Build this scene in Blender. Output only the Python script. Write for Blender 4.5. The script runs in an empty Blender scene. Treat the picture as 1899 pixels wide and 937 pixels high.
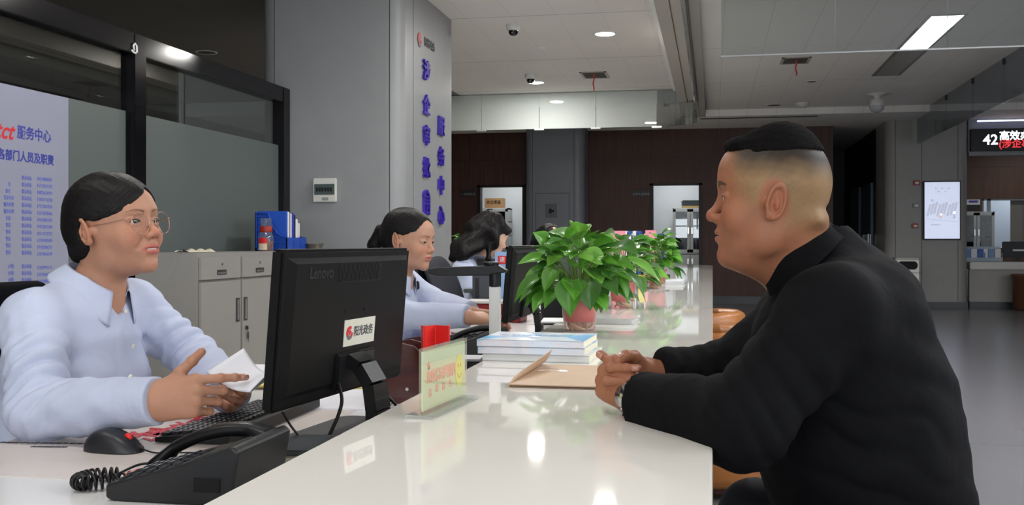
import bpy, bmesh, math, random
import numpy as np
from mathutils import Vector, Matrix
S = bpy.context.scene
COL = S.collection

# ------------------------------------------------------------------ camera, world, exposure
F = 1900.0; CX = 949.5; HZ = 450.0            # focal length in px, image centre, horizon row
YAW = math.atan((1322 - CX) / F); CZ = 1.05   # counter runs along +Y, camera 1.05 m up
sn, cs = math.sin(YAW), math.cos(YAW)
cam_d = bpy.data.cameras.new('camera'); cam = bpy.data.objects.new('camera', cam_d); COL.objects.link(cam)
cam_d.sensor_width = 36; cam_d.lens = 36 * F / 1899; cam_d.clip_start = .02
cam_d.shift_y = -18.5 / 1899
cam.location = (0, 0, CZ); cam.rotation_euler = (math.pi / 2, 0, YAW)
S.camera = cam
S.view_settings.view_transform = 'Standard'; S.view_settings.look = 'None'
S.view_settings.gamma = 1; S.view_settings.use_curve_mapping = False
EXPOSURE = -0.28
S.view_settings.exposure = EXPOSURE
W = bpy.data.worlds.new('world'); S.world = W; W.use_nodes = True
W.node_tree.nodes['Background'].inputs[0].default_value = (.72, .8, 1, 1)
W.node_tree.nodes['Background'].inputs[1].default_value = .05
S.cycles.max_bounces = 8; S.cycles.transparent_max_bounces = 16
S.cycles.sample_clamp_indirect = 4

# pixel of the photograph -> place in the room, at a given depth / on a plane
def ray(px, py):
    a, b = (px - CX) / F, (HZ - py) / F
    return Vector((-sn + a * cs, cs + a * sn, b))
CAM = Vector((0, 0, CZ))
def P(px, py, d): return CAM + ray(px, py) * d
def PY(px, py, Y): r = ray(px, py); return CAM + r * (Y / r.y)
def PX(px, py, X): r = ray(px, py); return CAM + r * (X / r.x)
def PZ(px, py, Z): r = ray(px, py); return CAM + r * ((Z - CZ) / r.z)

# ------------------------------------------------------------------ lamps of the room, seen and added
DISC = 62.0        # radiance of a lit downlight
STRIP = 26.0
def lamp_area(parent, loc, size, power, col=(1, .97, .92), size_y=None, rot=(0, 0, 0), spread=None):
    l = bpy.data.lights.new('lamp_light', 'AREA'); l.energy = power; l.color = col
    l.shape = 'RECTANGLE' if size_y else 'DISK'; l.size = size
    if size_y: l.size_y = size_y
    if spread: l.spread = spread
    o = bpy.data.objects.new('lamp_light', l); COL.objects.link(o); o.location = loc; o.rotation_euler = rot
    o.parent = parent
    return o

# ------------------------------------------------------------------ materials
def srgb(r, g=None, b=None):
    if g is None: r, g, b = r
    f = lambda c: (c / 255 / 12.92) if c / 255 <= .04045 else ((c / 255 + .055) / 1.055) ** 2.4
    return (f(r), f(g), f(b), 1)
MATS = {}
def mat(name, col, rough=.5, metal=0, bump=0, bscale=30, bstretch=None, var=0, vscale=5, coat=0, alpha=1, trans=0,
        emit=0, ecol=None, attr=None, sss=0, spec=.5, ior=1.45, sheen=0):
    if name in MATS: return MATS[name]
    m = bpy.data.materials.new(name); m.use_nodes = True; nt = m.node_tree; N = nt.nodes; L = nt.links
    b = N['Principled BSDF']; I = b.inputs
    I['Base Color'].default_value = col; I['Roughness'].default_value = rough; I['Metallic'].default_value = metal
    I['Coat Weight'].default_value = coat; I['Alpha'].default_value = alpha; I['Transmission Weight'].default_value = trans
    I['Specular IOR Level'].default_value = spec; I['IOR'].default_value = ior
    if sheen: I['Sheen Weight'].default_value = sheen
    if emit: I['Emission Color'].default_value = ecol or col; I['Emission Strength'].default_value = emit
    if sss:
        I['Subsurface Weight'].default_value = sss; I['Subsurface Radius'].default_value = (.8, .3, .15); I['Subsurface Scale'].default_value = .008
    tc = N.new('ShaderNodeTexCoord')
    src = None
    if attr:
        at = N.new('ShaderNodeAttribute'); at.attribute_name = attr; L.new(at.outputs['Color'], I['Base Color']); src = at.outputs['Color']
    if var:
        n = N.new('ShaderNodeTexNoise'); n.inputs['Scale'].default_value = vscale; n.inputs['Detail'].default_value = 5
        L.new(tc.outputs['Object'], n.inputs['Vector'])
        h = N.new('ShaderNodeHueSaturation'); mr = N.new('ShaderNodeMapRange')
        mr.inputs['To Min'].default_value = 1 - var; mr.inputs['To Max'].default_value = 1 + var
        mr.inputs['From Min'].default_value = .25; mr.inputs['From Max'].default_value = .75
        L.new(n.outputs['Fac'], mr.inputs['Value']); L.new(mr.outputs['Result'], h.inputs['Value'])
        if src: L.new(src, h.inputs['Color'])
        else: h.inputs['Color'].default_value = col
        L.new(h.outputs['Color'], I['Base Color'])
    if bump:
        n = N.new('ShaderNodeTexNoise'); n.inputs['Scale'].default_value = bscale; n.inputs['Detail'].default_value = 4
        mp = N.new('ShaderNodeMapping'); mp.inputs['Scale'].default_value = bstretch or (1, 1, 1)
        L.new(tc.outputs['Object'], mp.inputs['Vector']); L.new(mp.outputs['Vector'], n.inputs['Vector'])
        bp = N.new('ShaderNodeBump'); bp.inputs['Strength'].default_value = min(1, bump); bp.inputs['Distance'].default_value = .004
        L.new(n.outputs['Fac'], bp.inputs['Height']); L.new(bp.outputs['Normal'], I['Normal'])
    MATS[name] = m
    return m

def pane_mat(name, tint=(.9, .95, .93, 1), base=.06, rough=.0, ior=1.5, film=0, filmcol=(.6, .65, .63, 1)):
    """thin sheet of glass: mostly clear, reflecting by Fresnel, optionally with a milky share"""
    m = bpy.data.materials.new(name); m.use_nodes = True; nt = m.node_tree; N = nt.nodes; L = nt.links
    N.remove(N['Principled BSDF']); out = N['Material Output']
    t = N.new('ShaderNodeBsdfTransparent'); t.inputs[0].default_value = tint
    g = N.new('ShaderNodeBsdfGlossy'); g.inputs['Roughness'].default_value = rough; g.inputs['Color'].default_value = (1, 1, 1, 1)
    lw = N.new('ShaderNodeLayerWeight'); lw.inputs['Blend'].default_value = .5
    pw = N.new('ShaderNodeMath'); pw.operation = 'POWER'; L.new(lw.outputs['Facing'], pw.inputs[0]); pw.inputs[1].default_value = 5
    F0 = ((ior - 1) / (ior + 1)) ** 2 * 1.6
    ma = N.new('ShaderNodeMath'); ma.operation = 'MULTIPLY_ADD'; L.new(pw.outputs[0], ma.inputs[0]); ma.inputs[1].default_value = 1 - F0; ma.inputs[2].default_value = F0
    mx = N.new('ShaderNodeMixShader'); L.new(ma.outputs[0], mx.inputs[0])
    a = t.outputs[0]
    if film:
        d = N.new('ShaderNodeBsdfDiffuse'); d.inputs[0].default_value = filmcol
        m2 = N.new('ShaderNodeMixShader'); m2.inputs[0].default_value = film
        L.new(a, m2.inputs[1]); L.new(d.outputs[0], m2.inputs[2]); a = m2.outputs[0]
    L.new(a, mx.inputs[1]); L.new(g.outputs[0], mx.inputs[2]); L.new(mx.outputs[0], out.inputs['Surface'])
    return m

def panel_mat(name, col, sx, sy, ox, oy, wx=.004, wy=.006, dark=.35, rough=.6, axes='XY', darkx=None):
    """flat colour with straight joints every sx / sy metres (world-aligned objects)"""
    m = bpy.data.materials.new(name); m.use_nodes = True; nt = m.node_tree; N = nt.nodes; L = nt.links
    b = N['Principled BSDF']; b.inputs['Roughness'].default_value = rough
    g = N.new('ShaderNodeNewGeometry'); sp = N.new('ShaderNodeSeparateXYZ'); L.new(g.outputs['Position'], sp.inputs[0])
    def M(op, a, b=None):
        n = N.new('ShaderNodeMath'); n.operation = op
        for i, v in enumerate((a, b)):
            if v is None: continue
            if isinstance(v, (int, float)): n.inputs[i].default_value = v
            else: L.new(v, n.inputs[i])
        return n.outputs[0]
    def line(ax, s, o, w):
        if not s: return 0.0
        v = M('PINGPONG', M('ADD', sp.outputs[ax], -o + 1000 * s), s / 2)
        return M('LESS_THAN', v, w / 2)
    lx, ly = line(axes[0], sx, ox, wx), line(axes[1], sy, oy, wy)
    k = M('SUBTRACT', 1.0, M('MULTIPLY', lx, (darkx if darkx is not None else dark))); k = M('MULTIPLY', k, M('SUBTRACT', 1.0, M('MULTIPLY', ly, dark)))
    nz = N.new('ShaderNodeTexNoise'); nz.inputs['Scale'].default_value = 1.3; nz.inputs['Detail'].default_value = 6
    L.new(g.outputs['Position'], nz.inputs['Vector'])
    k = M('MULTIPLY', k, M('ADD', .92, M('MULTIPLY', nz.outputs['Fac'], .16)))
    h = N.new('ShaderNodeHueSaturation'); h.inputs['Color'].default_value = col; L.new(k, h.inputs['Value'])
    L.new(h.outputs['Color'], b.inputs['Base Color'])
    return m

def wood_mat(name, c1, c2, rough=.4, scale=(60, 60, 1.2), joints=None):
    m = bpy.data.materials.new(name); m.use_nodes = True; nt = m.node_tree; N = nt.nodes; L = nt.links
    b = N['Principled BSDF']; b.inputs['Roughness'].default_value = rough
    tc = N.new('ShaderNodeTexCoord'); mp = N.new('ShaderNodeMapping'); mp.inputs['Scale'].default_value = scale
    L.new(tc.outputs['Object'], mp.inputs[0])
    n = N.new('ShaderNodeTexNoise'); n.inputs['Scale'].default_value = 1; n.inputs['Detail'].default_value = 6
    L.new(mp.outputs[0], n.inputs['Vector'])
    r = N.new('ShaderNodeValToRGB'); r.color_ramp.elements[0].position = .3; r.color_ramp.elements[1].position = .7
    r.color_ramp.elements[0].color = c1; r.color_ramp.elements[1].color = c2
    L.new(n.outputs['Fac'], r.inputs[0]); L.new(r.outputs[0], b.inputs['Base Color'])
    return m

# ------------------------------------------------------------------ mesh helpers
class MB:
    """collects shapes into one mesh"""
    def __init__(s): s.v = []; s.f = []; s.mi = []; s.cur = 0; s.sm = []; s.smooth = False
    def add(s, vs, fs):
        o = len(s.v); s.v += [tuple(v) for v in vs]
        s.f += [tuple(i + o for i in f) for f in fs]; s.mi += [s.cur] * len(fs); s.sm += [s.smooth] * len(fs)
        return s
    def box(s, lo, hi, bev=0, M=None):
        lo, hi = Vector(lo), Vector(hi)
        lo, hi = Vector(map(min, lo, hi)), Vector(map(max, lo, hi))
        bm = bmesh.new(); bmesh.ops.create_cube(bm, size=1)
        for v in bm.verts: v.co = Vector(((lo.x + hi.x) / 2 + v.co.x * (hi.x - lo.x), (lo.y + hi.y) / 2 + v.co.y * (hi.y - lo.y), (lo.z + hi.z) / 2 + v.co.z * (hi.z - lo.z)))
        if bev: bmesh.ops.bevel(bm, geom=bm.edges[:], offset=min(bev, min(hi - lo) * .49), segments=2, affect='EDGES')
        return s.bm(bm, M)
    def bm(s, bm, M=None):
        if M is not None: bm.transform(M)
        bm.verts.ensure_lookup_table()
        vs = [v.co.copy() for v in bm.verts]; fs = [[v.index for v in f.verts] for f in bm.faces]; bm.free()
        return s.add(vs, fs)
    def lathe(s, prof, c=(0, 0, 0), n=32, M=None, sx=1, sy=1, cap=True):
        c = Vector(c); vs = []; fs = []
        for r, z in prof:
            for i in range(n):
                a = 2 * math.pi * i / n; v = Vector((r * math.cos(a) * sx, r * math.sin(a) * sy, z))
                vs.append((M @ v if M is not None else v) + c)
        for j in range(len(prof) - 1):
            for i in range(n):
                k = (i + 1) % n; fs.append((j * n + i, j * n + k, (j + 1) * n + k, (j + 1) * n + i))
        if cap:
            fs.append(tuple(range(n))[::-1]); fs.append(tuple((len(prof) - 1) * n + i for i in range(n)))
        return s.add(vs, fs)
    def tube(s, pts, r, n=8, cap=True):
        pts = [Vector(p) for p in pts]; rs = r if isinstance(r, (list, tuple)) else [r] * len(pts)
        vs = []; fs = []; up = Vector((0, 0, 1)); prev = None
        for i, p in enumerate(pts):
            t = (pts[min(i + 1, len(pts) - 1)] - pts[max(i - 1, 0)]).normalized()
            if prev is None: prev = t.orthogonal().normalized()
            x = (prev - t * prev.dot(t)); x = x.normalized() if x.length > 1e-6 else t.orthogonal().normalized(); prev = x; y = t.cross(x)
            for k in range(n):
                a = 2 * math.pi * k / n; vs.append(p + (x * math.cos(a) + y * math.sin(a)) * rs[i])
        for i in range(len(pts) - 1):
            for k in range(n):
                q = (k + 1) % n; fs.append((i * n + k, i * n + q, (i + 1) * n + q, (i + 1) * n + k))
        if cap: fs.append(tuple(range(n))[::-1]); fs.append(tuple((len(pts) - 1) * n + k for k in range(n)))
        return s.add(vs, fs)
    def prism(s, poly, t, M=None):
        """polygon (x,y) extruded 0..t in z, through M"""
        n = len(poly); vs = [Vector((x, y, 0)) for x, y in poly] + [Vector((x, y, t)) for x, y in poly]
        if M is not None: vs = [M @ v for v in vs]
        fs = [tuple(range(n))[::-1], tuple(range(n, 2 * n))] + [(i, (i + 1) % n, n + (i + 1) % n, n + i) for i in range(n)]
        return s.add(vs, fs)
    def grid(s, fn, nu, nv, wrap=False):
        vs = [fn(i / (nu - (0 if wrap else 1)), j / (nv - 1)) for i in range(nu) for j in range(nv)]
        fs = []
        for i in range(nu if wrap else nu - 1):
            for j in range(nv - 1):
                k = (i + 1) % nu; fs.append((i * nv + j, k * nv + j, k * nv + j + 1, i * nv + j + 1))
        return s.add(vs, fs)
    def mesh(s, name):
        me = bpy.data.meshes.new(name); me.from_pydata(s.v, [], s.f)
        me.polygons.foreach_set('material_index', s.mi); me.polygons.foreach_set('use_smooth', s.sm); me.update()
        return me
    def build(s, name, mats, parent=None, loc=None, rot=None, world=False):
        return link(name, s.mesh(name), mats, parent, loc, rot, world)
def link(name, me, mats, parent=None, loc=None, rot=None, world=False):
    o = bpy.data.objects.new(name, me); COL.objects.link(o)
    for m in (mats if isinstance(mats, (list, tuple)) else [mats]): me.materials.append(m)
    if world and parent is not None:
        M = Matrix.Identity(4); q = parent
        while q is not None: M = q.matrix_basis @ M; q = q.parent
        me.transform(M.inverted())
    if parent is not None: o.parent = parent
    if loc is not None: o.location = loc
    if rot is not None: o.rotation_euler = rot
    return o
def B(lo, hi, bev=0): return MB().box(lo, hi, bev)
def tag(o, label, cat, group=None, kind=None):
    o['label'] = label; o['category'] = cat
    if group: o['group'] = group
    if kind: o['kind'] = kind
    return o
def thing(name, label, cat, loc=(0, 0, 0), rz=0, group=None, kind=None):
    o = bpy.data.objects.new(name, None); COL.objects.link(o); o.location = loc; o.rotation_euler = (0, 0, rz)
    o.empty_display_size = .05
    return tag(o, label, cat, group, kind)
def struct(name, mb, m, **k):
    o = mb.build(name, m, **k)
    if o.parent is None: o['kind'] = 'structure'
    return o
def kids(o): return [c for c in COL.objects if c.parent == o]
def dup(o, loc=None, rz=None, label=None, group=None, parent=None):
    c = o.copy(); COL.objects.link(c)
    if parent is not None: c.parent = parent
    if loc is not None: c.location = loc
    if rz is not None: c.rotation_euler = (0, 0, rz)
    if label: c['label'] = label
    if group: c['group'] = group
    for ch in kids(o): dup(ch, parent=c)
    return c
def bend(me, fn):
    for v in me.vertices: v.co = fn(v.co.copy())
def text_mesh(txt, size, depth=.001, bold=0, align='CENTER', shear=0):
    cu = bpy.data.curves.new('t', 'FONT'); cu.body = txt; cu.size = size; cu.extrude = depth; cu.offset = bold
    cu.align_x = align; cu.align_y = 'CENTER'; cu.resolution_u = 3; cu.shear = shear
    o = bpy.data.objects.new('t', cu); COL.objects.link(o); bpy.context.view_layer.update()
    me = bpy.data.meshes.new_from_object(o.evaluated_get(bpy.context.evaluated_depsgraph_get()))
    bpy.data.objects.remove(o); bpy.data.curves.remove(cu)
    vs = [v.co.copy() for v in me.vertices]; fs = [tuple(p.vertices) for p in me.polygons]; bpy.data.meshes.remove(me)
    return vs, fs
def text(mb, txt, size, M, depth=.0006, bold=0, sx=1, align='CENTER', shear=0):
    vs, fs = text_mesh(txt, size, depth, bold, align, shear)
    return mb.add([M @ Vector((v.x * sx, v.y, v.z)) for v in vs], fs)
def frame(o, x, y):
    """matrix with local x,y axes given, z = x cross y, origin o"""
    x = Vector(x).normalized(); y = Vector(y).normalized(); z = x.cross(y)
    return Matrix(((x.x, y.x, z.x, o[0]), (x.y, y.y, z.y, o[1]), (x.z, y.z, z.z, o[2]), (0, 0, 0, 1)))

# ------------------------------------------------------------------ implicit surfaces (for people, leather, cloth)
f4 = np.float32
def V3(v): return np.array(tuple(v), f4)
def cap(p, a, b, ra, rb):
    a, b = V3(a), V3(b); ab = b - a; t = np.clip(((p - a) @ ab) / (ab @ ab + 1e-9), 0, 1)
    return np.sqrt((((p - a) - t[:, None] * ab) ** 2).sum(1)) - (ra + (rb - ra) * t)
def ell(p, c, r, R=None):
    q = p - V3(c)
    if R is not None: q = q @ R
    r = V3(r); k0 = np.sqrt(((q / r) ** 2).sum(1)); k1 = np.sqrt(((q / (r * r)) ** 2).sum(1)) + 1e-9
    return np.where(k0 < .05, -r.min(), k0 * (k0 - 1) / k1)
def smin(a, b, k):
    if k <= 0: return np.minimum(a, b)
    h = np.clip(.5 + .5 * (b - a) / k, 0, 1); return b + (a - b) * h - k * h * (1 - h)
def smax(a, b, k): return -smin(-a, -b, k)
def noise3(p, freq, seed, n=7, st=(1, 1, 1)):
    r = np.random.RandomState(seed); out = np.zeros(len(p), f4)
    for _ in range(n):
        k = r.normal(size=3) * freq * np.array(st); ph = r.uniform(0, 6.28)
        out += np.sin(p @ k.astype(f4) + f4(ph))
    return out / math.sqrt(n)
def surf(f, lo, hi, h, slack=.006, Bk=8):
    """surface nets over sparse blocks; returns verts, quads"""
    lo = np.array(tuple(lo), float); hi = np.array(tuple(hi), float); nb = np.ceil((hi - lo) / (h * Bk)).astype(int)
    gi = np.stack(np.meshgrid(*[np.arange(n) for n in nb], indexing='ij'), -1).reshape(-1, 3)
    c = (lo + (gi + .5) * h * Bk).astype(f4); keep = []
    for s in range(0, len(c), 200000): keep.append(np.abs(f(c[s:s + 200000])) < h * Bk * .87 * 1.15 + slack)
    gi = gi[np.concatenate(keep)]
    NN = (nb * Bk + 4).astype(np.int64)
    key = lambda q: ((q[..., 0] + 1) * NN[1] + q[..., 1] + 1) * NN[2] + q[..., 2] + 1
    loc = np.stack(np.meshgrid(*[np.arange(Bk + 1)] * 3, indexing='ij'), -1)
    KV, VV, E = [], [], []
    for s in range(0, len(gi), 400):
        g = gi[s:s + 400]; idx = g[:, None, None, None, :] * Bk + loc[None]
        pts = (lo + idx * h).astype(f4); Fv = f(pts.reshape(-1, 3)).reshape(pts.shape[:-1])
        C = [Fv[:, a:Bk + a, b:Bk + b, cc:Bk + cc] for a in (0, 1) for b in (0, 1) for cc in (0, 1)]
        O = [(a, b, cc) for a in (0, 1) for b in (0, 1) for cc in (0, 1)]
        neg = sum((x < 0).astype(np.int8) for x in C); act = (neg > 0) & (neg < 8)
        w = np.argwhere(act)
        if len(w) == 0: continue
        cv = np.stack([x[act] for x in C], 1)
        acc = np.zeros((len(w), 3)); cnt = np.zeros(len(w))
        for i in range(8):
            for j in range(i + 1, 8):
                if sum(abs(O[i][t] - O[j][t]) for t in range(3)) != 1: continue
                va, vb = cv[:, i], cv[:, j]; cr = (va < 0) != (vb < 0)
                t = np.where(cr, va / np.where(cr, va - vb, 1), 0)
                pt = np.array(O[i]) + t[:, None] * (np.array(O[j]) - np.array(O[i]))
                acc += pt * cr[:, None]; cnt += cr
        base = g[w[:, 0]] * Bk + w[:, 1:]
        KV.append(key(base)); VV.append(lo + (base + acc / cnt[:, None]) * h)
        sg = Fv < 0; s0 = sg[:, :Bk, :Bk, :Bk]
        for ax in range(3):
            sl = [slice(0, Bk)] * 3; sl[ax] = slice(1, Bk + 1); s1 = sg[(slice(None),) + tuple(sl)]
            e = np.argwhere(s0 != s1)
            if len(e):
                b0 = g[e[:, 0]] * Bk + e[:, 1:]; fl = s0[tuple(e.T)]
                E.append((ax, b0, fl))
    KV = np.concatenate(KV); VV = np.concatenate(VV); o = np.argsort(KV); KV = KV[o]; VV = VV[o]
    Q = []
    for ax, b0, fl in E:
        u, v = [(1, 2), (2, 0), (0, 1)][ax]; cs_ = []
        for du, dv in ((-1, -1), (0, -1), (0, 0), (-1, 0)):
            q = b0.copy(); q[:, u] += du; q[:, v] += dv; cs_.append(key(q))
        cs_ = np.stack(cs_, 1); ix = np.searchsorted(KV, cs_); ix = np.clip(ix, 0, len(KV) - 1)
        ok = (KV[ix] == cs_).all(1); ix = ix[ok]; fl = fl[ok]
        ix[~fl] = ix[~fl][:, ::-1]; Q.append(ix)
    return VV.astype(f4), np.concatenate(Q)
def np_mesh(name, V, Q, col=None, smooth=True):
    me = bpy.data.meshes.new(name); n = len(V); m = len(Q)
    me.vertices.add(n); me.vertices.foreach_set('co', V.astype(f4).ravel())
    me.loops.add(m * 4); me.loops.foreach_set('vertex_index', Q.astype(np.int32).ravel())
    me.polygons.add(m); me.polygons.foreach_set('loop_start', np.arange(0, 4 * m, 4, dtype=np.int32))
    me.update(calc_edges=True); me.validate()
    if len(me.polygons): me.polygons.foreach_set('use_smooth', [smooth] * len(me.polygons))
    if col is not None:
        ca = me.color_attributes.new('Col', 'FLOAT_COLOR', 'POINT')
        c4 = np.ones((n, 4), f4); c4[:, :3] = col; ca.data.foreach_set('color', c4.ravel())
    me.update(); return me
def join(parts):
    Vs, Qs, o = [], [], 0
    for V, Q in parts: Vs.append(V); Qs.append(Q + o); o += len(V)
    return np.concatenate(Vs), np.concatenate(Qs)
def march(px, py, f, d0=.8, d1=6):
    """where the line of sight through a pixel meets the surface f = 0"""
    r = np.array(ray(px, py)); c = np.array(CAM); t = np.linspace(d0, d1, 4000)
    v = f((c + t[:, None] * r).astype(f4)); i = np.argmax(v < 0)
    return Vector(c + t[i] * r) if v[i] < 0 else None
# ------------------------------------------------------------------ the setting
M_floor = panel_mat('floor_slabs', srgb(112, 112, 115), 2.4, 2.4, .6, .9, .006, .006, .3, rough=.24)
M_ceil = panel_mat('ceiling_panels', srgb(228, 224, 221), .43, 2.34, -1.02, .2, .004, .014, .5, rough=.7, darkx=.22)
M_ceild = panel_mat('ceiling_shaded', srgb(120, 116, 112), 1.2, 1.2, 0, 0, .006, .006, .4, rough=.8)  # same ceiling over the unlit room, its shade put into the colour
M_ceilr = panel_mat('ceiling_right_panels', srgb(236, 232, 228), .43, 2.45, .1, 1.35, .005, .012, .4, rough=.7, darkx=.3)
M_walnut = wood_mat('walnut_panels', srgb(46, 22, 16), srgb(82, 45, 34), .55)
M_walnut2 = wood_mat('brown_wood_panels', srgb(76, 48, 32), srgb(108, 72, 50), .5)
M_greyp = mat('grey_metal_panel', srgb(146, 148, 150), .45, var=.04)
M_greyd = mat('grey_seam', srgb(70, 72, 74), .6)
M_far = mat('blue_grey_metal_panel', srgb(118, 122, 130), .4, var=.04)
M_white = mat('white_paint', srgb(232, 235, 236), .6)
M_dark = mat('dark_paint', srgb(40, 40, 44), .5)
M_base = mat('dark_skirting', srgb(58, 60, 64), .35)
M_blackf = mat('black_gloss_frame', srgb(13, 13, 17), .12, spec=.3)

struct('floor', B((-.4, -4, -.1), (9, 24, 0)), M_floor)
struct('floor', B((-8, -4, -.1), (-.4, 24, 0)), panel_mat('floor_tiles_bounce', srgb(205, 202, 196), .8, .8, 0, 0, .004, .004, .3, rough=.3))  # mostly hidden staff floor, made pale to bounce light onto the ceiling
struct('ceiling', B((-3.62, -4, 3.2), (-.5, 14.62, 3.3)), M_ceil)
struct('ceiling', B((-8, -4, 3.2), (-3.62, 14.62, 3.3)), M_ceild)
struct('ceiling', B((-8, 14.62, 3.02), (-.11, 18.1, 3.3)), M_ceilr)
struct('ceiling', B((-.11, -4, 3.12), (9, 16.3, 3.3)), M_ceilr)
struct('ceiling', B((-.11, 16.3, 3.02), (9, 24, 3.3)), M_ceilr)
# boxed beam over the counter, with two shadow grooves
b = MB()
for x0, x1, z in ((-.47, -.352, 3.0), (-.352, -.338, 3.03), (-.338, -.205, 3.0), (-.205, -.192, 3.03), (-.192, -.11, 3.0)):
    b.box((x0, -4, z), (x1, 16.2, 3.25))
struct('trim_1', b, mat('beam_paint', srgb(176, 170, 163), .55))
struct('trim_2', B((-8, 14.56, 3.0), (-.47, 14.64, 3.2), .01), M_white)
struct('trim_3', B((-.545, -4, 3.165), (-.495, 14.6, 3.2)), M_white)
struct('wall_left', B((-8.1, -4, 0), (-8, 24, 3.3)), M_dark)
struct('wall_front', MB().box((-8, -4.1, 0), (9, -4, .9)).box((-8, -4.1, 2.8), (9, -4, 3.3)).box((-8, -4.1, .9), (-3, -4, 2.8)).box((6.5, -4.1, .9), (9, -4, 2.8)).box((-3, -4.6, .85), (6.5, -4.5, 2.85)), M_white)  # window opening in this unseen wall is added for the fill light
m_ = MB()
for k in range(5): x = -3 + k * 2.375; m_.box((x - .03, -4.08, .9), (x + .03, -4.0, 2.8))
m_.box((-3, -4.08, 1.7), (6.5, -4.02, 1.75)); struct('added_window', m_, M_white)  # unseen window frame, added along with the fill light
fill_l = bpy.data.lights.new('fill_daylight', 'AREA'); fill_l.shape = 'RECTANGLE'; fill_l.size = 9.4; fill_l.size_y = 1.85; fill_l.energy = 560; fill_l.color = (.9, .95, 1)  # added fill from behind the camera, brightens faces and ceiling
fill_o = bpy.data.objects.new('fill_daylight', fill_l); COL.objects.link(fill_o); fill_o.location = (1.75, -4.3, 1.85); fill_o.rotation_euler = (math.pi / 2 + .85, 0, 0)
struct('wall_right', B((9, -4, 0), (9.1, 24, 3.3)), M_greyp)
YB = 18.0
xa0, xa1 = PY(888, 0, YB).x, PY(972, 0, YB).x
xb0, xb1 = PY(1208, 0, YB).x, PY(1299, 0, YB).x
XW = PY(1545, 0, YB).x; ZD = PY(930, 347, YB).z
w = MB()
w.box((-8, YB, 0), (xa0, YB + .15, 3.1)).box((xa0, YB, ZD), (xa1, YB + .15, 3.1)).box((xa1, YB, 0), (xb0, YB + .15, 3.1))
w.box((xb0, YB, ZD), (xb1, YB + .15, 3.1)).box((xb1, YB, 0), (XW, YB + .15, 3.1))
w.cur = 1
for z in (2.52,): w.box((-8, YB - .002, z), (XW, YB + .001, z + .006))
for px in (870, 1120, 1206, 1330, 1440): x = PY(px, 0, YB).x; w.box((x, YB - .002, ZD + .1), (x + .006, YB + .001, 3.02))
for x in (xa0, xa1, xb0, xb1): w.box((x - .03, YB - .02, 0), (x + .03, YB + .16, ZD + .03))
for a, c in ((xa0, xa1), (xb0, xb1)): w.box((a - .03, YB - .02, ZD), (c + .03, YB + .16, ZD + .035))
struct('wall_back', w, [M_walnut, mat('joint_dark', srgb(24, 14, 12), .5)])
w = MB()
for a, c in ((-8, xa0 - .03), (xa1 + .03, xb0 - .03), (xb1 + .03, XW)): w.box((a, YB - .03, 0), (c, YB, .13))
struct('baseboard_back', w, M_base)
# lit rooms behind the two doorways
for i, (a, c) in enumerate(((xa0, xa1), (xb0, xb1))):
    r = MB(); a -= 1.0; c += 1.0
    r.box((a, YB + 1.9, 0), (c, YB + 2.0, 2.7)).box((a - .1, YB + .15, 0), (a, YB + 2, 2.7)).box((c, YB + .15, 0), (c + .1, YB + 2, 2.7)).box((a, YB + .15, 2.7), (c, YB + 2, 2.8))
    struct('wall_room', r, M_white)
    t = thing('ceiling_light', 'square lit ceiling panel in the small white room behind the %s doorway' % ('left' if i == 0 else 'right'), 'ceiling light', ((a + c) / 2, YB + .95, 2.7))
    B((-.3, -.3, -.03), (.3, .3, 0), .005).build('frame', M_white, t)
    B((-.27, -.27, -.036), (.27, .27, -.03)).build('diffuser', mat('room_diffuser', (1, 1, 1, 1), emit=4, ecol=(.93, .97, 1, 1)), t)
    lamp_area(t, (0, 0, -.05), .5, 15, (.93, .97, 1), .5)
# far pillar between the doorways, with a flush service door
def rounded_rect(x0, x1, y0, y1, r, n=8):
    pts = []
    for cx_, cy_, a0 in ((x1 - r, y0 + r, -90), (x1 - r, y1 - r, 0), (x0 + r, y1 - r, 90), (x0 + r, y0 + r, 180)):
        for i in range(n + 1):
            a = math.radians(a0 + 90 * i / n); pts.append((cx_ + r * math.cos(a), cy_ + r * math.sin(a)))
    return pts
p0, p1 = PY(974, 0, 17.3).x, PY(1083, 0, 17.3).x
w = MB(); w.smooth = False; w.prism(rounded_rect(p0, p1, 17.3, 18.0, .13), 3.02)
w.cur = 1
for x in (PY(987, 0, 17.3).x, PY(1064, 0, 17.3).x): w.box((x, 17.296, 0), (x + .008, 17.302, 3.02))
d0, d1, dz = PY(993, 0, 17.3).x, PY(1055, 0, 17.3).x, PY(1020, 359, 17.3).z
for bx in (((d0, 17.296, 0), (d0 + .008, 17.302, dz)), ((d1, 17.296, 0), (d1 + .008, 17.302, dz)), ((d0, 17.296, dz), (d1 + .008, 17.302, dz + .008)), ((d0 + .03, 17.27, 1.0), (d0 + .05, 17.3, 1.12))): w.box(*bx)
struct('wall_pillar', w, [M_far, M_greyd])
# near pillar that carries the blue lettering
NX0, NX1, NY0, NY1 = -3.72, -2.48, 8.0, 9.72
w = MB(); w.smooth = False; w.prism(rounded_rect(NX0, NX1, NY0, NY1, .13, 14), 3.2)
w.cur = 1; xs = PY(722, 0, NY0).x
w.box((xs, NY0 - .002, 0), (xs + .006, NY0 + .002, 3.2)).box((-3.59, NY0 - .002, 0), (-3.584, NY0 + .002, 3.2))
yy = PX(766, 200, NX1).y
w.box((NX1 - .002, yy, 0), (NX1 + .002, yy + .006, 3.2))
o = struct('wall_pillar', w, [M_greyp, M_greyd])
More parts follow.
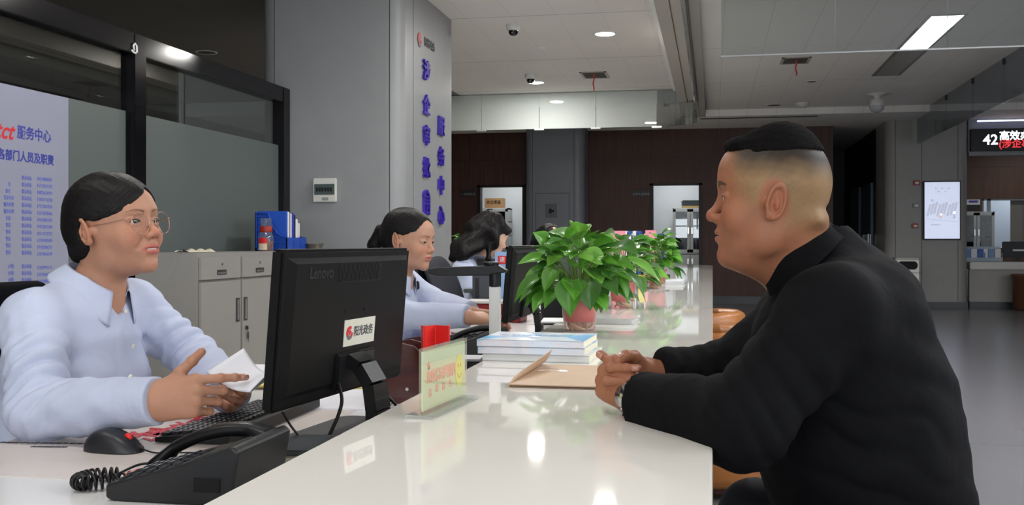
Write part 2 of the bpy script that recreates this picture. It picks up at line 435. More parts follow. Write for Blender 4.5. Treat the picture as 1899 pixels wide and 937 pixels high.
# right-hand column, corridor and service window
YC = 17.4
c0, c1 = PY(1643, 0, YC).x, PY(1797, 0, YC).x
w = MB(); w.prism(rounded_rect(c0, c1, YC, YC + 1.2, .16), 3.1)
w.cur = 1
for px in (1660, 1709, 1776): x = PY(px, 0, YC).x; w.box((x, YC - .003, .1), (x + .008, YC + .003, 3.02))
w.cur = 2; w.box((c0 + .1, YC - .03, 0), (c1 - .02, YC + .01, .1))
struct('wall_column', w, [mat('column_panel', srgb(152, 150, 146), .45, var=.04), M_greyd, M_base])
w = MB(); w.box((XW - .1, YB + .15, 0), (XW, 23, 3.02)).box((XW, 22.9, 0), (9, 23, 3.02))
struct('wall_corridor', w, M_dark)
# corridor doors
for i, (y0, y1) in enumerate(((18.9, 19.9), (20.4, 21.6))):
    o = MB().box((c0 - .02, y0, 0), (c0 + .04, y1, 2.1)); o.cur = 1; o.box((c0 - .06, y0 + .1, .95), (c0 - .03, y0 + .14, 1.2)).box((c0 - .05, y0 + .1, .97), (c0 - .01, y0 + .12, .99))
    o.build('door_%d' % (i + 1), [mat('blue_grey_door', srgb(92, 110, 128), .25), mat('chrome', srgb(200, 200, 200), .15, 1)])['kind'] = 'structure'
struct('wall_corridor_side', B((c0 + .02, 18.6, 0), (c0 + .1, 22.9, 3.02)), M_dark)
# ---- service booth 42
YS = 17.55; s0 = PY(1797, 0, YS).x; s1 = 8.98
booth_desk = thing('service_desk', 'grey front panel and white ledge of the far service window under the 42 sign', 'counter', ((s0 + s1) / 2, YS, 0))
hx = (s1 - s0) / 2 - .01
B((-hx, .02, .1), (hx, .1, .62)).build('front_panel', mat('booth_grey', srgb(158, 154, 148), .5, var=.03), booth_desk)
B((-hx, 0, .0), (hx, .12, .1)).build('plinth', M_base, booth_desk)
B((-hx, -.03, .62), (hx, .6, .735), .01).build('ledge', mat('ledge_white', srgb(205, 202, 196), .35), booth_desk)
YI = 20.6
w = MB(); wx0, wx1 = PY(1822, 0, YI).x, PY(1905, 0, YI).x; wz0, wz1 = .95, PY(1860, 369, YI).z
w.box((s0 - .4, YI, 0), (wx0, YI + .1, 3.02)).box((wx0, YI, wz1), (9, YI + .1, 3.02)).box((wx0, YI, 0), (9, YI + .1, wz0)).box((wx1, YI, wz0), (9, YI + .1, wz1))
w.cur = 1; w.box((s0 - .4, YI - .003, PY(1850, 310, YI).z), (9, YI, PY(1850, 310, YI).z + .01))
struct('wall_booth', w, [M_walnut2, M_greyd])
w = MB(); w.box((wx0 - .3, YI + 1.6, 0), (9, YI + 1.7, 3)).box((wx0 - .3, YI + .1, 2.9), (9, YI + 1.6, 3)).box((wx0 - .4, YI + .1, 0), (wx0 - .3, YI + 1.6, 3))
struct('wall_room', w, mat('pale_blue_paint', srgb(214, 226, 240), .6))
w = MB()
xm = PY(1838, 0, YI).x
w.box((wx0, YI + .02, wz0), (wx0 + .03, YI + .08, wz1)).box((xm - .06, YI + .02, wz0), (xm, YI + .08, wz1)).box((wx0, YI + .02, wz1 - .03), (wx1, YI + .08, wz1))
struct('window_1', w, mat('window_alu', srgb(150, 156, 160), .3))
xq = PY(1878, 0, YI).x
struct('door_3', B((xq, YI + .12, .0), (xq + 1.2, YI + .16, 2.0)), mat('door_taupe', srgb(128, 122, 112), .5))
t = thing('ceiling_light', 'lit ceiling panel in the pale room behind the service window', 'ceiling light', (6.2, YI + .9, 2.88))
B((-.3, -.3, -.03), (.3, .3, 0), .005).build('frame', M_white, t)
B((-.27, -.27, -.036), (.27, .27, -.03)).build('diffuser', MATS['room_diffuser'], t)
lamp_area(t, (0, 0, -.05), .5, 24, (.9, .95, 1), .5)
# booth header with sign
hz0, hz1 = PY(1800, 281, YS).z, PY(1800, 240, YS).z
struct('trim_4', MB().box((s0, YS, hz0 - .07), (9, YS + .12, hz0 - .005)).box((s0, YS + .05, hz0 - .01), (9, YS + .12, 3.02)), M_greyp)
t = thing('led_sign', 'black LED sign reading 42 above the far service window', 'sign', ((s0 + 8) / 2, YS - .02, (hz0 + hz1) / 2))
hw = (8 - s0) / 2
B((-hw + .02, -.04, -(hz1 - hz0) / 2), (hw, .06, (hz1 - hz0) / 2), .006).build('housing', mat('sign_black', srgb(10, 10, 14), .4), t)
m = MB()
def on_sign(px, py): q = PY(px, py, YS - .061); return Matrix.Translation(q) @ Matrix(((1, 0, 0, 0), (0, 0, -1, 0), (0, 1, 0, 0), (0, 0, 0, 1)))
text(m, '42', .225, on_sign(1837, 260), bold=.004); text(m, '高效办成一件事', .155, on_sign(1853, 253), align='LEFT', bold=.004)
m.build('white_lettering', mat('led_white', (1, 1, 1, 1), emit=2.2, ecol=(.9, .92, 1, 1)), t, world=True)
m = MB(); text(m, '(涉企事项)', .145, on_sign(1852, 268), align='LEFT', bold=.003)
m.build('red_lettering', mat('led_red', (1, .1, .1, 1), emit=1.1, ecol=(1, .04, .05, 1)), t, world=True)
t = thing('light_tube', 'thin violet glowing tube above the LED sign', 'lamp', ((s0 + 8) / 2, YS - .1, 2.985))
MB().tube([(-hw + .1, 0, 0), (hw, 0, 0)], .012).build('tube', mat('violet_tube', (1, 1, 1, 1), emit=3, ecol=(.6, .6, 1, 1)), t)
B((-hw + .1, -.02, .01), (hw, .02, .035)).build('holder', M_white, t)
t = thing('ceiling_light', 'added lit ceiling panel above the clerks of the far service booth, hidden by its header', 'ceiling light', (6.0, 19.2, 3.02))
B((-.6, -.15, -.02), (.6, .15, 0), .005).build('frame', M_white, t); B((-.57, -.12, -.026), (.57, .12, -.02)).build('diffuser', MATS['room_diffuser'], t); lamp_area(t, (0, 0, -.04), 1.1, 14, (.93, .97, 1), .22)  # unseen panel added to brighten the booth
# booth contents
def leaflet_rack(px, py, label, cols):
    q = PZ(px, py, .735); t = thing('leaflet_rack', label, 'leaflet rack', q, 0, 'leaflet racks on the far service ledge')
    m = MB(); m.box((-.16, 0, 0), (.16, .14, .01)).box((-.16, .13, 0), (.16, .14, .25)).box((-.16, 0, 0), (-.155, .14, .15)).box((.155, 0, 0), (.16, .14, .15)).box((-.16, 0, 0), (.16, .006, .07))
    m.build('rack', mat('clear_plastic', srgb(200, 215, 225), .1, alpha=.5), t)
    for i, c in enumerate(cols): B((-.15 + i * .1, .03, .012), (-.06 + i * .1, .05, .21), .002).build('leaflet', mat('leaflet_%s' % (c,), srgb(*c), .5), t)
leaflet_rack(1808, 486, 'clear leaflet rack at the left end of the far service ledge', ((90, 130, 180), (220, 225, 235), (60, 100, 170)))
leaflet_rack(1840, 486, 'clear leaflet rack in the middle of the far service ledge', ((235, 235, 240), (120, 150, 190), (230, 225, 225)))
q = PZ(1889, 485, .735); t = thing('desktop_monitor', 'black monitor seen from behind on the far service ledge', 'monitor', q)
B((-.25, 0, .06), (.25, .04, .33), .01).build('screen', M_dark, t); B((-.03, .02, .01), (.03, .05, .1)).build('neck', M_dark, t); B((-.1, -.02, 0), (.1, .12, .012), .004).build('base', M_dark, t)
B((-.09, -.003, .17), (.09, .001, .2)).build('label_strip', M_white, t)
q = PY(1811, 450, YI - .42)
t = thing('filing_cabinet', 'pale grey glass-door cabinet inside the far service booth', 'cabinet', (q.x, YI - .42, 0))
def glass_cabinet(t, w, h, hb, depth=.4, n=2):
    """upper glass doors, lower steel doors"""
    mc = mat('cabinet_pale', srgb(198, 200, 198), .4)
    m = MB(); m.box((-w / 2, 0, 0), (w / 2, depth, .06)).box((-w / 2, 0, h - .03), (w / 2, depth, h)).box((-w / 2, 0, .06), (-w / 2 + .02, depth, h)).box((w / 2 - .02, 0, .06), (w / 2, depth, h)).box((-w / 2, depth - .02, .06), (w / 2, depth, h)).box((-w / 2, 0, hb - .02), (w / 2, depth, hb + .02))
    for k in (1, 2): m.box((-w / 2, .03, hb + (h - hb) * k / 3), (w / 2, depth, hb + (h - hb) * k / 3 + .015))
    m.build('body', mc, t)
    for s in (0, 1):
        x0 = -w / 2 + s * w / 2 + .004; x1 = x0 + w / 2 - .008
        f = MB(); z0, z1 = hb + .02, h - .02
        f.box((x0, -.02, z0), (x0 + .05, 0, z1)).box((x1 - .05, -.02, z0), (x1, 0, z1)).box((x0, -.02, z0), (x1, 0, z0 + .05)).box((x0, -.02, z1 - .05), (x1, 0, z1))
        d = f.build('glass_door', mc, t)
        B((x0 + .05, -.012, z0 + .05), (x1 - .05, -.008, z1 - .05)).build('pane', GLASSD, d)
        B((x1 - .04 if s == 0 else x0 + .02, -.035, (z0 + z1) / 2 - .06), (x1 - .02 if s == 0 else x0 + .04, -.02, (z0 + z1) / 2 + .06), .004).build('handle', mat('chrome', srgb(200, 200, 200), .15, 1), d)
        d = B((x0, -.02, .07), (x1, 0, hb - .03), .003).build('lower_door', mc, t)
        B((x1 - .05 if s == 0 else x0 + .02, -.04, hb - .2), (x1 - .02 if s == 0 else x0 + .05, -.02, hb - .1), .004).build('handle', MATS['chrome'], d)
    rr = random.Random(int(w * 100 + h * 10))
    for k in range(3):
        z = hb + .02 + (h - hb) * k / 3 if k else hb + .02
        for j in range(4):
            x = -w / 2 + .08 + j * (w - .1) / 4; hh = .03 + rr.random() * .12
            B((x, .1, z), (x + (w - .1) / 5, .32, z + hh), .004).build('contents', mat('papers_%d' % (j % 2), srgb(*((150, 155, 165), (92, 96, 110))[j % 2]), .6), t)
GLASSD = pane_mat('cabinet_glass', (.45, .5, .52, 1))
glass_cabinet(t, .62, 1.62, .85)
q = PY(1805, 375, YI - .02); t = thing('wall_plate', 'small white and purple notice plate on the wall inside the booth', 'sign', (q.x, YI - .01, q.z))
B((-.12, -.01, -.05), (.12, .01, .05), .003).build('plate', M_white, t); B((-.08, -.014, -.01), (.08, -.01, .03)).build('purple_print', mat('purple_print', srgb(90, 60, 160), .5), t); B((-.12, -.01, -.14), (.12, .01, -.06), .003).build('lower_plate', M_dark, t)
t = thing('planter', 'round brown planter at the right end of the far service desk', 'planter', PY(1903, 572, 17.2) * 1.0); t.location.z = 0
m = MB(); m.smooth = True; m.lathe([(.16, 0), (.19, .03), (.2, .5), (.22, .52), (.22, .56), (.18, .56), (.17, .5)], n=28); m.build('pot', mat('planter_brown', srgb(92, 58, 40), .4), t)
PLANTER = t
# ------------------------------------------------------------------ glass partition on the left
XP = -3.5
M_pane = pane_mat('clear_pane', (.62, .66, .65, 1), ior=1.75)
M_film = mat('frosted_film', srgb(92, 100, 98), .35, spec=.4)
t = thing('glass_partition', 'black-framed glass partition with a frosted lower half beside the left workers', 'partition', (XP, 5.5, 0))
def LP(lo, hi): return (lo[0], lo[1] - 5.5, lo[2]), (hi[0], hi[1] - 5.5, hi[2])
y1 = PX(246, 300, XP).y
m = MB(); m.box(*LP((-.05, 2.6, 2.2), (.05, 8.0, 2.325)), .004).box(*LP((-.05, 2.6, 0), (.05, 8, .08)), .004)
m.build('rail', M_blackf, t)
for y in (2.65, y1, 7.93): B(*LP((-.055, y - .065, .0), (.055, y + .065, 2.322)), .004).build('post', M_blackf, t)
for a, c in ((2.7, y1 - .06), (y1 + .06, 7.87)):
    g = B(*LP((-.006, a, .08), (.006, c, 2.2))).build('glass_pane', M_pane, t)
    B(*LP((-.0085, a + .03, .08), (.0085, c - .03 if c < 7 else c, 1.848))).build('frosted_film', M_film, g)
# notice board on the glass
ye = PX(125, 300, XP + .02).y; zt, zb = PX(125, 182, XP + .02).z, PX(125, 526, XP + .02).z
t = thing('notice_board', 'pale lilac staff contact board with blue Chinese text hung on the glass', 'notice board', (XP + .022, ye - .75, (zt + zb) / 2))
B((-.004, -.75, zb - (zt + zb) / 2), (.004, .75, zt - (zt + zb) / 2)).build('sheet', mat('lilac_sheet', srgb(146, 148, 166), .25, coat=.2), t)
def on_board(px, py, dx=.0045):
    q = PX(px, py, XP + .022 + dx); return Matrix.Translation(q) @ Matrix(((0, 0, 1, 0), (1, 0, 0, 0), (0, 1, 0, 0), (0, 0, 0, 1)))
blue = mat('board_blue', srgb(52, 60, 150), .5)
for tx_, sz_, px_, py_ in (('服务中心', .072, 64, 251), ('各部门人员及职责', .058, 50, 293)):
    m = MB(); text(m, tx_, sz_, on_board(px_, py_), sx=.95, bold=.0015); m.build('heading', blue, t, world=True)
m = MB(); text(m, 'tct', .12, on_board(7, 243), shear=.4, bold=.002); m.build('red_script', mat('board_red', srgb(200, 40, 50), .5), t, world=True)
m = MB(); rr = random.Random(3)
nums = ['18274080007', '15773032233', '18825676973', '13487716258', '17373037555', '13574028666', '19918007507', '19973052240', '18711232522', '13707405000', '19918306231', '13974066109', '', '13787991112', '13975066330', '13607405518']
tl = ['', '长', '股长', '投诉专员', '服务经理', '服务经理', '专员', '管员', '管员', '管员', '管员', '管员', '', '(A岗)', '(A岗)', '(B岗)']
for i, nmb in enumerate(nums):
    if not nmb: continue
    y = 333 + i * 12.6
    text(m, nmb, .026, on_board(83, y), sx=.9); text(m, '联系电话:', .024, on_board(50, y - 2), sx=.8)
    if tl[i]: text(m, tl[i], .024, on_board(26 if len(tl[i]) > 2 else 20, y - 3), sx=.8, align='RIGHT')
m.build('contact_rows', mat('board_blue_small', srgb(90, 100, 190), .5), t, world=True)
m = MB(); m.smooth = True; q = PX(249, 94, XP + .06)
ho = m.tube([(0, -.03, 0), (.006, -.02, -.012), (.008, 0, -.016), (.006, .02, -.004), (.003, .022, .03), (0, .008, .045), (0, -.008, .03), (0, 0, 0)], .006).build('wall_hook', mat('white_gloss', srgb(235, 235, 235), .2), None, q)
tag(ho, 'small white looped hook stuck on the black partition frame', 'hook')
# ------------------------------------------------------------------ lettering on the near pillar
Mp = mat('letter_blue', srgb(58, 40, 160), .35); Mps = mat('letter_edge', srgb(150, 150, 175), .4)
t = thing('pillar_sign', 'raised violet-blue Chinese lettering running down the grey pillar', 'sign', (NX1, 8.9, 1.9))
def on_pillar(px, py, dx=.012):
    q = PX(px, py, NX1 + dx); return Matrix.Translation(q) @ Matrix(((0, 0, 1, 0), (1, 0, 0, 0), (0, 1, 0, 0), (0, 0, 0, 1)))
c1_ = [('涉', 791, 134), ('企', 791, 198), ('审', 791, 254), ('批', 791, 314), ('︵', 791, 357), ('园', 791, 383)]
c2_ = [('服', 818, 236), ('务', 818, 293), ('中', 818, 347), ('心', 818, 402)]
for ch, px, py in c1_ + c2_:
    d = PX(px, py, NX1).y
    m = MB(); m.cur = 0; text(m, ch if ch != '︵' else '(', .185, on_pillar(px, py) @ (Matrix.Rotation(-math.pi / 2, 4, 'Z') if ch == '︵' else Matrix.Identity(4)), depth=.011, bold=.004, sx=1.1)
    m.build('character', Mp, t, world=True)
m = MB(); q = PX(779, 74, NX1 + .006); m.smooth = False
Mx = Matrix.Translation(q) @ Matrix(((0, 0, 1, 0), (1, 0, 0, 0), (0, 1, 0, 0), (0, 0, 0, 1)))
def emblem(m, Mx, r):
    """red ring-like swirl with a heart-shaped gap over a grey crescent"""
    n = 26; o = [(r * math.cos(a) * (1 + .04 * math.sin(3 * a)), r * math.sin(a)) for a in [math.radians(60 + 300 * i / n) for i in range(n + 1)]]
    i_ = [(r * .52 * math.cos(a) + r * .08, r * .5 * math.sin(a) + r * .05) for a in [math.radians(60 + 300 * i / n) for i in range(n + 1)]]
    for k in range(n):
        m.cur = 1 if 12 < k < 21 else 0
        m.prism([i_[k], o[k], o[k + 1], i_[k + 1]], .001, Mx)
    m.cur = 0; m.prism([(r * .1, -r * .35), (r * .45, r * .15), (r * .35, r * .4), (r * .12, r * .25), (-r * .1, r * .42), (-r * .25, r * .15)], .001, Mx)
    return m
Mred = mat('emblem_red', srgb(214, 40, 48), .4); Mgr = mat('emblem_grey', srgb(110, 112, 116), .5)
emblem(m, Mx, .062).build('emblem', [Mred, Mgr], t, world=True)
m = MB(); text(m, '阳光政务', .085, on_pillar(797, 84, .004), depth=.002, bold=.002, sx=1.0); m.build('small_lettering', mat('letter_grey', srgb(70, 72, 78), .5), t, world=True)
# ------------------------------------------------------------------ hanging glass smoke curtains
M_sm = pane_mat('hanging_glass', (.86, .9, .88, 1), ior=1.6, film=.42, filmcol=(.86, .9, .88, 1))
M_sm2 = pane_mat('hanging_glass_clear', (.75, .78, .78, 1), ior=1.95)
M_steel = mat('steel', srgb(190, 192, 194), .25, 1)
Yg = 14.5
t = thing('hanging_glass_curtain', 'pale glass smoke curtain hanging from the edge of the white ceiling', 'glass panel', (-1.5, Yg, 2.95))
xs = [-6.6, -5.2] + [PY(px, 0, Yg).x for px in (893, 1000, 1105, 1218)]
for a, c in zip(xs, xs[1:]):
    MB().box((a + .004 + 1.5, -.006, -.27), (c - .004 + 1.5, .006, .235)).build('pane', M_sm, t)
xc = xs[-1] + 1.5; m = MB()
arc = [(xc + .01 + .5 * math.sin(math.radians(a)) * 1.1, -.5 + .5 * math.cos(math.radians(a))) for a in range(0, 91, 9)]
def ribbon(m, pts, z0, z1, th):
    for (xa, ya), (xb, yb) in zip(pts, pts[1:]):
        dd = Vector((xb - xa, yb - ya, 0)).normalized(); nn = Vector((-dd.y, dd.x, 0)) * th / 2
        A, Bq = Vector((xa, ya, 0)), Vector((xb, yb, 0))
        c8 = [A - nn, Bq - nn, Bq + nn, A + nn]
        m.add([(v.x, v.y, z0) for v in c8] + [(v.x, v.y, z1) for v in c8], [(0, 3, 2, 1), (4, 5, 6, 7), (0, 1, 5, 4), (1, 2, 6, 5), (2, 3, 7, 6), (3, 0, 4, 7)])
ribbon(m, arc, -.27, .235, .012); m.build('curved_pane', M_sm2, t)
xe, yst = arc[-1]
for k in range(5):
    MB().box((xe - .006, -.52 - 2.2 * k - 2.19, -.25), (xe + .006, -.52 - 2.2 * k, .235)).build('side_pane', M_sm2, t)
for x in xs[2:]: B((x + 1.5 - .07, -.02, -.29), (x + 1.5 + .07, .02, -.265), .004).build('clamp', mat('bright_steel', srgb(225, 225, 225), .3, .6), t)
t = thing('hanging_glass_curtain', 'clear glass smoke curtain hanging across the right ceiling near the camera', 'glass panel', (2.2, 8.85, 2.85))
gx = [PY(1337, 0, 8.85).x, PY(1549, 0, 8.85).x, PY(1757, 0, 8.85).x, 5.0]
gz = PY(1700, 91, 8.85).z
for a, c in zip(gx, gx[1:]): MB().box((a - 2.2 + .003, -.006, gz - 2.85), (c - 2.2 - .003, .006, .265)).build('pane', M_sm2, t)
B((gx[0] - 2.2, -.008, gz - 2.862), (gx[3] - 2.2, .008, gz - 2.85)).build('edge_strip', mat('edge_strip', srgb(170, 172, 172), .4), t)
t = thing('hanging_glass_curtain', 'bluish glass smoke curtain receding along the right side of the hall', 'glass panel', (3.2, 14, 2.85))
zz = 2.62
ys = [9.0, 10.8, 12.3, 13.7, 15.2, 16.6, 17.3]
for a, c in zip(ys, ys[1:]): MB().box((-.006, a - 14 + .01, zz - 2.85), (.006, c - 14 - .01, .265)).build('pane', pane_mat('hanging_glass_blue', (.5, .53, .56, 1), ior=1.5, film=.25, filmcol=(.35, .4, .46, 1)) if a == 9.0 else bpy.data.materials['hanging_glass_blue'], t)
for c in ys[1:-1]: B((-.02, c - 14 - .02, .19), (.02, c - 14 + .02, .26), .004).build('bracket', M_dark, t)

# ------------------------------------------------------------------ ceiling fittings
def downlight(loc, label, lit=True, r=.1, power=26, proto={}):
    t = thing('downlight', label, 'ceiling light', loc, 0, 'round recessed downlights')
    m = MB(); m.smooth = True; m.lathe([(r, -.001), (r + .02, -.004), (r + .022, 0), (r + .022, .003), (r, .003)], n=36, cap=False); m.build('trim_ring', M_white, t)
    MB().lathe([(r, -.002), (r, .002)], n=36).build('diffuser', mat('diffuser_lit', (1, 1, 1, 1), emit=DISC * .25, ecol=(1, .98, .95, 1)) if lit else mat('diffuser_off', srgb(96, 92, 88), .5), t)
    if lit: lamp_area(t, (0, 0, -.008), r * 2, power)
    return t
PW = 27
downlight((-1.09, 10.54, 3.198), 'lit round downlight nearest the camera in the white ceiling', power=PW * 2.2)
downlight((-2.33, 13.57, 3.198), 'lit round downlight beside the far dome camera', power=PW * 2.2)
for i, (x, y) in enumerate([(-1.0, -1.7), (-1.0, 1.3), (-1.09, 4.4), (-1.09, 7.4), (-2.33, -1.7), (-2.33, 1.3), (-2.33, 4.6)]):  # unseen downlights added to brighten faces and ceiling
    downlight((x, y, 3.198), 'added lit round downlight over the desks, outside the picture', power=PW * (1.8 if y > 6 else (1.0 if y > 3 else .5)))
q = PZ(383, 97, 3.2); downlight((q.x, q.y, 3.198), 'unlit round downlight in the dark ceiling behind the glass partition', False)
q = PZ(1435, 195, 3.12); downlight((q.x, q.y, 3.118), 'unlit round downlight in the right ceiling, farther of two', False)
q = PZ(1505, 151, 3.12); downlight((q.x, q.y, 3.118), 'unlit round downlight in the right ceiling, nearer of two', False, r=.06)
q = PZ(1004, 89, 3.2); m = MB(); m.smooth = True; tag(m.lathe([(.05, 0), (.045, -.006), (.0, -.007)], n=24, cap=False).build('ceiling_sensor', M_white, None, (q.x, q.y, 3.2)), 'tiny flat round sensor in the white ceiling', 'sensor')
def dome_camera(q, label, s=1):
    t = thing('dome_camera', label, 'security camera', q, 0, 'dome cameras')
    m = MB(); m.smooth = True; m.lathe([(.07 * s, 0), (.072 * s, -.02 * s), (.066 * s, -.05 * s), (.05 * s, -.06 * s), (0, -.06 * s)], n=28, cap=False); m.build('housing', mat('camera_white', srgb(215, 215, 212), .4), t)
    m = MB(); m.smooth = True; m.lathe([(.048 * s, -.058 * s), (.046 * s, -.08 * s), (.034 * s, -.1 * s), (.015 * s, -.108 * s), (.0, -.109 * s)], n=24, cap=False); m.build('dome', mat('camera_dome', srgb(16, 16, 20), .08), t)
    m = MB(); m.box((-.012 * s, -.05 * s, -.095 * s), (.012 * s, -.044 * s, -.08 * s), .003); m.build('lens', mat('lens_grey', srgb(110, 110, 120), .2), t)
q = PZ(952, 46, 3.2); dome_camera((q.x, q.y, 3.2), 'white dome camera with black lens near the centre of the white ceiling')
q = PZ(984, 138, 3.2); dome_camera((q.x, q.y, 3.2), 'white dome camera just behind a lit downlight', 1.05)
q = PZ(1626, 174, 3.12); t = thing('dome_camera', 'large white ball camera hanging under the right ceiling', 'security camera', (q.x, q.y, 3.12))
m = MB(); m.smooth = True; m.lathe([(.15, 0), (.15, -.015), (.05, -.03), (.05, -.06), (.09, -.08), (.1, -.14), (.1, -.17)], n=28); m.build('housing', MATS['camera_white'], t)
m = MB(); m.smooth = True; m.lathe([(.1, -.17), (.095, -.21), (.07, -.245), (.03, -.262), (0, -.265)], n=28, cap=False); m.build('dome', mat('camera_frost', srgb(180, 180, 182), .2), t)
q = PZ(1488, 191, 3.12); m = MB(); m.smooth = True; m.lathe([(.1, 0), (.1, -.02), (.07, -.04), (.06, -.06), (0, -.062)], n=24, cap=False)
tag(m.build('smoke_detector', MATS['camera_white'], None, (q.x, q.y, 3.12)), 'round white smoke detector on the right ceiling', 'smoke detector')
def vent(q, w, d, label, L_):
    t = thing('ceiling_vent', label, 'air vent', q, 0, 'ceiling vents with red ribbons')
    m = MB(); m.box((-w / 2, -d / 2, -.008), (w / 2, -d / 2 + .03, 0)).box((-w / 2, d / 2 - .03, -.008), (w / 2, d / 2, 0)).box((-w / 2, -d / 2, -.008), (-w / 2 + .03, d / 2, 0)).box((w / 2 - .03, -d / 2, -.008), (w / 2, d / 2, 0)); m.build('frame', mat('vent_frame', srgb(180, 175, 168), .5), t)
    B((-w / 2, -d / 2, -.002), (w / 2, d / 2, 0)).build('backing', mat('vent_dark', srgb(60, 56, 52), .8), t)
    m = MB()
    for k in range(14): x = -w / 2 + .03 + (w - .06) * (k + .5) / 14; m.box((x - .003, -d / 2 + .02, -.01), (x + .003, d / 2 - .02, -.002))
    m.build('slats', mat('vent_slat', srgb(120, 114, 108), .6), t)
    m = MB(); m.grid(lambda u, v: Vector((-.008 + .016 * v + .006 * math.sin(u * 9), -d / 4 + .01 * math.sin(u * 5), -.01 - L_ * u)), 16, 3); me = m.mesh('ribbon')
    o = link('ribbon', me, mat('ribbon_red', srgb(200, 40, 32), .5), t); sd = o.modifiers.new('s', 'SOLIDIFY'); sd.thickness = .0015
q = PZ(1103, 139, 3.2); vent((q.x, q.y, 3.2), .34, .5, 'square air vent with a red ribbon in the white ceiling', .22)
q = PZ(1475, 112, 3.12); vent((q.x, q.y, 3.12), .32, .42, 'square air vent with a red ribbon in the right ceiling', .18)
q = PZ(1283, 236, 3.02)
# linear lights in the right ceiling: one lit above the viewer's side, one off beyond the glass
t = thing('linear_ceiling_light', 'long recessed strip light in the right ceiling, unlit beyond the glass', 'ceiling light', (2.1, 11.9, 3.12))
B((-.17, -1.45, -.004), (.17, 1.45, 0)).build('frame', mat('strip_frame', srgb(120, 117, 112), .5), t); B((-.13, -1.42, -.007), (.13, 1.42, -.004)).build('diffuser', mat('strip_off', srgb(150, 148, 144), .4), t)
t = thing('linear_ceiling_light', 'long lit strip light in the right ceiling, mirrored in the hanging glass', 'ceiling light', (2.1, 5.1, 3.12))
B((-.17, -2.7, -.004), (.17, 2.7, 0)).build('frame', MATS['strip_frame'], t)
B((-.14, -2.67, -.007), (.14, 2.67, -.004)).build('diffuser', mat('strip_lit', (1, 1, 1, 1), emit=STRIP * .4, ecol=(.97, .99, 1, 1)), t)
lamp_area(t, (0, 0, -.012), .26, 120, (.97, .98, 1), 5.2)
for i_, (x_, y_) in enumerate(((5.2, 2.2), (7.6, 4.5))):  # two unseen strips added to brighten the hall
    t = thing('linear_ceiling_light', ('added long lit strip light over the open hall, outside the picture, nearer the counter', 'added long lit strip light over the open hall, outside the picture, beside the right wall')[i_], 'ceiling light', (x_, y_, 3.12))
    B((-.17, -2.7, -.004), (.17, 2.7, 0)).build('frame', MATS['strip_frame'], t); B((-.14, -2.67, -.007), (.14, 2.67, -.004)).build('diffuser', MATS['strip_lit'], t)
    lamp_area(t, (0, 0, -.012), .26, 300, (.93, .96, 1), 5.2)
t = thing('linear_ceiling_slot', 'thin black linear air slot in the right ceiling', 'air vent', PZ(1411, 206, 3.012))
B((-.9, -.03, -.01), (.9, .03, .005)).build('slot', mat('slot_black', srgb(14, 14, 16), .6), t)
t.location.z = 3.02; t.location.y = 16.55
B((-.92, -.045, -.004), (.92, -.03, .002)).build('edge', M_greyp, t)
# ------------------------------------------------------------------ counter and desks
M_quartz = mat('white_quartz', srgb(238, 234, 226), .035, var=.015, vscale=3, coat=.1)
M_desk = mat('white_desk', srgb(218, 217, 216), .2, var=.02)
M_plast = mat('black_plastic', srgb(24, 24, 26), .42, bump=.15, bscale=900)
M_plasts = mat('black_plastic_smooth', srgb(17, 17, 19), .36, spec=.35)
M_chrome = mat('chrome', srgb(200, 200, 200), .15, 1)
DZ, TZ = .675, .75
t = thing('service_counter', 'long glossy white stone counter running to the far wall between staff and visitor', 'counter', (-.29, 7, 0))
m = MB(); m.prism([(-.285, -6.65), (.29, -6.65), (.29, 6.72), (.25, 6.84), (.1, 6.9), (-.285, 6.92)], .045, Matrix.Translation((0, 0, TZ - .045)))
o = m.build('countertop', M_quartz, t); bv = o.modifiers.new('b', 'BEVEL'); bv.width = .004; bv.segments = 2; bv.limit_method = 'ANGLE'
B((-.27, -6.6, 0), (-.25, 6.6, TZ - .045)).build('staff_panel', M_desk, t)
B((-.11, -6.6, 0), (-.09, 6.6, TZ - .045)).build('visitor_panel', M_desk, t)
for i, (y0, y1, lb) in enumerate(((.36, 2.78, 'nearest white work desk below the counter, with mouse, keyboard and phone'), (2.8, 4.6, 'second white work desk, where the ponytailed woman types'), (4.62, 6.5, 'third white work desk, in front of the long-haired woman'), (6.52, 8.6, 'farthest white work desk, behind the potted plants'))):
    t = thing('work_desk', lb, 'desk', (-.93, (y0 + y1) / 2, 0), 0, 'staff desks along the counter'); h = (y1 - y0) / 2
    B((-.38, -h, DZ - .025), (.36, h, DZ), .003).build('desktop', M_desk, t)
    for s in (-1, 1): B((-.36, s * h - (.02 if s > 0 else 0), 0), (.34, s * h + (.0 if s > 0 else .02), DZ - .025)).build('side_panel', M_desk, t)
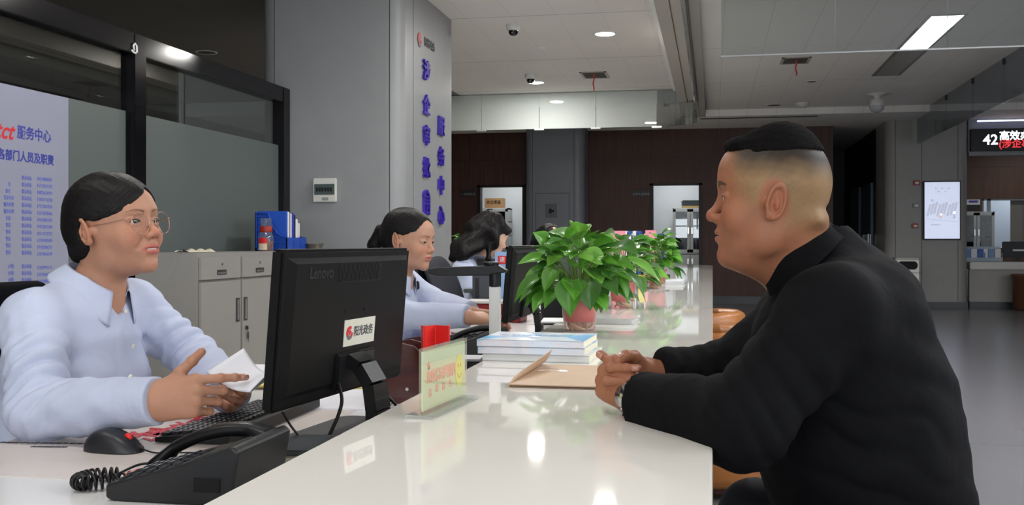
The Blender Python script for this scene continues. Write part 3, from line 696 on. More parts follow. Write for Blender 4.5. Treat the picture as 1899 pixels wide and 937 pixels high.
# desk mat with red lettering
t = thing('desk_mat', 'thin beige promotional desk mat with red lettering under the mouse and keyboard', 'desk mat', (-1.03, 1.83, DZ))
B((-.27, -.375, 0), (.25, .4, .0015)).build('sheet', mat('mat_beige', srgb(214, 204, 198), .35, var=.03), t)
def on_desk(px, py, z, ang): q = PZ(px, py, z); return Matrix.Translation(q) @ Matrix.Rotation(ang, 4, 'Z')
m = MB()
for i, (ch, px, py) in enumerate((('高', 300, 800), ('效', 345, 789), ('服', 385, 779), ('务', 425, 770), ('好', 262, 808))): text(m, ch, .085, on_desk(px, py, DZ + .0022, -1.35), depth=.0003, bold=.002, shear=.3)
m.build('red_lettering', mat('mat_red', srgb(205, 30, 45), .4), t, world=True)
for tx_, sz_, px_, py_, a_ in (('文明窗口', .022, 150, 799, 0), ('政务服务中心办事指南及咨询电话', .0135, 82, 822, .12), ('优质服务热线', .0115, 90, 829, .12)):
    m = MB(); text(m, tx_, sz_, on_desk(px_, py_, DZ + .0022, a_), depth=.0002, bold=.0003); m.build('grey_lettering', mat('mat_grey', srgb(70, 70, 74), .5), t, world=True)
# ---- mouse
t = thing('computer_mouse', 'black wired mouse with a red scroll wheel on the beige mat', 'mouse', (-1.053, 1.665, DZ + .0015), -.12)
def mouse_pt(u, v):
    a = 2 * math.pi * u; c, s_ = math.cos(a), math.sin(a)
    hx, hy = .057, .031
    x = hx * abs(c) ** .75 * (1 if c > 0 else -1); y = hy * abs(s_) ** .7 * (1 if s_ > 0 else -1)
    k = math.sin(v * math.pi / 2); r = math.cos(v * math.pi / 2) ** .55 if v < 1 else 0
    X = x * r; Z = .0388 * k * (1 - .32 * ((X / hx + .28) ** 2)) * (1 - .22 * max(0, X / hx))
    return Vector((X, y * r * (1 - .06 * max(0, X / hx)), .001 + Z))
m = MB(); m.smooth = True; m.grid(mouse_pt, 48, 16, True); m.build('shell', mat('mouse_black', srgb(34, 34, 38), .38), t)
m = MB(); m.smooth = True; m.lathe([(.007, -.0035), (.008, 0), (.007, .0035)], n=20, M=Matrix.Rotation(math.pi / 2, 4, 'X')); m.build('scroll_wheel', mat('wheel_red', srgb(220, 40, 40), .4), t, (.03, 0, .0262))
m = MB(); m.tube([(.042, 0, .0235), (.05, 0, .02), (.0565, 0, .0125)], .0011, 6); m.build('button_gap', mat('gap_black', srgb(5, 5, 5), .8), t)
def spline(pts, n=8):
    pts = [Vector(p) for p in pts]; out = []
    for i in range(len(pts) - 1):
        p0, p1, p2, p3 = pts[max(i - 1, 0)], pts[i], pts[i + 1], pts[min(i + 2, len(pts) - 1)]
        for k in range(n):
            u = k / n; out.append(.5 * ((2 * p1) + (p2 - p0) * u + (2 * p0 - 5 * p1 + 4 * p2 - p3) * u * u + (3 * p1 - p0 - 3 * p2 + p3) * u ** 3))
    return out + [pts[-1]]
m = MB(); m.smooth = True; m.tube(spline([(.056, 0, .008), (.09, -.004, .003), (.13, .01, .003), (.19, .03, .003), (.24, .05, .003)]), .0016, 6); m.build('cable', M_plasts, t)
# ---- keyboards
def keyboard(loc, rz, label):
    t = thing('computer_keyboard', label, 'keyboard', loc, rz, 'black keyboards on the desks')
    w, d = .44, .15                                        # local x along the long side, y depth (far = +y)
    m = MB(); m.prism([(-d / 2, .002), (d / 2, .004), (d / 2, .024), (d / 2 - .012, .025), (-d / 2, .010)], w, Matrix(((0, 0, 1, -w / 2), (1, 0, 0, 0), (0, 1, 0, 0), (0, 0, 0, 1)))); m.build('case', M_plasts, t)
    m = MB(); sl = (.025 - .010) / (d - .012)
    for r in range(6):
        y = -d / 2 + .012 + r * .0205 + (.006 if r == 5 else 0)
        x = -w / 2 + .01; n = 0
        while x < w / 2 - .02:
            kw = .0165
            if r == 0 and 4 <= n < 5: kw = .1
            if -w / 2 + .285 < x < -w / 2 + .292: x += .006
            z = .0102 + (y + d / 2) * sl
            m.box((x, y - .008, z), (x + kw, y + .008, z + .0055), .0015); x += kw + .0022; n += 1
    m.build('keys', mat('key_black', srgb(38, 38, 40), .45), t)
    m = MB(); rr = random.Random(5)
    for r in range(6):
        y = -d / 2 + .012 + r * .0205 + (.006 if r == 5 else 0); z = .0102 + (y + d / 2) * sl + .0056
        for k in range(22):
            x = -w / 2 + .014 + k * .0187
            if r == 0 and 4 < k < 10: continue
            m.box((x, y + .001, z), (x + .004, y + .005, z + .0003))
    m.build('key_legends', mat('legend_white', srgb(190, 190, 190), .5), t)
    return t
keyboard((-.945, 1.965, DZ + .0015), -math.pi / 2, 'long black keyboard on the beige mat beside the nearest monitor')
keyboard((-.93, 4.0, DZ), -math.pi / 2, 'black keyboard under the hands of the ponytailed woman')
# ---- desk phones
def curl(pts, R, turns, n):
    sp = spline(pts, 12); out = []; N = n
    for i in range(N):
        u = i / (N - 1) * (len(sp) - 1.001); k = int(u); p = sp[k].lerp(sp[k + 1], u - k); tg = (sp[k + 1] - sp[k]).normalized()
        x = tg.orthogonal().normalized() if i == 0 else (px_ - tg * px_.dot(tg)).normalized(); px_ = x; y = tg.cross(x); a = 2 * math.pi * turns * i / (N - 1)
        out.append(p + (x * math.cos(a) + y * math.sin(a)) * R)
    return out
def desk_phone(loc, rz, label, cord=True):
    """local: x from the user's edge (-) to the raised rear (+), y to the handset side"""
    t = thing('desk_phone', label, 'telephone', loc, rz, 'black desk phones')
    m = MB(); prof = [(-.1, .004), (-.088, .0), (.07, .0), (.098, .02), (.108, .078), (.098, .086), (.02, .058), (-.1, .024)]
    m.prism(prof, .185, Matrix(((1, 0, 0, 0), (0, 0, -1, .0925), (0, 1, 0, 0), (0, 0, 0, 1))))
    o = m.build('base', M_plast, t); bv = o.modifiers.new('b', 'BEVEL'); bv.width = .004; bv.segments = 2; bv.limit_method = 'ANGLE'
    A = math.atan2(.058 - .024, .12); zt = lambda x: (.024 + (x + .1) * (.034 / .12) if x < .02 else .058 + (x - .02) * (.028 / .078)) + .0003
    m = MB(); m2 = MB(); m3 = MB()
    for r in range(5):
        for c in range(5):
            x = -.078 + r * .0215; y = -.078 + c * .0235
            Mx = Matrix.Translation((x, y, zt(x))) @ Matrix.Rotation(-A, 4, 'Y')
            if c > 0 and r < 4: m.box((-.0075, -.009, 0), (.0075, .009, .005), .002, Mx); m2.box((-.0022, -.0035, .005), (.0022, .0035, .0053), 0, Mx)
            else: m.box((-.005, -.008, 0), (.005, .008, .003), .001, Mx)
    m.build('keys', mat('key_dark', srgb(48, 50, 54), .35), t); m2.build('key_legends', mat('legend_white', srgb(190, 190, 190), .5), t)
    Mx = Matrix.Translation((-.088, -.035, zt(-.088))) @ Matrix.Rotation(-A, 4, 'Y'); m3.box((-.006, -.016, 0), (.006, .016, .005), .002, Mx); m3.build('orange_key', mat('key_orange', srgb(225, 95, 60), .45), t)
    Mx = Matrix.Translation((.055, -.03, zt(.055))) @ Matrix.Rotation(-math.atan2(.028, .078), 4, 'Y')
    B((-.03, -.05, 0), (.03, .045, .004), .001)
    m = MB(); m.box((-.028, -.052, 0), (.028, .04, .002), .001, Mx); m.build('display', mat('phone_display', srgb(70, 72, 66), .2), t)
    m = MB(); Mx = Matrix.Translation((.06, 0, .0)); m.box((-.01, -.0945, .01), (.03, -.0915, .03)); m.build('socket', mat('gap_black', srgb(5, 5, 5), .8), t, (.05, 0, .01))
    # handset: arched bar with two heads, lying along x on the +y side
    m = MB(); m.smooth = True; HL = .108
    def hs(u, v):
        s = -HL + 2 * HL * u; k = s / HL; a = 2 * math.pi * v
        zc = .078 + .027 * (1 - k * k) + (.028 * k); hd = max(0, (abs(k) - .62) / .38) ** .6
        ry = .019 + .009 * hd; rz_ = .011 + .007 * hd
        if u in (0, 1): ry *= .55; rz_ *= .55
        c, s2 = math.cos(a), math.sin(a)
        return Vector((s, .062 + ry * math.copysign(abs(c) ** .7, c), zc - .012 * hd + rz_ * math.copysign(abs(s2) ** .7, s2)))
    vs = [hs(i / 30, j / 20) for i in range(31) for j in range(20)]; fs = [(i * 20 + j, (i + 1) * 20 + j, (i + 1) * 20 + (j + 1) % 20, i * 20 + (j + 1) % 20) for i in range(30) for j in range(20)] + [tuple(range(20)), tuple(600 + j for j in range(20))[::-1]]
    m.add(vs, fs); h = m.build('handset', M_plasts, t, (-.01, 0, -.03))
    m = MB(); m.smooth = True
    for s in (-1, 1): m.lathe([(.021, 0), (.023, .012), (.019, .024)], (s * .086, .062, .038 + .028 * s + .004), n=24)
    m.build('earpieces', M_plasts, h)
    if cord:
        m = MB(); m.smooth = True
        m.tube(spline([(-.116, .062, .022), (-.135, .05, .02), (-.15, .02, .012)]), .0022, 6)
        m.tube(curl([(-.15, .02, .012), (-.178, -.0, .013), (-.185, -.03, .0125), (-.165, -.05, .0125), (-.14, -.035, .0125), (-.11, -.0, .0125), (-.1, .01, .0125)], .0095, 24, 480), .0023, 6, False)
        m.build('coiled_cord', M_plasts, t)
    return t
desk_phone((-.765, 1.437, DZ), 0, 'black desk phone with an orange key in the lower left foreground')
desk_phone((-.80, 3.38, DZ), 0, 'black desk phone beside the document camera post', False)
# second device at the bottom edge
t = thing('calculator', 'black desk calculator with grey keys, half cut off by the bottom edge', 'calculator', (-.70, 1.19, DZ), 0)
m = MB(); m.prism([(-.1, 0), (.1, 0), (.1, .028), (-.1, .012)], .15, Matrix(((1, 0, 0, 0), (0, 0, -1, .075), (0, 1, 0, 0), (0, 0, 0, 1)))); m.build('case', M_plast, t)
m = MB()
for r in range(5):
    for c in range(5):
        x = -.085 + r * .024; z = .012 + (x + .1) * .08; m.box((x, -.066 + c * .027, z), (x + .017, -.046 + c * .027, z + .006), .003)
m.build('keys', mat('key_grey', srgb(120, 128, 134), .4), t)
B((.05, -.06, .024), (.09, .06, .029), .002).build('display', mat('phone_display', srgb(70, 72, 66), .2), t)
# small box near the counter edge
t = thing('stamp_pad_box', 'small cream box with a dark lid between phone and monitor foot', 'box', (-.68, 1.66, DZ), .1)
B((-.05, -.07, 0), (.05, .07, .022), .003).build('box_body', mat('cream', srgb(205, 200, 182), .5), t); B((-.052, -.072, .022), (.052, .072, .032), .003).build('lid', mat('lid_grey', srgb(70, 72, 74), .3), t)
# ---- monitors seen from behind
def monitor(loc, rz, label, full=True):
    """screen faces local -x, width along y"""
    t = thing('computer_monitor', label, 'monitor', loc, rz, 'black monitors on the desks')
    w, h, zb = .27, .286, .078; L = math.radians(4.5)
    Mx = Matrix.Translation((0, 0, zb)) @ Matrix.Rotation(L, 4, 'Y')
    m = MB(); m.box((-.012, -w, 0), (.012, w, h), .005, Mx); c = m.build('casing', mat('monitor_black', srgb(13, 13, 13), .5, bump=.12, bscale=700, spec=.22), t)
    m = MB(); m.cur = 0
    a = [(.012, -w + .015, .02), (.012, w - .015, .02), (.012, w - .015, h - .015), (.012, -w + .015, h - .015)]
    b_ = [(.021, -w + .03, .03), (.021, w - .03, .03), (.021, w - .035, h - .025), (.021, -w + .035, h - .025)]
    m.add([Mx @ Vector(v) for v in a + b_], [(4, 5, 6, 7), (0, 1, 5, 4), (1, 2, 6, 5), (2, 3, 7, 6), (3, 0, 4, 7)]); m.build('back_shell', MATS['monitor_black'], t)
    m = MB(); m.box((-.0135, -w + .012, .018), (-.0121, w - .012, h - .012), 0, Mx); m.build('screen', mat('screen_off', srgb(40, 50, 70), .1), t)
    m = MB()
    for k in range(32): m.box((.0125, -.03 + k * .0056 - .045, h - .062), (.0225, -.03 + k * .0056 - .0425, h - .026), 0, Mx)
    m.box((.0122, -.077, h - .064), (.0214, .105, h - .024), 0, Mx); m.build('vent_grille', mat('vent_black', srgb(8, 8, 9), .7), t)
    m = MB(); m.box((.016, -.07, .012), (.03, .09, .085), .004, Mx); m.build('port_cover', M_plasts, t)
    for y in (-.035, .045):
        m = MB(); m.lathe([(.004, -.001), (.004, .0012)], n=12, M=Mx @ Matrix.Translation((.021, y, .165)) @ Matrix.Rotation(math.pi / 2, 4, 'Y')); m.build('screw', mat('gap_black', srgb(5, 5, 5), .8), t)
    m = MB(); pts = [(.03, 0, zb + .07), (.055, 0, zb + .055), (.078, 0, zb + .02), (.085, 0, zb - .03), (.085, 0, .012)]
    for (p, q) in zip(pts, pts[1:]):
        p, q = Vector(p), Vector(q); d = (q - p); n = Vector((d.z, 0, -d.x)).normalized() * .012
        m.add([p + n + Vector((0, -.032, 0)), p - n + Vector((0, -.032, 0)), p - n + Vector((0, .032, 0)), p + n + Vector((0, .032, 0)), q + n + Vector((0, -.032, 0)), q - n + Vector((0, -.032, 0)), q - n + Vector((0, .032, 0)), q + n + Vector((0, .032, 0))], [(0, 1, 2, 3), (7, 6, 5, 4), (0, 4, 5, 1), (1, 5, 6, 2), (2, 6, 7, 3), (3, 7, 4, 0)])
    o = m.build('stand_neck', M_plasts, t)
    m = MB(); m.prism(rounded_rect(-.055, .125, -.13, .13, .03), .009); o = m.build('stand_base', M_plast, t)
    if full:
        M2 = Mx @ Matrix.Translation((.0216, .02, .122)) @ Matrix(((0, 0, 1, 0), (1, 0, 0, 0), (0, 1, 0, 0), (0, 0, 0, 1)))
        m = MB(); m.box((-.06, -.026, -.001), (.075, .026, .0006), 0, M2); st = m.build('asset_sticker', mat('sticker', srgb(216, 214, 200), .5), t)
        m = MB(); emblem(m, M2 @ Matrix.Translation((-.038, 0, .0008)), .0135); m.build('emblem', [Mred, Mgr], st)
        m = MB(); text(m, '阳光政务', .0215, M2 @ Matrix.Translation((.023, 0, .0008)), depth=.0003, bold=.0004); m.build('sticker_lettering', mat('letter_grey', srgb(70, 72, 78), .5), st)
        M3 = Mx @ Matrix.Translation((.0205, -.145, h - .043)) @ Matrix(((0, 0, 1, 0), (1, 0, 0, 0), (0, 1, 0, 0), (0, 0, 0, 1)))
        m = MB(); text(m, 'Lenovo', .03, M3, depth=.0012, bold=.0005); m.build('embossed_name', mat('emboss', srgb(44, 44, 46), .3), t)
        m = MB(); m.smooth = True
        m.tube(spline([(.034, -.07, zb + .03), (.05, -.085, zb), (.05, -.1, .05), (.045, -.13, .01), (.07, -.16, .006)]), .0035, 8)
        m.tube(spline([(-.01, -.2, .07), (.02, -.21, .04), (.05, -.2, .01), (.09, -.19, .006)]), .0022, 8)
        m.tube(spline([(.03, .05, zb + .03), (.07, .08, .06), (.1, .1, .02), (.12, .12, .006)]), .003, 8); m.build('cables', M_plasts, t)
    return t
monitor((-.728, 1.93, DZ), -.12, 'large black monitor seen from behind on the nearest desk, with a white sticker')
monitor((-.75, 3.945, DZ), 0, 'black monitor seen from behind in front of the ponytailed woman', False)
# loose sheets and sticky notes
def sheets(name, label, cat, px, py, z, w, d, n, rz, col, group=None, glossy=.5, th=.0012):
    q = PZ(px, py, z); t = thing(name, label, cat, (q.x, q.y, z), rz, group); rr = random.Random(px)
    m = MB()
    for i in range(n):
        a = rr.uniform(-.03, .03); Mx = Matrix.Translation((rr.uniform(-.003, .003), rr.uniform(-.003, .003), i * th)) @ Matrix.Rotation(a, 4, 'Z')
        m.box((-w / 2, -d / 2, 0), (w / 2, d / 2, th * .9), 0, Mx)
    m.build('sheets', mat('sheet_%d_%d_%d' % col, srgb(*col), glossy), t); return t
sheets('paper_stack', 'white sheets lying under the nearest monitor', 'papers', 640, 742, DZ, .24, .3, 3, .1, (226, 226, 232), 'loose paper on the desks')
sheets('paper_stack', 'thin yellowish folder lying behind the nearest monitor foot', 'papers', 655, 715, DZ, .2, .14, 4, .3, (222, 206, 130), 'loose paper on the desks')
sheets('paper_stack', 'white sheets on the desk just past the far hand of the nearest woman', 'papers', 505, 690, DZ, .2, .28, 4, .1, (226, 226, 232), 'loose paper on the desks')
sheets('sticky_notes', 'small yellow sticky note pad left of the nearest monitor', 'sticky notes', 494, 716, DZ + .006, .06, .06, 5, .2, (228, 210, 120))
sheets('paper_stack', 'white sheets on the desk beside the ponytailed woman', 'papers', 760, 632, DZ, .3, .5, 3, .02, (226, 228, 234), 'loose paper on the desks')
# ---- wooden desk organiser
t = thing('desk_organizer', 'dark red-brown wooden desk organiser with arched dividers beside the nearest monitor', 'organizer', (-.725, 2.36, DZ))
mw = wood_mat('mahogany', srgb(50, 20, 18), srgb(84, 36, 30), .25, (4, 30, 30))
arch = [(-.068, 0), (.062, 0), (.062, .118), (.045, .134), (.01, .142), (-.025, .136), (-.05, .115), (-.068, .085)]
for k, y in enumerate((-.075, .01, .09)):
    m = MB(); m.prism(arch, .011, Matrix(((1, 0, 0, 0), (0, 0, -1, y + .011), (0, 1, 0, 0), (0, 0, 0, 1)))); m.build('divider', mw, t)
B((-.066, -.07, 0), (.06, .1, .01)).build('floor', mw, t); B((.05, -.064, .01), (.06, .09, .07)).build('back_board', mw, t)
m = MB(); m.lathe([(.004, 0), (.004, .002)], n=12, M=Matrix.Translation((.03, -.0765, .035)) @ Matrix.Rotation(math.pi / 2, 4, 'X')); m.build('screw', M_chrome, t)
# red folded holder standing in it
q = P(806, 628, 2.36); t = thing('card_holder', 'bright red folded leather holder standing in the wooden organiser', 'wallet', (q.x + .002, q.y, q.z - .045), .35)
mr = mat('red_leather', srgb(216, 38, 34), .4, bump=.2, bscale=300)
m = MB(); pts = [(-.03, .018), (-.028, -.018), (-.001, .012), (.002, .012), (.03, -.016), (.033, .02)]
th = .0035
def zig(m, pts, z0, z1, th):
    for (xa, ya), (xb, yb) in zip(pts, pts[1:]):
        dd = Vector((xb - xa, yb - ya, 0)).normalized(); nn = Vector((-dd.y, dd.x, 0)) * th / 2; A, B_ = Vector((xa, ya, 0)), Vector((xb, yb, 0))
        c = [A - nn, B_ - nn, B_ + nn, A + nn]
        m.add([(v.x, v.y, z0) for v in c] + [(v.x, v.y, z1) for v in c], [(0, 3, 2, 1), (4, 5, 6, 7), (0, 1, 5, 4), (1, 2, 6, 5), (2, 3, 7, 6), (3, 0, 4, 7)])
zig(m, pts, 0, .075, th); m.build('cover', mr, t)
sheets('folder', 'blue plastic folder lying on the desk behind the organiser', 'folder', 768, 632, DZ + .008, .1, .2, 1, .35, (40, 84, 176), None, .3, .004)
# pens lying
for i, (a, b_, c, lb) in enumerate((((826, 622), (860, 640), (160, 165, 175), 'silver pen lying behind the red holder'), ((838, 618), (856, 622), (190, 40, 60), 'red pen lying behind the red holder'))):
    p, q = PZ(a[0], a[1], DZ + .012), PZ(b_[0], b_[1], DZ + .012); q = p + (q - p).normalized() * .14
    m = MB(); m.smooth = True; m.tube([p, p + (q - p) * .9, q], [.004, .004, .001], 10); tag(m.build('pen', mat('pen_%d' % i, srgb(*c), .25, .3), None), lb, 'pen', 'pens beside the organiser')
# ---- document camera
q = P(918, 560, 3.0); t = thing('document_camera', 'document camera with a silver post and black folding arm over the second desk', 'document camera', (q.x, q.y, DZ))
B((-.22, -.1, 0), (.03, .22, .012), .005).build('base_plate', mat('doc_base', srgb(40, 42, 46), .3), t)
B((-.0155, -.014, .012), (.0155, .014, .25), .004).build('post', mat('doc_silver', srgb(196, 196, 192), .3, .2), t)
m = MB(); m.lathe([(.017, .245), (.018, .25), (.018, .285), (.012, .29)], n=24); m.build('collar', M_plasts, t)
m = MB(); top = [(-.2, .283), (-.195, .298), (-.16, .302), (-.02, .307), (.005, .312), (.038, .294), (.036, .288), (.0, .283), (-.02, .278), (-.17, .276)]
m.prism(top, .04, Matrix(((1, 0, 0, 0), (0, 0, -1, .02), (0, 1, 0, 0), (0, 0, 0, 1)))); o = m.build('arm', M_plasts, t); bv = o.modifiers.new('b', 'BEVEL'); bv.width = .004; bv.segments = 2; bv.limit_method = 'ANGLE'
m = MB(); m.smooth = False; m.lathe([(.02, .308), (.024, .311), (.024, .317), (.018, .319)], (-.012, 0, 0), n=28); m.build('camera_head', M_plasts, t)
# box with paper, computer case, red box behind
q = PZ(882, 682, DZ + .03); t = thing('card_reader', 'black box with a white card on top beside the counter edge, behind the acrylic sign', 'card reader', (q.x - .02, q.y, DZ), .1)
B((-.055, -.075, 0), (.055, .075, .055), .005).build('case', M_plasts, t); B((-.05, -.03, .055), (.035, .07, .0565)).build('white_card', mat('card_white', srgb(215, 212, 220), .4), t)
for k in (0, 1): B((.02 + k * .012, -.0765, .03), (.026 + k * .012, -.0745, .035)).build('indicator', mat('brassy', srgb(190, 170, 110), .3), t)
t = thing('computer_case', 'dark grey computer case on the third desk, behind the ponytailed woman\'s hands', 'computer', (-1.05, 4.95, DZ))
B((-.115, -.03, 0), (.1, .1, .222), .006).build('case', mat('case_grey', srgb(74, 78, 84), .4), t); B((-.1, -.033, .02), (-.08, -.029, .2)).build('edge_trim', M_dark, t)
t = thing('document_box', 'low red box with papers on top behind the ponytailed woman\'s hands', 'box', (-1.04, 4.78, DZ))
B((-.05, -.09, 0), (.16, .09, .088), .004).build('box_body', mat('box_red', srgb(140, 30, 28), .4), t); B((-.12, -.1, .089), (.17, .1, .1), .001).build('papers', mat('papers_white', srgb(205, 200, 196), .6), t); B((.02, -.094, .03), (.03, -.09, .06)).build('brass_tab', MATS['brassy'], t)
q = P(940, 545, 5.0); t = thing('leaflet_stand', 'upright blue and white leaflet with a red mark, left of the second monitor', 'leaflet', (q.x, q.y, DZ), -.1)
B((-.06, -.003, 0), (.06, .003, .33)).build('sheet', mat('leaflet_blue', srgb(150, 185, 230), .4, var=.15, vscale=8), t); B((-.045, -.0045, .27), (.0, -.003, .31)).build('red_mark', Mred, t); B((-.06, -.03, 0), (.06, .04, .004)).build('foot', MATS['clear_plastic'], t)
m = MB(); text(m, '速', .03, Matrix.Translation((-.023, -.005, .29)) @ Matrix(((1, 0, 0, 0), (0, 0, -1, 0), (0, 1, 0, 0), (0, 0, 0, 1))), depth=.0003); m.build('white_mark', M_white, t)
q = P(927, 480, 5.4); t = thing('laptop', 'open silver-framed laptop on the third desk, seen past the document camera', 'laptop', (q.x, q.y, DZ), 0)
m = MB(); Mx = Matrix.Translation((0, 0, .14)) @ Matrix.Rotation(math.radians(-20), 4, 'X'); m.box((-.15, -.006, 0), (.15, .006, .17), .004, Mx); m.build('lid', mat('silver', srgb(130, 134, 140), .3, .5), t)
m = MB(); m.box((-.135, -.009, .012), (.135, -.005, .155), 0, Mx); m.build('screen', M_dark, t)
B((-.15, -.2, .118), (.15, .02, .138), .004).build('keyboard_base', MATS['silver'], t); B((-.1, -.15, 0), (.1, .0, .118), .004).build('riser', M_dark, t)
q = PZ(1022, 613, DZ); t = thing('computer_case', 'small black computer case behind the second monitor, half hidden by leaves', 'computer', (-.7, 4.72, DZ))
B((-.07, -.12, 0), (.09, .16, .2), .006).build('case', M_plast, t); B((-.06, -.123, .02), (.08, -.119, .18)).build('front_grille', mat('vent_black', srgb(8, 8, 9), .7), t)
# ---- things on the counter
t = thing('acrylic_sign', 'upright clear acrylic desk sign with red lettering and a yellow smiling face on the counter', 'desk sign', (-.478, 1.8, TZ), -.1)
M_acr = pane_mat('acrylic', (.96, .98, .92, 1), ior=1.4, film=.1, filmcol=(.88, .9, .8, 1))
B((-.0045, -.112, .006), (-.0015, .112, .118), .001).build('rear_plate', M_acr, t); B((.0015, -.112, .006), (.0045, .112, .118), .001).build('front_plate', M_acr, t)
B((-.0012, -.108, .01), (.0012, .108, .09)).build('insert_sheet', mat('insert_green', srgb(226, 226, 198), .5), t)
B((-.0012, -.108, .0905), (.0012, .108, .112)).build('top_strip', mat('insert_pale', srgb(216, 224, 200), .5), t)
B((-.026, -.125, 0), (.026, .125, .006), .002).build('foot', pane_mat('acrylic_foot', (.95, .97, .95, 1), ior=1.6, film=.3, filmcol=(.85, .87, .84, 1)), t)
YZ = Matrix(((0, 0, 1, 0), (1, 0, 0, 0), (0, 1, 0, 0), (0, 0, 0, 1)))
m = MB(); Mt = Matrix.Translation((.0015, 0, 0)) @ YZ
text(m, '您的满意是我们', .024, Mt @ Matrix.Translation((-.018, .064, 0)), depth=.0003, bold=.0008, shear=.0, sx=.86)
for k, ch in enumerate('满意服务'): text(m, ch, .015, Mt @ Matrix.Translation((-.075 + k * .034, .04 - (k == 0) * .004, 0)), depth=.0003, bold=.0004)
emblem(m, Mt @ Matrix.Translation((-.08, .086, 0)), .007); m.cur = 0
m.build('red_lettering', [mat('insert_red', srgb(238, 160, 140), .5), MATS['emblem_grey']], t)
m = MB(); m.lathe([(.021, 0), (.021, .0006)], n=36, M=Mt @ Matrix.Translation((.075, .06, 0)), sy=1.45); fc = m.build('smiling_face', mat('face_yellow', srgb(232, 222, 110), .5), t)
m = MB()
for s in (-1, 1): m.lathe([(.0022, .0006), (.0022, .001)], n=12, M=Mt @ Matrix.Translation((.075 + s * .007, .069, 0)), sy=1.6)
m.tube([Mt @ Vector((.075 + .011 * math.cos(a), .058 + .012 * math.sin(a), .0008)) for a in [math.radians(200 + 14 * k) for k in range(11)]], .0008, 5); m.build('face_marks', mat('face_line', srgb(190, 160, 60), .5), fc)
# stack of three thick books
def cover_mat(name, a, b_):
    m = bpy.data.materials.new(name); m.use_nodes = True; nt = m.node_tree; N = nt.nodes; L = nt.links; p = N['Principled BSDF']; p.inputs['Roughness'].default_value = .25
    tc = N.new('ShaderNodeTexCoord'); n = N.new('ShaderNodeTexNoise'); n.inputs['Scale'].default_value = 6; n.inputs['Detail'].default_value = 2; r = N.new('ShaderNodeValToRGB')
    r.color_ramp.elements[0].position = .38; r.color_ramp.elements[1].position = .6; r.color_ramp.elements[0].color = a; r.color_ramp.elements[1].color = b_
    e = r.color_ramp.elements.new(.5); e.color = srgb(228, 226, 232)
    L.new(tc.outputs['Object'], n.inputs[0]); L.new(n.outputs[0], r.inputs[0]); L.new(r.outputs[0], p.inputs[0]); return m
mcov = cover_mat('blue_cover', srgb(120, 186, 228), srgb(214, 226, 240)); mpages = mat('book_pages', srgb(226, 220, 196), .8)
bk = [(0, .0175, 0, -.434, 2.655, 'plain white thick book, bottom of the stack on the counter', mat('plain_cover', srgb(226, 228, 226), .3)), (.0178, .0185, 0, -.445, 2.65, 'pale blue thick book, middle of the stack on the counter', mcov), (.0366, .0175, 0, -.447, 2.648, 'pale blue thick book, topmost of the stack on the counter', mcov)]
for z, h, a, x, y, lb, mc in bk:
    t = thing('book', lb, 'book', (x, y, TZ + z + .0002), -.035, 'thick books stacked on the counter')
    m = MB(); w, d = .137, .118
    m.box((-w, -d, 0), (w, d, .0012)).box((-w, -d, h - .0012), (w, d, h)).box((-w, -d, 0), (w, -d + .0015, h))
    m.build('cover', mc, t); B((-w + .002, -d + .002, .0013), (w - .002, d - .002, h - .0013)).build('pages', mpages, t)
    if 'topmost' in lb:
        m = MB(); text(m, '办事指南汇编', .03, Matrix.Translation((-.02, .02, h + .0003)), depth=.0001); text(m, '政务服务中心', .014, Matrix.Translation((-.02, -.03, h + .0003)), depth=.0001); m.build('title', mat('title_blue', srgb(150, 170, 205), .5), t)
        m = MB(); m.prism([(.07, .0), (.09, .04), (.137, .06), (.137, -.116), (.11, -.08), (.085, -.03)], .0002, Matrix.Translation((0, 0, h + .0001))); m.build('cover_print', mat('cover_print', srgb(96, 170, 224), .3), t)
# kraft envelope
t = thing('kraft_envelope', 'brown kraft envelope with a raised flap and white string button in front of the books', 'envelope', (-.255, 2.25, TZ), 0)
mk = mat('kraft', srgb(192, 164, 136), .6, var=.05, vscale=20)
MB().box((-.16, -.17, 0.0005), (.08, .19, .0065), .001).build('body', mk, t)
B((-.158, -.172, .0022), (.082, -.1695, .0045)).build('inner_edge', mat('kraft_dark', srgb(80, 52, 34), .7), t)
fl = MB(); fl.grid(lambda u, v: Vector((-.16 + .045 * math.sin(v * 1.2) * u ** .5 * (1 if u < .9 else 1), -.17 + .36 * v * (1 - .0 * u) + u * .06 * (1 - 2 * v) * .9, .0065 + .036 * u * (v ** .7) + .006 * u)), 10, 14)
o = link('flap', fl.mesh('flap'), mk, t); sd = o.modifiers.new('s', 'SOLIDIFY'); sd.thickness = .0015
q = PZ(1043, 689, TZ + .007) - Vector(t.location); m = MB(); m.lathe([(.0125, .0066), (.0125, .0085), (.011, .009)], (q.x, q.y, 0), n=28); m.build('string_button', mat('button_white', srgb(240, 240, 238), .4), t)
m = MB(); m.smooth = True; m.tube(spline([(q.x, q.y, .009), (q.x - .02, q.y + .04, .0085), (q.x - .06, q.y + .05, .009), (-.15, .1, .012)]), .0007, 5); m.tube(spline([(q.x, q.y, .009), (q.x - .04, q.y + .0, .0085), (-.13, .02, .012)]), .0007, 5); m.build('string', M_white, t)
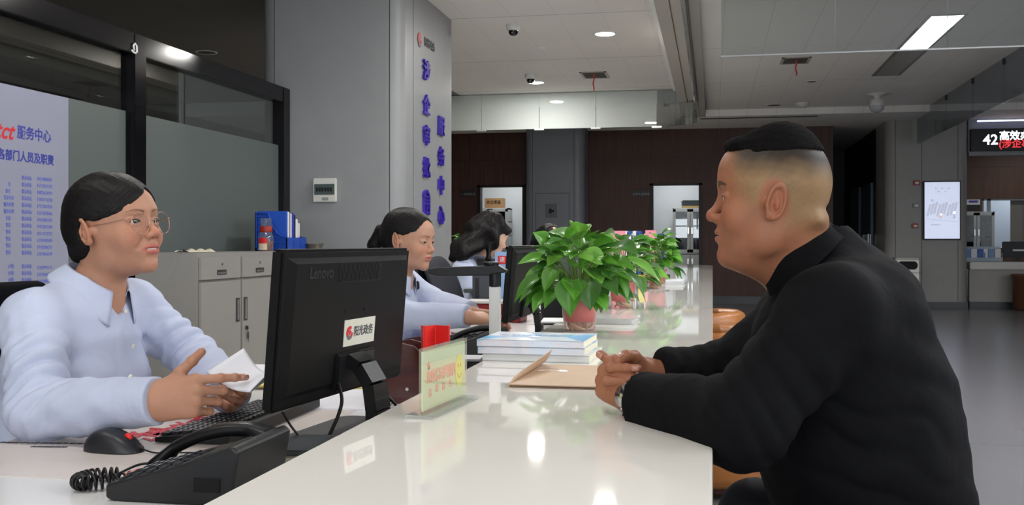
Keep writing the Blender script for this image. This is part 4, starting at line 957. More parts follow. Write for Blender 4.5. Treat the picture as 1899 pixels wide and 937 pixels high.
# papers on the counter
sheets('paper_pack', 'glossy white paper pack lying behind the nearest potted plant', 'papers', 1118, 598, TZ, .24, .2, 14, -.05, (224, 224, 222), 'paper on the counter', .12, .0016)
sheets('paper_pack', 'low pile of white papers to the left behind the nearest potted plant', 'papers', 1040, 596, TZ, .14, .2, 5, .1, (220, 220, 218), 'paper on the counter', .3)
sheets('paper_pack', 'white papers lying right of the farthest potted plant', 'papers', 1247, 527, TZ, .16, .5, 14, .0, (232, 234, 236), 'paper on the counter', .4, .0022)
q = PZ(1190, 536, TZ); t = thing('yellow_card', 'yellow card standing between the second and third potted plants', 'card', (q.x, q.y, TZ), .1); B((-.022, -.002, 0), (.022, .002, .09)).build('card', mat('card_yellow', srgb(232, 216, 70), .5), t)
# ---- potted pothos
M_leaf = bpy.data.materials.new('leaf'); M_leaf.use_nodes = True
def mk_leaf(m):
    nt = m.node_tree; N = nt.nodes; L = nt.links; p = N['Principled BSDF']; p.inputs['Roughness'].default_value = .3
    at = N.new('ShaderNodeAttribute'); at.attribute_name = 'Col'; L.new(at.outputs['Color'], p.inputs['Base Color'])
    tr = N.new('ShaderNodeBsdfTranslucent'); L.new(at.outputs['Color'], tr.inputs[0]); mx = N.new('ShaderNodeMixShader'); mx.inputs[0].default_value = .22
    L.new(p.outputs[0], mx.inputs[1]); L.new(tr.outputs[0], mx.inputs[2]); L.new(mx.outputs[0], N['Material Output'].inputs[0])
mk_leaf(M_leaf)
def leaf_geo(V, Q, C, base, tip, width, nrm, curl_, col, vein):
    base, tip = Vector(base), Vector(tip); L_ = (tip - base).length; d = (tip - base).normalized()
    s = d.cross(Vector(nrm)); s = s.normalized() if s.length > 1e-3 else d.orthogonal().normalized(); n = s.cross(d)
    nu, nv = 9, 7; o = len(V)
    for i in range(nu):
        u = i / (nu - 1)
        wd = width * .5 * (math.sin(math.pi * min(1, (u + .04)) ** .62) ** .85 if u < 1 else 0) * (1.06 - .25 * u)
        for j in range(nv):
            v = j / (nv - 1) * 2 - 1
            back = -.10 * L_ * (abs(v) ** 1.5) * max(0, 1 - u * 3.2)          # heart lobes
            p = base + d * (u * L_ + back) + s * (v * wd) + n * (abs(v) * wd * .38 - curl_ * L_ * (u - .45) ** 2 + .012 * math.sin(u * 8 + v * 2) * L_)
            V.append(p); k = 1.0 + .25 * (abs(v) < .1) * vein + .14 * math.sin(7 * u + 5 * v)
            C.append((col[0] * k, col[1] * k, col[2] * k))
    for i in range(nu - 1):
        for j in range(nv - 1): Q.append((o + i * nv + j, o + (i + 1) * nv + j, o + (i + 1) * nv + j + 1, o + i * nv + j + 1))
def pothos(loc, label, seed, n=70, R=.2, H=.2, s=1.0, manual=(), pot=True, L0=.095, pot_r=.063, gx=1):
    t = thing('potted_plant', label, 'potted plant', loc, 0, 'potted pothos plants on the counter' if pot else None)
    rr = random.Random(seed); V, Q, C = [], [], []; st = MB(); st.smooth = True
    if pot:
        m = MB(); m.smooth = True; r = pot_r
        m.lathe([(r * .84, 0), (r * .86, .003), (r * .99, .112), (r * 1.04, .114), (r * 1.05, .132), (r * 1.02, .133), (r * .99, .118), (r * .83, .004)], n=40, cap=False); m.lathe([(0.001, .002), (r * .84, .002)], n=40, cap=False)
        m.build('outer_pot', pane_mat('pot_clear', (.98, .93, .93, 1), ior=1.3, film=.08, filmcol=(.85, .6, .58, 1)) if 'pot_clear' not in bpy.data.materials else bpy.data.materials['pot_clear'], t)
        m = MB(); m.smooth = True; m.lathe([(.001, .032), (r * .84, .032), (r * .96, .118), (r * .9, .118), (r * .85, .1), (.001, .1)], n=36, cap=False); m.build('inner_pot', mat('pot_red', srgb(222, 104, 98), .4), t)
        m = MB(); m.smooth = True
        for k in range(16):
            a = rr.uniform(0, 6.28); q0 = rr.uniform(.2, .95) * r * .8; m.tube(spline([(q0 * math.cos(a), q0 * math.sin(a), .03), (q0 * .9 * math.cos(a + .6), q0 * .9 * math.sin(a + .6), .014), (q0 * .8 * math.cos(a + 1.4), q0 * .8 * math.sin(a + 1.4), .006)], 4), .0045, 6)
        m.build('roots', mat('root_cream', srgb(214, 196, 160), .7), t)
    cz = .125 if pot else .02
    greens = [(.055, .20, .022), (.085, .27, .03), (.13, .36, .045), (.06, .17, .03), (.18, .42, .06), (.10, .30, .03)]
    lv = []
    for k in range(n):
        a = rr.uniform(0, 6.283); e = rr.random() ** .8                      # 0 = top, 1 = rim, drooping
        rad = R * (.25 + .75 * e) * rr.uniform(.75, 1.08); hz = cz + H * (1 - e ** 2.0) * rr.uniform(.45, 1) + .03 - .03 * e
        b0 = Vector((rad * math.cos(a) * .72 * gx, rad * math.sin(a) * .72, hz))
        L_ = L0 * rr.uniform(.7, 1.2) * s; drop = -.15 - .75 * e * rr.random() + .55 * (1 - e)
        d = Vector((math.cos(a + rr.uniform(-.5, .5)), math.sin(a + rr.uniform(-.5, .5)), drop)).normalized()
        lv.append((b0, b0 + d * L_, L_ * rr.uniform(.66, .86)))
    for (bx, bz, tx, tz, y, wd) in manual: lv.append((Vector((bx, y, bz)), Vector((tx, y - .02, tz)), wd * 1.2))
    for b0, tp, wd in lv:
        out = Vector((b0.x, b0.y, 0)); nn = Vector((out.x * 2, out.y * 2 - .25, .9)).normalized(); nn = (nn + Vector((rr.uniform(-.35, .35), rr.uniform(-.35, .35), 0))).normalized()
        c = rr.choice(greens); f = rr.uniform(.8, 1.2)
        if tp.z < .06 and pot and tp.z < 0.004: tp.z = .006
        leaf_geo(V, Q, C, b0, tp, wd, nn, rr.uniform(.15, .5), [x * f for x in c], 1)
        r0 = Vector((b0.x * .12, b0.y * .12, cz - .02)); mid = r0.lerp(b0, .5) + Vector((0, 0, .035 * s))
        st.tube(spline([r0, mid, b0], 5), .0017 * s, 5, False)
    m = bpy.data.meshes.new('foliage'); m.from_pydata(V, [], Q); ca = m.color_attributes.new('Col', 'FLOAT_COLOR', 'POINT')
    ca.data.foreach_set('color', np.concatenate([np.array(C, f4), np.ones((len(C), 1), f4)], 1).ravel()); m.polygons.foreach_set('use_smooth', [True] * len(m.polygons)); m.update()
    o = link('foliage', m, M_leaf, t); sb = o.modifiers.new('s', 'SUBSURF'); sb.levels = 1; sb.render_levels = 1
    st.build('stems', mat('stem_green', srgb(120, 150, 70), .5), t)
    return t
q = PZ(1075, 613, TZ)
K = 3.45 / 1900
def mf(lst, cx, zc, y0):    # leaves read off the photograph: base px, tip px, toward-camera offset, width
    return [((bx - cx) * K, (615 - by) * K, (tx - cx) * K, (615 - ty) * K, yy, w) for bx, by, tx, ty, yy, w in lst]
man = mf([(1008, 515, 963, 556, -.13, .075), (1068, 520, 1070, 584, -.16, .08), (1100, 520, 1106, 572, -.15, .075), (1125, 512, 1122, 578, -.11, .05), (1012, 478, 970, 487, -.12, .05),
          (1010, 450, 990, 430, -.02, .06), (1060, 440, 1076, 408, .0, .06), (1095, 445, 1112, 425, .0, .06), (1150, 505, 1172, 560, -.06, .045), (1130, 500, 1150, 520, -.1, .05),
          (1150, 455, 1192, 470, -.08, .07), (1170, 480, 1232, 520, -.06, .065), (1125, 480, 1080, 470, -.15, .07), (1030, 470, 995, 452, -.1, .06), (1165, 500, 1205, 555, -.03, .04), (1040, 500, 1020, 540, -.14, .06), (1085, 490, 1130, 470, -.15, .07)], 1075, 0, 0)
pothos((q.x, q.y, TZ), 'large leafy pothos in a pinkish red pot, nearest plant on the counter', 11, 92, .2, .2, 1.0, man, True, .095)
q = PZ(1155, 571, TZ); pothos((q.x, q.y, TZ), 'leafy pothos in a red pot, middle plant on the counter', 5, 60, .2, .19, 1.0)
q = PZ(1218, 535, TZ); pothos((q.x, q.y, TZ), 'leafy pothos in a red pot, farthest plant on the counter', 8, 85, .2, .21, 1.0)
t0 = thing('side_cabinet', 'low grey cabinet behind the lettered pillar', 'cabinet', (-2.66, 10.9, 0)); B((-.4, -.2, 0), (.3, .2, .93), .004).build('body', M_greyp, t0); B((-.38, -.212, .05), (-.06, -.2, .9), .003).build('door', M_greyp, t0); B((-.04, -.212, .05), (.28, -.2, .9), .003).build('door', M_greyp, t0)
t = pothos((-2.70, 10.85, .93), 'small leafy plant in a white pot beside the lettered pillar', 3, 26, .11, .1, .8, (), False, .08)
t['group'] = ''; del t['group']
m = MB(); m.smooth = True; m.lathe([(.05, 0), (.07, .09), (.074, .09), (.06, .08), (.001, .08)], n=28); m.build('pot', M_white, t, (0, 0, 0))
for ch in kids(t):
    if ch.name.startswith(('foliage', 'stems')): ch.location.z = .06
# ---- binders on a small rack at the far part of the counter
q0, q1 = P(1140, 480, 7.6), P(1236, 480, 7.6)
t = thing('desktop_rack', 'low black rack holding the blue and white binders behind the plants', 'rack', ((q0.x + q1.x) / 2, q0.y + .1, TZ))
rw = (q1.x - q0.x) / 2 + .02; B((-rw, -.13, .0), (rw, .13, .01)).build('board', M_dark, t); B((-rw, -.13, .01), (-rw + .01, .13, .06)).build('end_plate', M_dark, t); B((rw - .01, -.13, .01), (rw, .13, .06)).build('end_plate', M_dark, t); B((-rw + .01, -.13, .05), (rw - .01, .13, .06)).build('board', M_dark, t)
cols = [(236, 238, 240), (30, 70, 150), (236, 238, 240), (30, 70, 150), (238, 238, 238), (34, 74, 156), (240, 240, 240), (28, 60, 140)]
lbs = ['white binder, leftmost of the row behind the plants', 'blue binder, second in the row behind the plants', 'white binder, third in the row behind the plants', 'blue binder, fourth in the row behind the plants', 'white binder, fifth in the row behind the plants', 'blue binder, sixth in the row behind the plants', 'white binder just left of the pink paper', 'dark blue binder, rightmost of the row behind the plants']
for i, px in enumerate((1143, 1150, 1157, 1166, 1174, 1183, 1195, 1222)):
    qq = P(px + 3, 440, 7.6); bt = thing('binder', lbs[i], 'binder', (qq.x, t.location.y, TZ + .0605), 0, 'blue and white binders behind the plants')
    h = .325 - (.02 if i > 5 else 0); ww = .0125 if i < 7 else .02
    B((-ww, -.11, 0), (ww, .11, h), .003).build('cover', mat('binder_%d_%d' % (cols[i][0], cols[i][2]), srgb(*cols[i]), .4), bt)
    B((-ww * .7, -.1115, h * .5), (ww * .7, -.1095, h * .9)).build('spine_label', M_white if cols[i][0] < 100 else mat('spine_text', srgb(120, 130, 160), .5), bt)
RY = ((q0 + q1) / 2).y + .0; t0x = min(q0.x, q1.x) - .02; RY = q0.y + .1
for px, w, lb, py in ((1128, .05, 'pink paper sheets standing left of the binders', 428), (1206, .04, 'pink paper sheet leaning between the last binders', 427)):
    qq = P(px, py, 7.48); o = B((-w, -.002, 0), (w, .002, qq.z - TZ - .0605)); pk = thing('pink_sheet', lb, 'paper', (max(qq.x, t0x + w) if px < 1150 else qq.x, RY - .12, TZ + .0605), 0, 'pink sheets behind the plants'); o.build('sheet', mat('pink_paper', srgb(238, 150, 165), .6), pk)
# ---- steel cabinets along the partition
M_cab = mat('cabinet_grey', srgb(144, 141, 137), .4, var=.02)
XF = -2.95; ztop = .988
ya, yb_ = PX(371, 480, XF).y, PX(513, 480, XF).y
def steel_cabinet(y0, y1, label):
    t = thing('steel_cabinet', label, 'cabinet', (XF - .21, (y0 + y1) / 2, 0), 0, 'grey steel cabinets by the partition'); h = (y1 - y0) / 2 - .002; W_ = .21
    B((-W_, -h, .0), (W_ - .02, h, ztop), .003).build('body', M_cab, t)
    zs = PX(374, 524, XF).z; zd = PX(374, 478, XF).z
    for s in (0, 1):
        a = -h + .012 + s * h; c = a + h - .02
        d = B((W_ - .018, a, zs + .012), (W_, c, zd), .002).build('drawer', M_cab, t); mz = (zs + zd) / 2
        B((W_ - .001, (a + c) / 2 - .06, mz - .035), (W_ + .003, (a + c) / 2 + .06, mz - .005), .001).build('handle', mat('handle_dark', srgb(52, 50, 48), .4), d); B((W_ + .001, (a + c) / 2 - .05, mz - .031), (W_ + .0045, (a + c) / 2 + .05, mz - .018), .001).build('pull_plate', M_steel, d)
        m = MB(); m.lathe([(.009, 0), (.009, .004)], n=16, M=Matrix.Translation((W_, (a + c) / 2, mz + .03)) @ Matrix.Rotation(math.pi / 2, 4, 'Y')); m.build('lock', M_steel, d)
        d = B((W_ - .018, a, .06), (W_, c, zs - .002), .002).build('door', M_cab, t); hy = c - .045 if s == 0 else a + .045
        B((W_ - .001, hy - .025, .55), (W_ + .003, hy + .025, .70), .001).build('handle', MATS['handle_dark'], d); B((W_ + .001, hy - .008, .56), (W_ + .0045, hy + .014, .69), .001).build('pull_plate', M_steel, d)
        if s:
            m = MB(); m.lathe([(.012, 0), (.012, .006)], n=16, M=Matrix.Translation((W_, hy, .505)) @ Matrix.Rotation(math.pi / 2, 4, 'Y')); m.build('lock', M_steel, d)
            m = MB(); m.box((W_ + .006, hy - .003, .49), (W_ + .02, hy + .003, .515)); m.box((W_ + .008, hy + .012, .43), (W_ + .011, hy + .03, .475), .003); m.tube([(W_ + .01, hy, .5), (W_ + .01, hy + .02, .47), (W_ + .01, hy + .02, .41)], .0015, 6); m.build('keys', MATS['handle_dark'], d)
    return t
steel_cabinet(ya, yb_, 'grey steel cabinet, nearer one by the partition, keys hanging in its right door')
steel_cabinet(yb_, yb_ + (yb_ - ya), 'grey steel cabinet, farther one, mostly behind the nearest monitor')
# things on the cabinets
t = thing('file_basket', 'blue plastic file basket full of folders on the far steel cabinet', 'file holder', (-3.16, 7.18, ztop))
mb_ = mat('basket_blue', srgb(28, 72, 168), .4); prof = [(-.13, 0), (.12, 0), (.12, .1), (.08, .105), (.04, .13), (.0, .19), (-.02, .25), (-.03, .275), (-.13, .28)]
for y in (-.18, -.06, .06, .175):
    m = MB()
    if y == -.18:
        m.box((-.13, y, 0), (.12, y + .005, .02)).box((-.13, y, 0), (-.115, y + .005, .28)).box((.108, y, 0), (.12, y + .005, .1)); pr = prof[2:]
        for (xa, za), (xb, zb_) in zip(pr, pr[1:]): m.tube([(xa, y + .0025, za), (xb, y + .0025, zb_)], .006, 6)
        for z in (.06, .1): m.box((-.12, y + .001, z), (.115, y + .004, z + .008))
        for z in (.15, .2, .25): m.box((-.12, y + .001, z), (.03 - (z - .15) * .5, y + .004, z + .008))
        for k in range(22):
            x = -.118 + k * .011; zt_ = .1 if x > .07 else (.13 if x > .03 else (.19 if x > -.01 else .27)); m.box((x, y + .0015, .01), (x + .004, y + .0035, zt_))
    else: m.prism(prof, .005, Matrix(((1, 0, 0, 0), (0, 0, -1, y + .005), (0, 1, 0, 0), (0, 0, 0, 1))))
    m.build('side_panel', mb_, t)
B((-.13, -.18, 0), (.12, .18, .006)).build('bottom', mb_, t); B((.112, -.18, .006), (.12, .18, .098)).build('front_panel', mb_, t); B((-.13, -.18, .006), (-.125, .18, .275)).build('rear_panel', mb_, t)
fc = [((34, 84, 190), .285, .028, 'thick blue folder, nearest in the blue basket'), ((226, 226, 226), .28, .03, 'white folder beside the thick blue one in the basket'), ((90, 60, 120), .275, .008, 'thin purple folder in the blue basket'), ((210, 212, 222), .27, .03, 'pale folder with a spine label in the blue basket'), ((50, 60, 170), .275, .035, 'violet-blue folder in the middle of the basket'), ((24, 40, 96), .26, .028, 'dark blue folder in the basket'), ((224, 224, 222), .23, .04, 'white booklet in the basket'), ((214, 216, 214), .2, .035, 'shorter white booklet, farthest in the basket')]
y = -.17
for c, h, w, lb in fc:
    o = thing('folder', lb, 'folder', (-3.16, 7.18 + y + w / 2, ztop + .007), 0, 'folders in the blue basket')
    B((-.115, -w / 2 + .001, 0), (.108, w / 2 - .001, h), .002).build('cover', mat('folder_%d_%d_%d' % c, srgb(*c), .4), o); y += w + .003 if y + w < -.065 or y > -.05 else w + .003
    if y > .17: break
t = thing('glass_jar', 'glass jar with a red band and a red and white label on the steel cabinet', 'jar', (-3.14, 6.86, ztop))
m = MB(); m.smooth = True; m.lathe([(.05, 0), (.054, .01), (.054, .1), (.045, .125), (.038, .14), (.038, .21), (.042, .215), (.04, .235), (.0, .236)], n=32, cap=False); m.build('glass', pane_mat('jar_glass', (.8, .84, .85, 1), ior=1.5, film=.1), t)
m = MB(); m.smooth = True; m.lathe([(.0, .004), (.049, .004), (.05, .07), (.03, .075), (.0, .072)], n=28, cap=False); m.build('contents', mat('jar_fill', srgb(120, 50, 36), .6, var=.4, vscale=60), t)
m = MB(); m.smooth = True; m.lathe([(.044, .14), (.044, .175), (.04, .18), (.04, .135)], n=28, cap=False); m.build('band', mat('jar_red', srgb(150, 36, 28), .5), t)
m = MB(); m.smooth = True
for i_, (z0, z1) in enumerate(((.01, .055), (.055, .095))):
    m.cur = i_; m.grid(lambda u, v: Vector((.0556 * math.cos(-2.3 + u * 1.3), .0556 * math.sin(-2.3 + u * 1.3), z0 + (z1 - z0) * v)), 12, 2)
m.build('label', [mat('label_cream', srgb(214, 196, 170), .5), mat('label_red', srgb(208, 34, 34), .5)], t)
t = thing('metal_bowl', 'small shallow metal bowl on the far end of the steel cabinets', 'bowl', (-3.02, 7.43, ztop)); m = MB(); m.smooth = True
m.lathe([(.001, .004), (.055, .003), (.07, .015), (.088, .05), (.094, .052), (.092, .055), (.084, .051), (.066, .019), (.001, .008)], n=36, cap=False); m.build('bowl', mat('brushed_steel', srgb(150, 146, 140), .3, .9), t)
m = MB(); m.smooth = True
m.tube(spline([(-.1, -.02, .004), (-.04, -.07, .005), (.03, -.08, .004), (.1, -.03, .005), (.11, .03, .004)]), .004, 6); tag(m.build('cord', M_white, None, (-3.02, 7.41, ztop)), 'white cord curled around the metal bowl', 'cord')
q = PX(340, 466, -3.1); t = thing('cloth', 'rumpled beige cloth with a thin wire frame on the near steel cabinet', 'cloth', (-3.1, q.y + .15, ztop)); rr = random.Random(2)
m = MB(); m.smooth = True; m.grid(lambda u, v: Vector((-.05 + .1 * v, .32 * (u - .5), .004 + .016 * math.sin(3.14 * v) + .006 * math.sin(u * 17 + v * 5) * math.sin(3.14 * v))), 28, 8); m.build('fabric', mat('cloth_beige', srgb(196, 188, 168), .8, bump=.5, bscale=80), t)
m = MB(); m.smooth = True; m.tube(spline([(.02, -.3, .006), (.03, -.22, .016), (.0, -.16, .008), (.02, -.1, .02)]), .003, 6); m.build('wire', M_steel, t)
# electrical box on the pillar
q = PY(604, 353, NY0); t = thing('electrical_box', 'white electrical switch box with a dark window on the grey pillar', 'electrical box', (q.x, NY0, q.z))
w, h = .1, .098; B((-w, -.03, -h), (w, 0, h), .006).build('case', mat('box_ivory', srgb(214, 214, 208), .4), t); B((-w + .012, -.034, -.038), (w - .012, -.03, .05), .003).build('window', mat('smoked', srgb(70, 84, 82), .12), t)
m = MB()
for k in range(6): m.box((-w + .03 + k * .024, -.036, -.012), (-w + .046 + k * .024, -.034, .02), .001)
m.build('switches', M_plasts, t); B((-.02, -.032, -.085), (.035, -.03, -.06)).build('latch', M_greyp, t)
# ---- door plates, service door notice
def plate(px, py, w, h, label, txt):
    q = PY(px, py, YB - .01); t = thing('door_plate', label, 'sign', (q.x, YB - .012, q.z), 0, 'black door plates on the wood wall')
    B((-w / 2, -.01, -h / 2), (w / 2, .012, h / 2), .003).build('plate', M_dark, t)
    m = MB(); text(m, txt, .05, Matrix.Translation((.02, -.011, -.015)) @ Matrix(((1, 0, 0, 0), (0, 0, -1, 0), (0, 1, 0, 0), (0, 0, 0, 1))), depth=.0005); m.build('lettering', mat('plate_grey', srgb(160, 160, 165), .5), t)
plate(867, 359, .24, .12, 'small black door plate left of the left doorway', '一站式办公'); plate(1187, 359, .27, .12, 'small black door plate left of the right doorway', '工作人员休息')
q = PY(1022, 391, 17.29); t = thing('wall_notice', 'dark grey notice with a black figure on the service door of the far pillar', 'notice', (q.x, 17.293, q.z)); B((-.1, -.004, -.12), (.1, .005, .12)).build('sheet', mat('notice_grey', srgb(92, 94, 100), .5), t); m = MB(); m.prism([(-.04, -.04), (.0, -.05), (.02, -.02), (.05, -.03), (.05, .02), (.02, .01), (0, .04), (-.04, .03)], .001, Matrix(((1, 0, 0, 0), (0, 0, -1, -.004), (0, 1, 0, 0), (0, 0, 0, 1)))); m.build('figure', M_plasts, t)
# ---- cabinets in the rear rooms
qa = PY(915, 400, YB + 1.4); t = thing('filing_cabinet', 'grey glass-door cabinet in the left rear room under a carton', 'cabinet', (qa.x - .05, YB + 1.3, 0)); glass_cabinet(t, .72, PY(915, 386, YB + 1.3).z, .9)
zc = PY(915, 386, YB + 1.3).z; qb = PY(915, 375, YB + 1.3); t = thing('cardboard_box', 'brown cardboard carton on the cabinet in the left rear room', 'box', (qb.x, YB + 1.45, zc)); B((-.18, -.12, 0), (.18, .12, .19), .003).build('carton', mat('cardboard', srgb(182, 140, 96), .7), t)
m = MB(); text(m, '办公用品', .07, Matrix.Translation((0, -.1215, .11)) @ Matrix(((1, 0, 0, 0), (0, 0, -1, 0), (0, 1, 0, 0), (0, 0, 0, 1))), depth=.0005, bold=.002); m.build('print', mat('print_dark', srgb(60, 40, 30), .6), t)
qa = PY(1280, 400, YB + 1.3); t = thing('filing_cabinet', 'grey glass-door cabinet in the right rear room under piled papers', 'cabinet', (qa.x - .0, YB + 1.3, 0)); zc2 = PY(1280, 386, YB + 1.3).z; glass_cabinet(t, .64, zc2, .85)
for i, (hh, c, lb) in enumerate(((.05, (176, 150, 96), 'flat brown box on the right rear cabinet'), (.1, (70, 74, 78), 'pile of dark papers on top of the right rear cabinet'))):
    t = thing('paper_pile', lb, 'papers', (qa.x + .04, YB + 1.5, zc2 + (.05 if i else 0)), 0); m = MB(); n = 1 if i == 0 else 5
    for k in range(n): m.box((-.2 + k * .004 * (-1) ** k, -.12, hh * k / n), (.2 - k * .006, .12, hh * (k + .9) / n), .003)
    m.build('pile', mat('pile_%d' % i, srgb(*c), .6), t)
# ---- right column: display, devices, bin
q0, q1 = PY(1712, 336, YC - .05), PY(1782, 445, YC - .05); t = thing('wall_display', 'tall lit wall screen showing a pale floor plan on the grey column', 'screen', ((q0.x + q1.x) / 2, YC - .03, (q0.z + q1.z) / 2)); w, h = (q1.x - q0.x) / 2, (q0.z - q1.z) / 2
B((-w, -.03, -h), (w, .03, h), .006).build('bezel', M_plasts, t); B((-w + .02, -.033, -h + .02), (w - .02, -.03, h - .02)).build('screen', mat('screen_lit', (1, 1, 1, 1), emit=.8, ecol=(.66, .74, 1, 1)), t)
m = MB(); rr = random.Random(9); FR = Matrix(((1, 0, 0, 0), (0, 0, -1, -.0335), (0, 1, 0, 0), (0, 0, 0, 1)))
def quad(m, x, z, w_, h_, a=0): m.add([FR @ (Matrix.Translation((x, z, 0)) @ Matrix.Rotation(a, 4, 'Z') @ Vector(v)) for v in ((-w_, -h_, 0), (w_, -h_, 0), (w_, h_, 0), (-w_, h_, 0))], [(0, 1, 2, 3)])
for k in range(9): quad(m, -.2 + .05 * k, .0 + .02 * (k % 3), .02, .1, -.25)
for k in range(5): quad(m, -.1 + .05 * k, .35 - .05 * (k % 2), .02, .012)
quad(m, -.1, -.23, .07, .014); m.cur = 1; quad(m, -.02, -.09, .018, .035, -.4); m.cur = 2; quad(m, .18, -.08, .02, .06); quad(m, 0, -.16, .24, .006, -.1); quad(m, -.15, .16, .02, .02)
m.build('floor_plan', [mat('plan_grey', (1, 1, 1, 1), emit=.6, ecol=(.6, .66, .92, 1)), mat('plan_orange', (1, 1, 1, 1), emit=.6, ecol=(1, .6, .45, 1)), mat('plan_blue', (1, 1, 1, 1), emit=.6, ecol=(.5, .66, 1, 1))], t)
for px, py, c, lb, nm, ct in ((1700, 339, (170, 40, 36), 'red and white alarm light above the bin on the grey column', 'alarm_light', 'alarm'), (1699, 381, (140, 142, 144), 'small grey switch on the grey column left of the screen', 'wall_switch', 'switch'), (1697, 419, (150, 44, 40), 'red fire call point on the grey column above the bin', 'fire_call_point', 'alarm')):
    q = PY(px, py, YC - .02); t = thing(nm, lb, ct, (q.x, YC - .0, q.z)); B((-.05, -.04, -.04), (.05, 0, .04), .008).build('case', mat('dev_%d' % c[0], srgb(*c), .4), t); B((-.025, -.045, -.02), (.03, -.04, .012), .002).build('face', M_white, t)
q = PZ(1681, 573, 0); t = thing('recycling_bin', 'tall stainless steel recycling bin standing against the grey column', 'bin', (q.x, q.y + .05, 0)); s = .2
m = MB(); hh = .81; vs = []
for z, kx in ((0, 1.0), (hh - .04, .98), (hh, .92)):
    for x, y in rounded_rect(-s * kx, s * kx, -.15 * kx, .15 * kx, .03, 4): vs.append((x, y, z))
n = len(vs) // 3; m.add(vs, [tuple(range(n))[::-1], tuple(range(2 * n, 3 * n))] + [(j * n + i, j * n + (i + 1) % n, (j + 1) * n + (i + 1) % n, (j + 1) * n + i) for j in (0, 1) for i in range(n)]); m.build('body', mat('bin_steel', srgb(188, 184, 176), .35, .35, var=.08), t)
m = MB(); m.prism(rounded_rect(-.15, .15, -.065, .065, .06, 8), .006, Matrix(((1, 0, 0, 0), (0, 0, -1, -.148), (0, 1, 0, .69), (0, 0, 0, 1)))); m.build('opening', mat('vent_black', srgb(8, 8, 9), .7), t)
B((-s, -.152, .57), (s, -.149, .578)).build('door_seam', M_greyd, t)
m = MB(); FRb = lambda x, z: Matrix(((1, 0, 0, x), (0, 0, -1, -.151), (0, 1, 0, z), (0, 0, 0, 1))); emblem(m, FRb(0, .46), .03)
m.cur = 1
for k in range(3):
    a = math.radians(90 + 120 * k); p0_, p1_ = Vector((math.cos(a), math.sin(a))) * .07, Vector((math.cos(a + 2.094), math.sin(a + 2.094))) * .07; d = (p1_ - p0_).normalized(); nn = Vector((-d.y, d.x)) * .009; A_ = p0_ + d * .018; B2 = p1_ - d * .04
    m.prism([A_ - nn, B2 - nn, B2 + nn, A_ + nn], .001, FRb(0, .31)); m.prism([B2 - nn * 2, B2 + d * .028, B2 + nn * 2], .001, FRb(0, .31))
text(m, '可回收物', .045, FRb(0, .23), depth=.0005, bold=.001); text(m, '阳光政务', .03, FRb(0, .41), depth=.0005); text(m, 'RECYCLABLE', .02, FRb(0, .195), depth=.0005)
m.build('markings', [MATS['emblem_red'], mat('mark_black', srgb(30, 30, 30), .5)], t)
# green exit light far down the corridor
q = PY(1612, 345, 22.8); t = thing('exit_light', 'dim green exit light at the end of the dark corridor', 'exit sign', (q.x, 22.88, q.z)); B((-.2, -.03, -.09), (.2, .02, .09), .004).build('case', M_dark, t); B((-.18, -.034, -.07), (.18, -.03, .07)).build('green_panel', mat('exit_green', (0, 1, .5, 1), emit=.25, ecol=(.05, .7, .4, 1)), t)
# ---- tub chairs on the visitors' side
def tub_chair(x, y, rz, label):
    t = thing('tub_chair', label, 'chair', (x, y, 0), rz, 'brown leather tub chairs along the counter'); ml = mat('tan_leather', srgb(156, 98, 48), .35, bump=.25, bscale=120, var=.12, vscale=4)
    m = MB(); m.smooth = True
    def shell(u, v):      # u round the tub (open to the front), v up and over the rim
        a = math.radians(-140 + 280 * u); top = .655 + .015 * math.cos(a * .7)
        pr = [(.205, .06), (.235, .1), (.245, .35), (.25, top - .03), (.24, top), (.22, top + .012), (.195, top), (.18, top - .04), (.175, .45)]
        k = v * (len(pr) - 1); i = min(int(k), len(pr) - 2); f = k - i; r = pr[i][0] * (1 - f) + pr[i + 1][0] * f; z = pr[i][1] * (1 - f) + pr[i + 1][1] * f
        return Vector((-r * math.cos(a), r * math.sin(a), z))
    m.grid(shell, 41, 25); o = link('shell', m.mesh('shell'), ml, t); sd = o.modifiers.new('s', 'SOLIDIFY'); sd.thickness = .01
    m = MB(); m.smooth = True; m.lathe([(.001, .06), (.2, .06), (.215, .1), (.215, .34), (.2, .36), (.001, .36)], n=40, cap=False); m.build('base', ml, t)
    m = MB(); m.smooth = True; m.lathe([(.001, .36), (.17, .36), (.182, .385), (.18, .43), (.16, .45), (.001, .456)], n=40, cap=False); m.build('seat_cushion', ml, t)
    m = MB(); m.lathe([(.19, .03), (.195, .06)], n=36); m.build('plinth', mat('plinth_dark', srgb(60, 26, 20), .4), t)
    for k in range(4): a = .78 + k * 1.571; m = MB(); m.lathe([(.018, 0), (.02, .032)], (.15 * math.cos(a), .15 * math.sin(a), 0), n=14); m.build('foot', M_plasts, t)
    return t
c0_ = tub_chair(-.02, 4.42, math.pi, 'brown leather tub chair just behind the man, nearer of two')
dup(c0_, (-.085, 5.55, 0), math.pi, 'brown leather tub chair farther along the counter, behind the nearer one')
# visitor's stool
t = thing('stool', 'round padded stool under the man in black, below the picture edge', 'stool', (.42, 1.8, 0)); m = MB(); m.smooth = True; m.lathe([(.001, .30), (.19, .30), (.2, .32), (.2, .36), (.18, .378), (.001, .38)], n=40, cap=False); m.build('seat', MATS['tan_leather'], t)
m = MB(); m.smooth = True; m.lathe([(.03, .02), (.03, .30)], n=20); m.build('column', M_chrome, t); m = MB(); m.lathe([(.2, 0), (.19, .015), (.03, .025)], n=36); m.build('base', M_chrome, t)
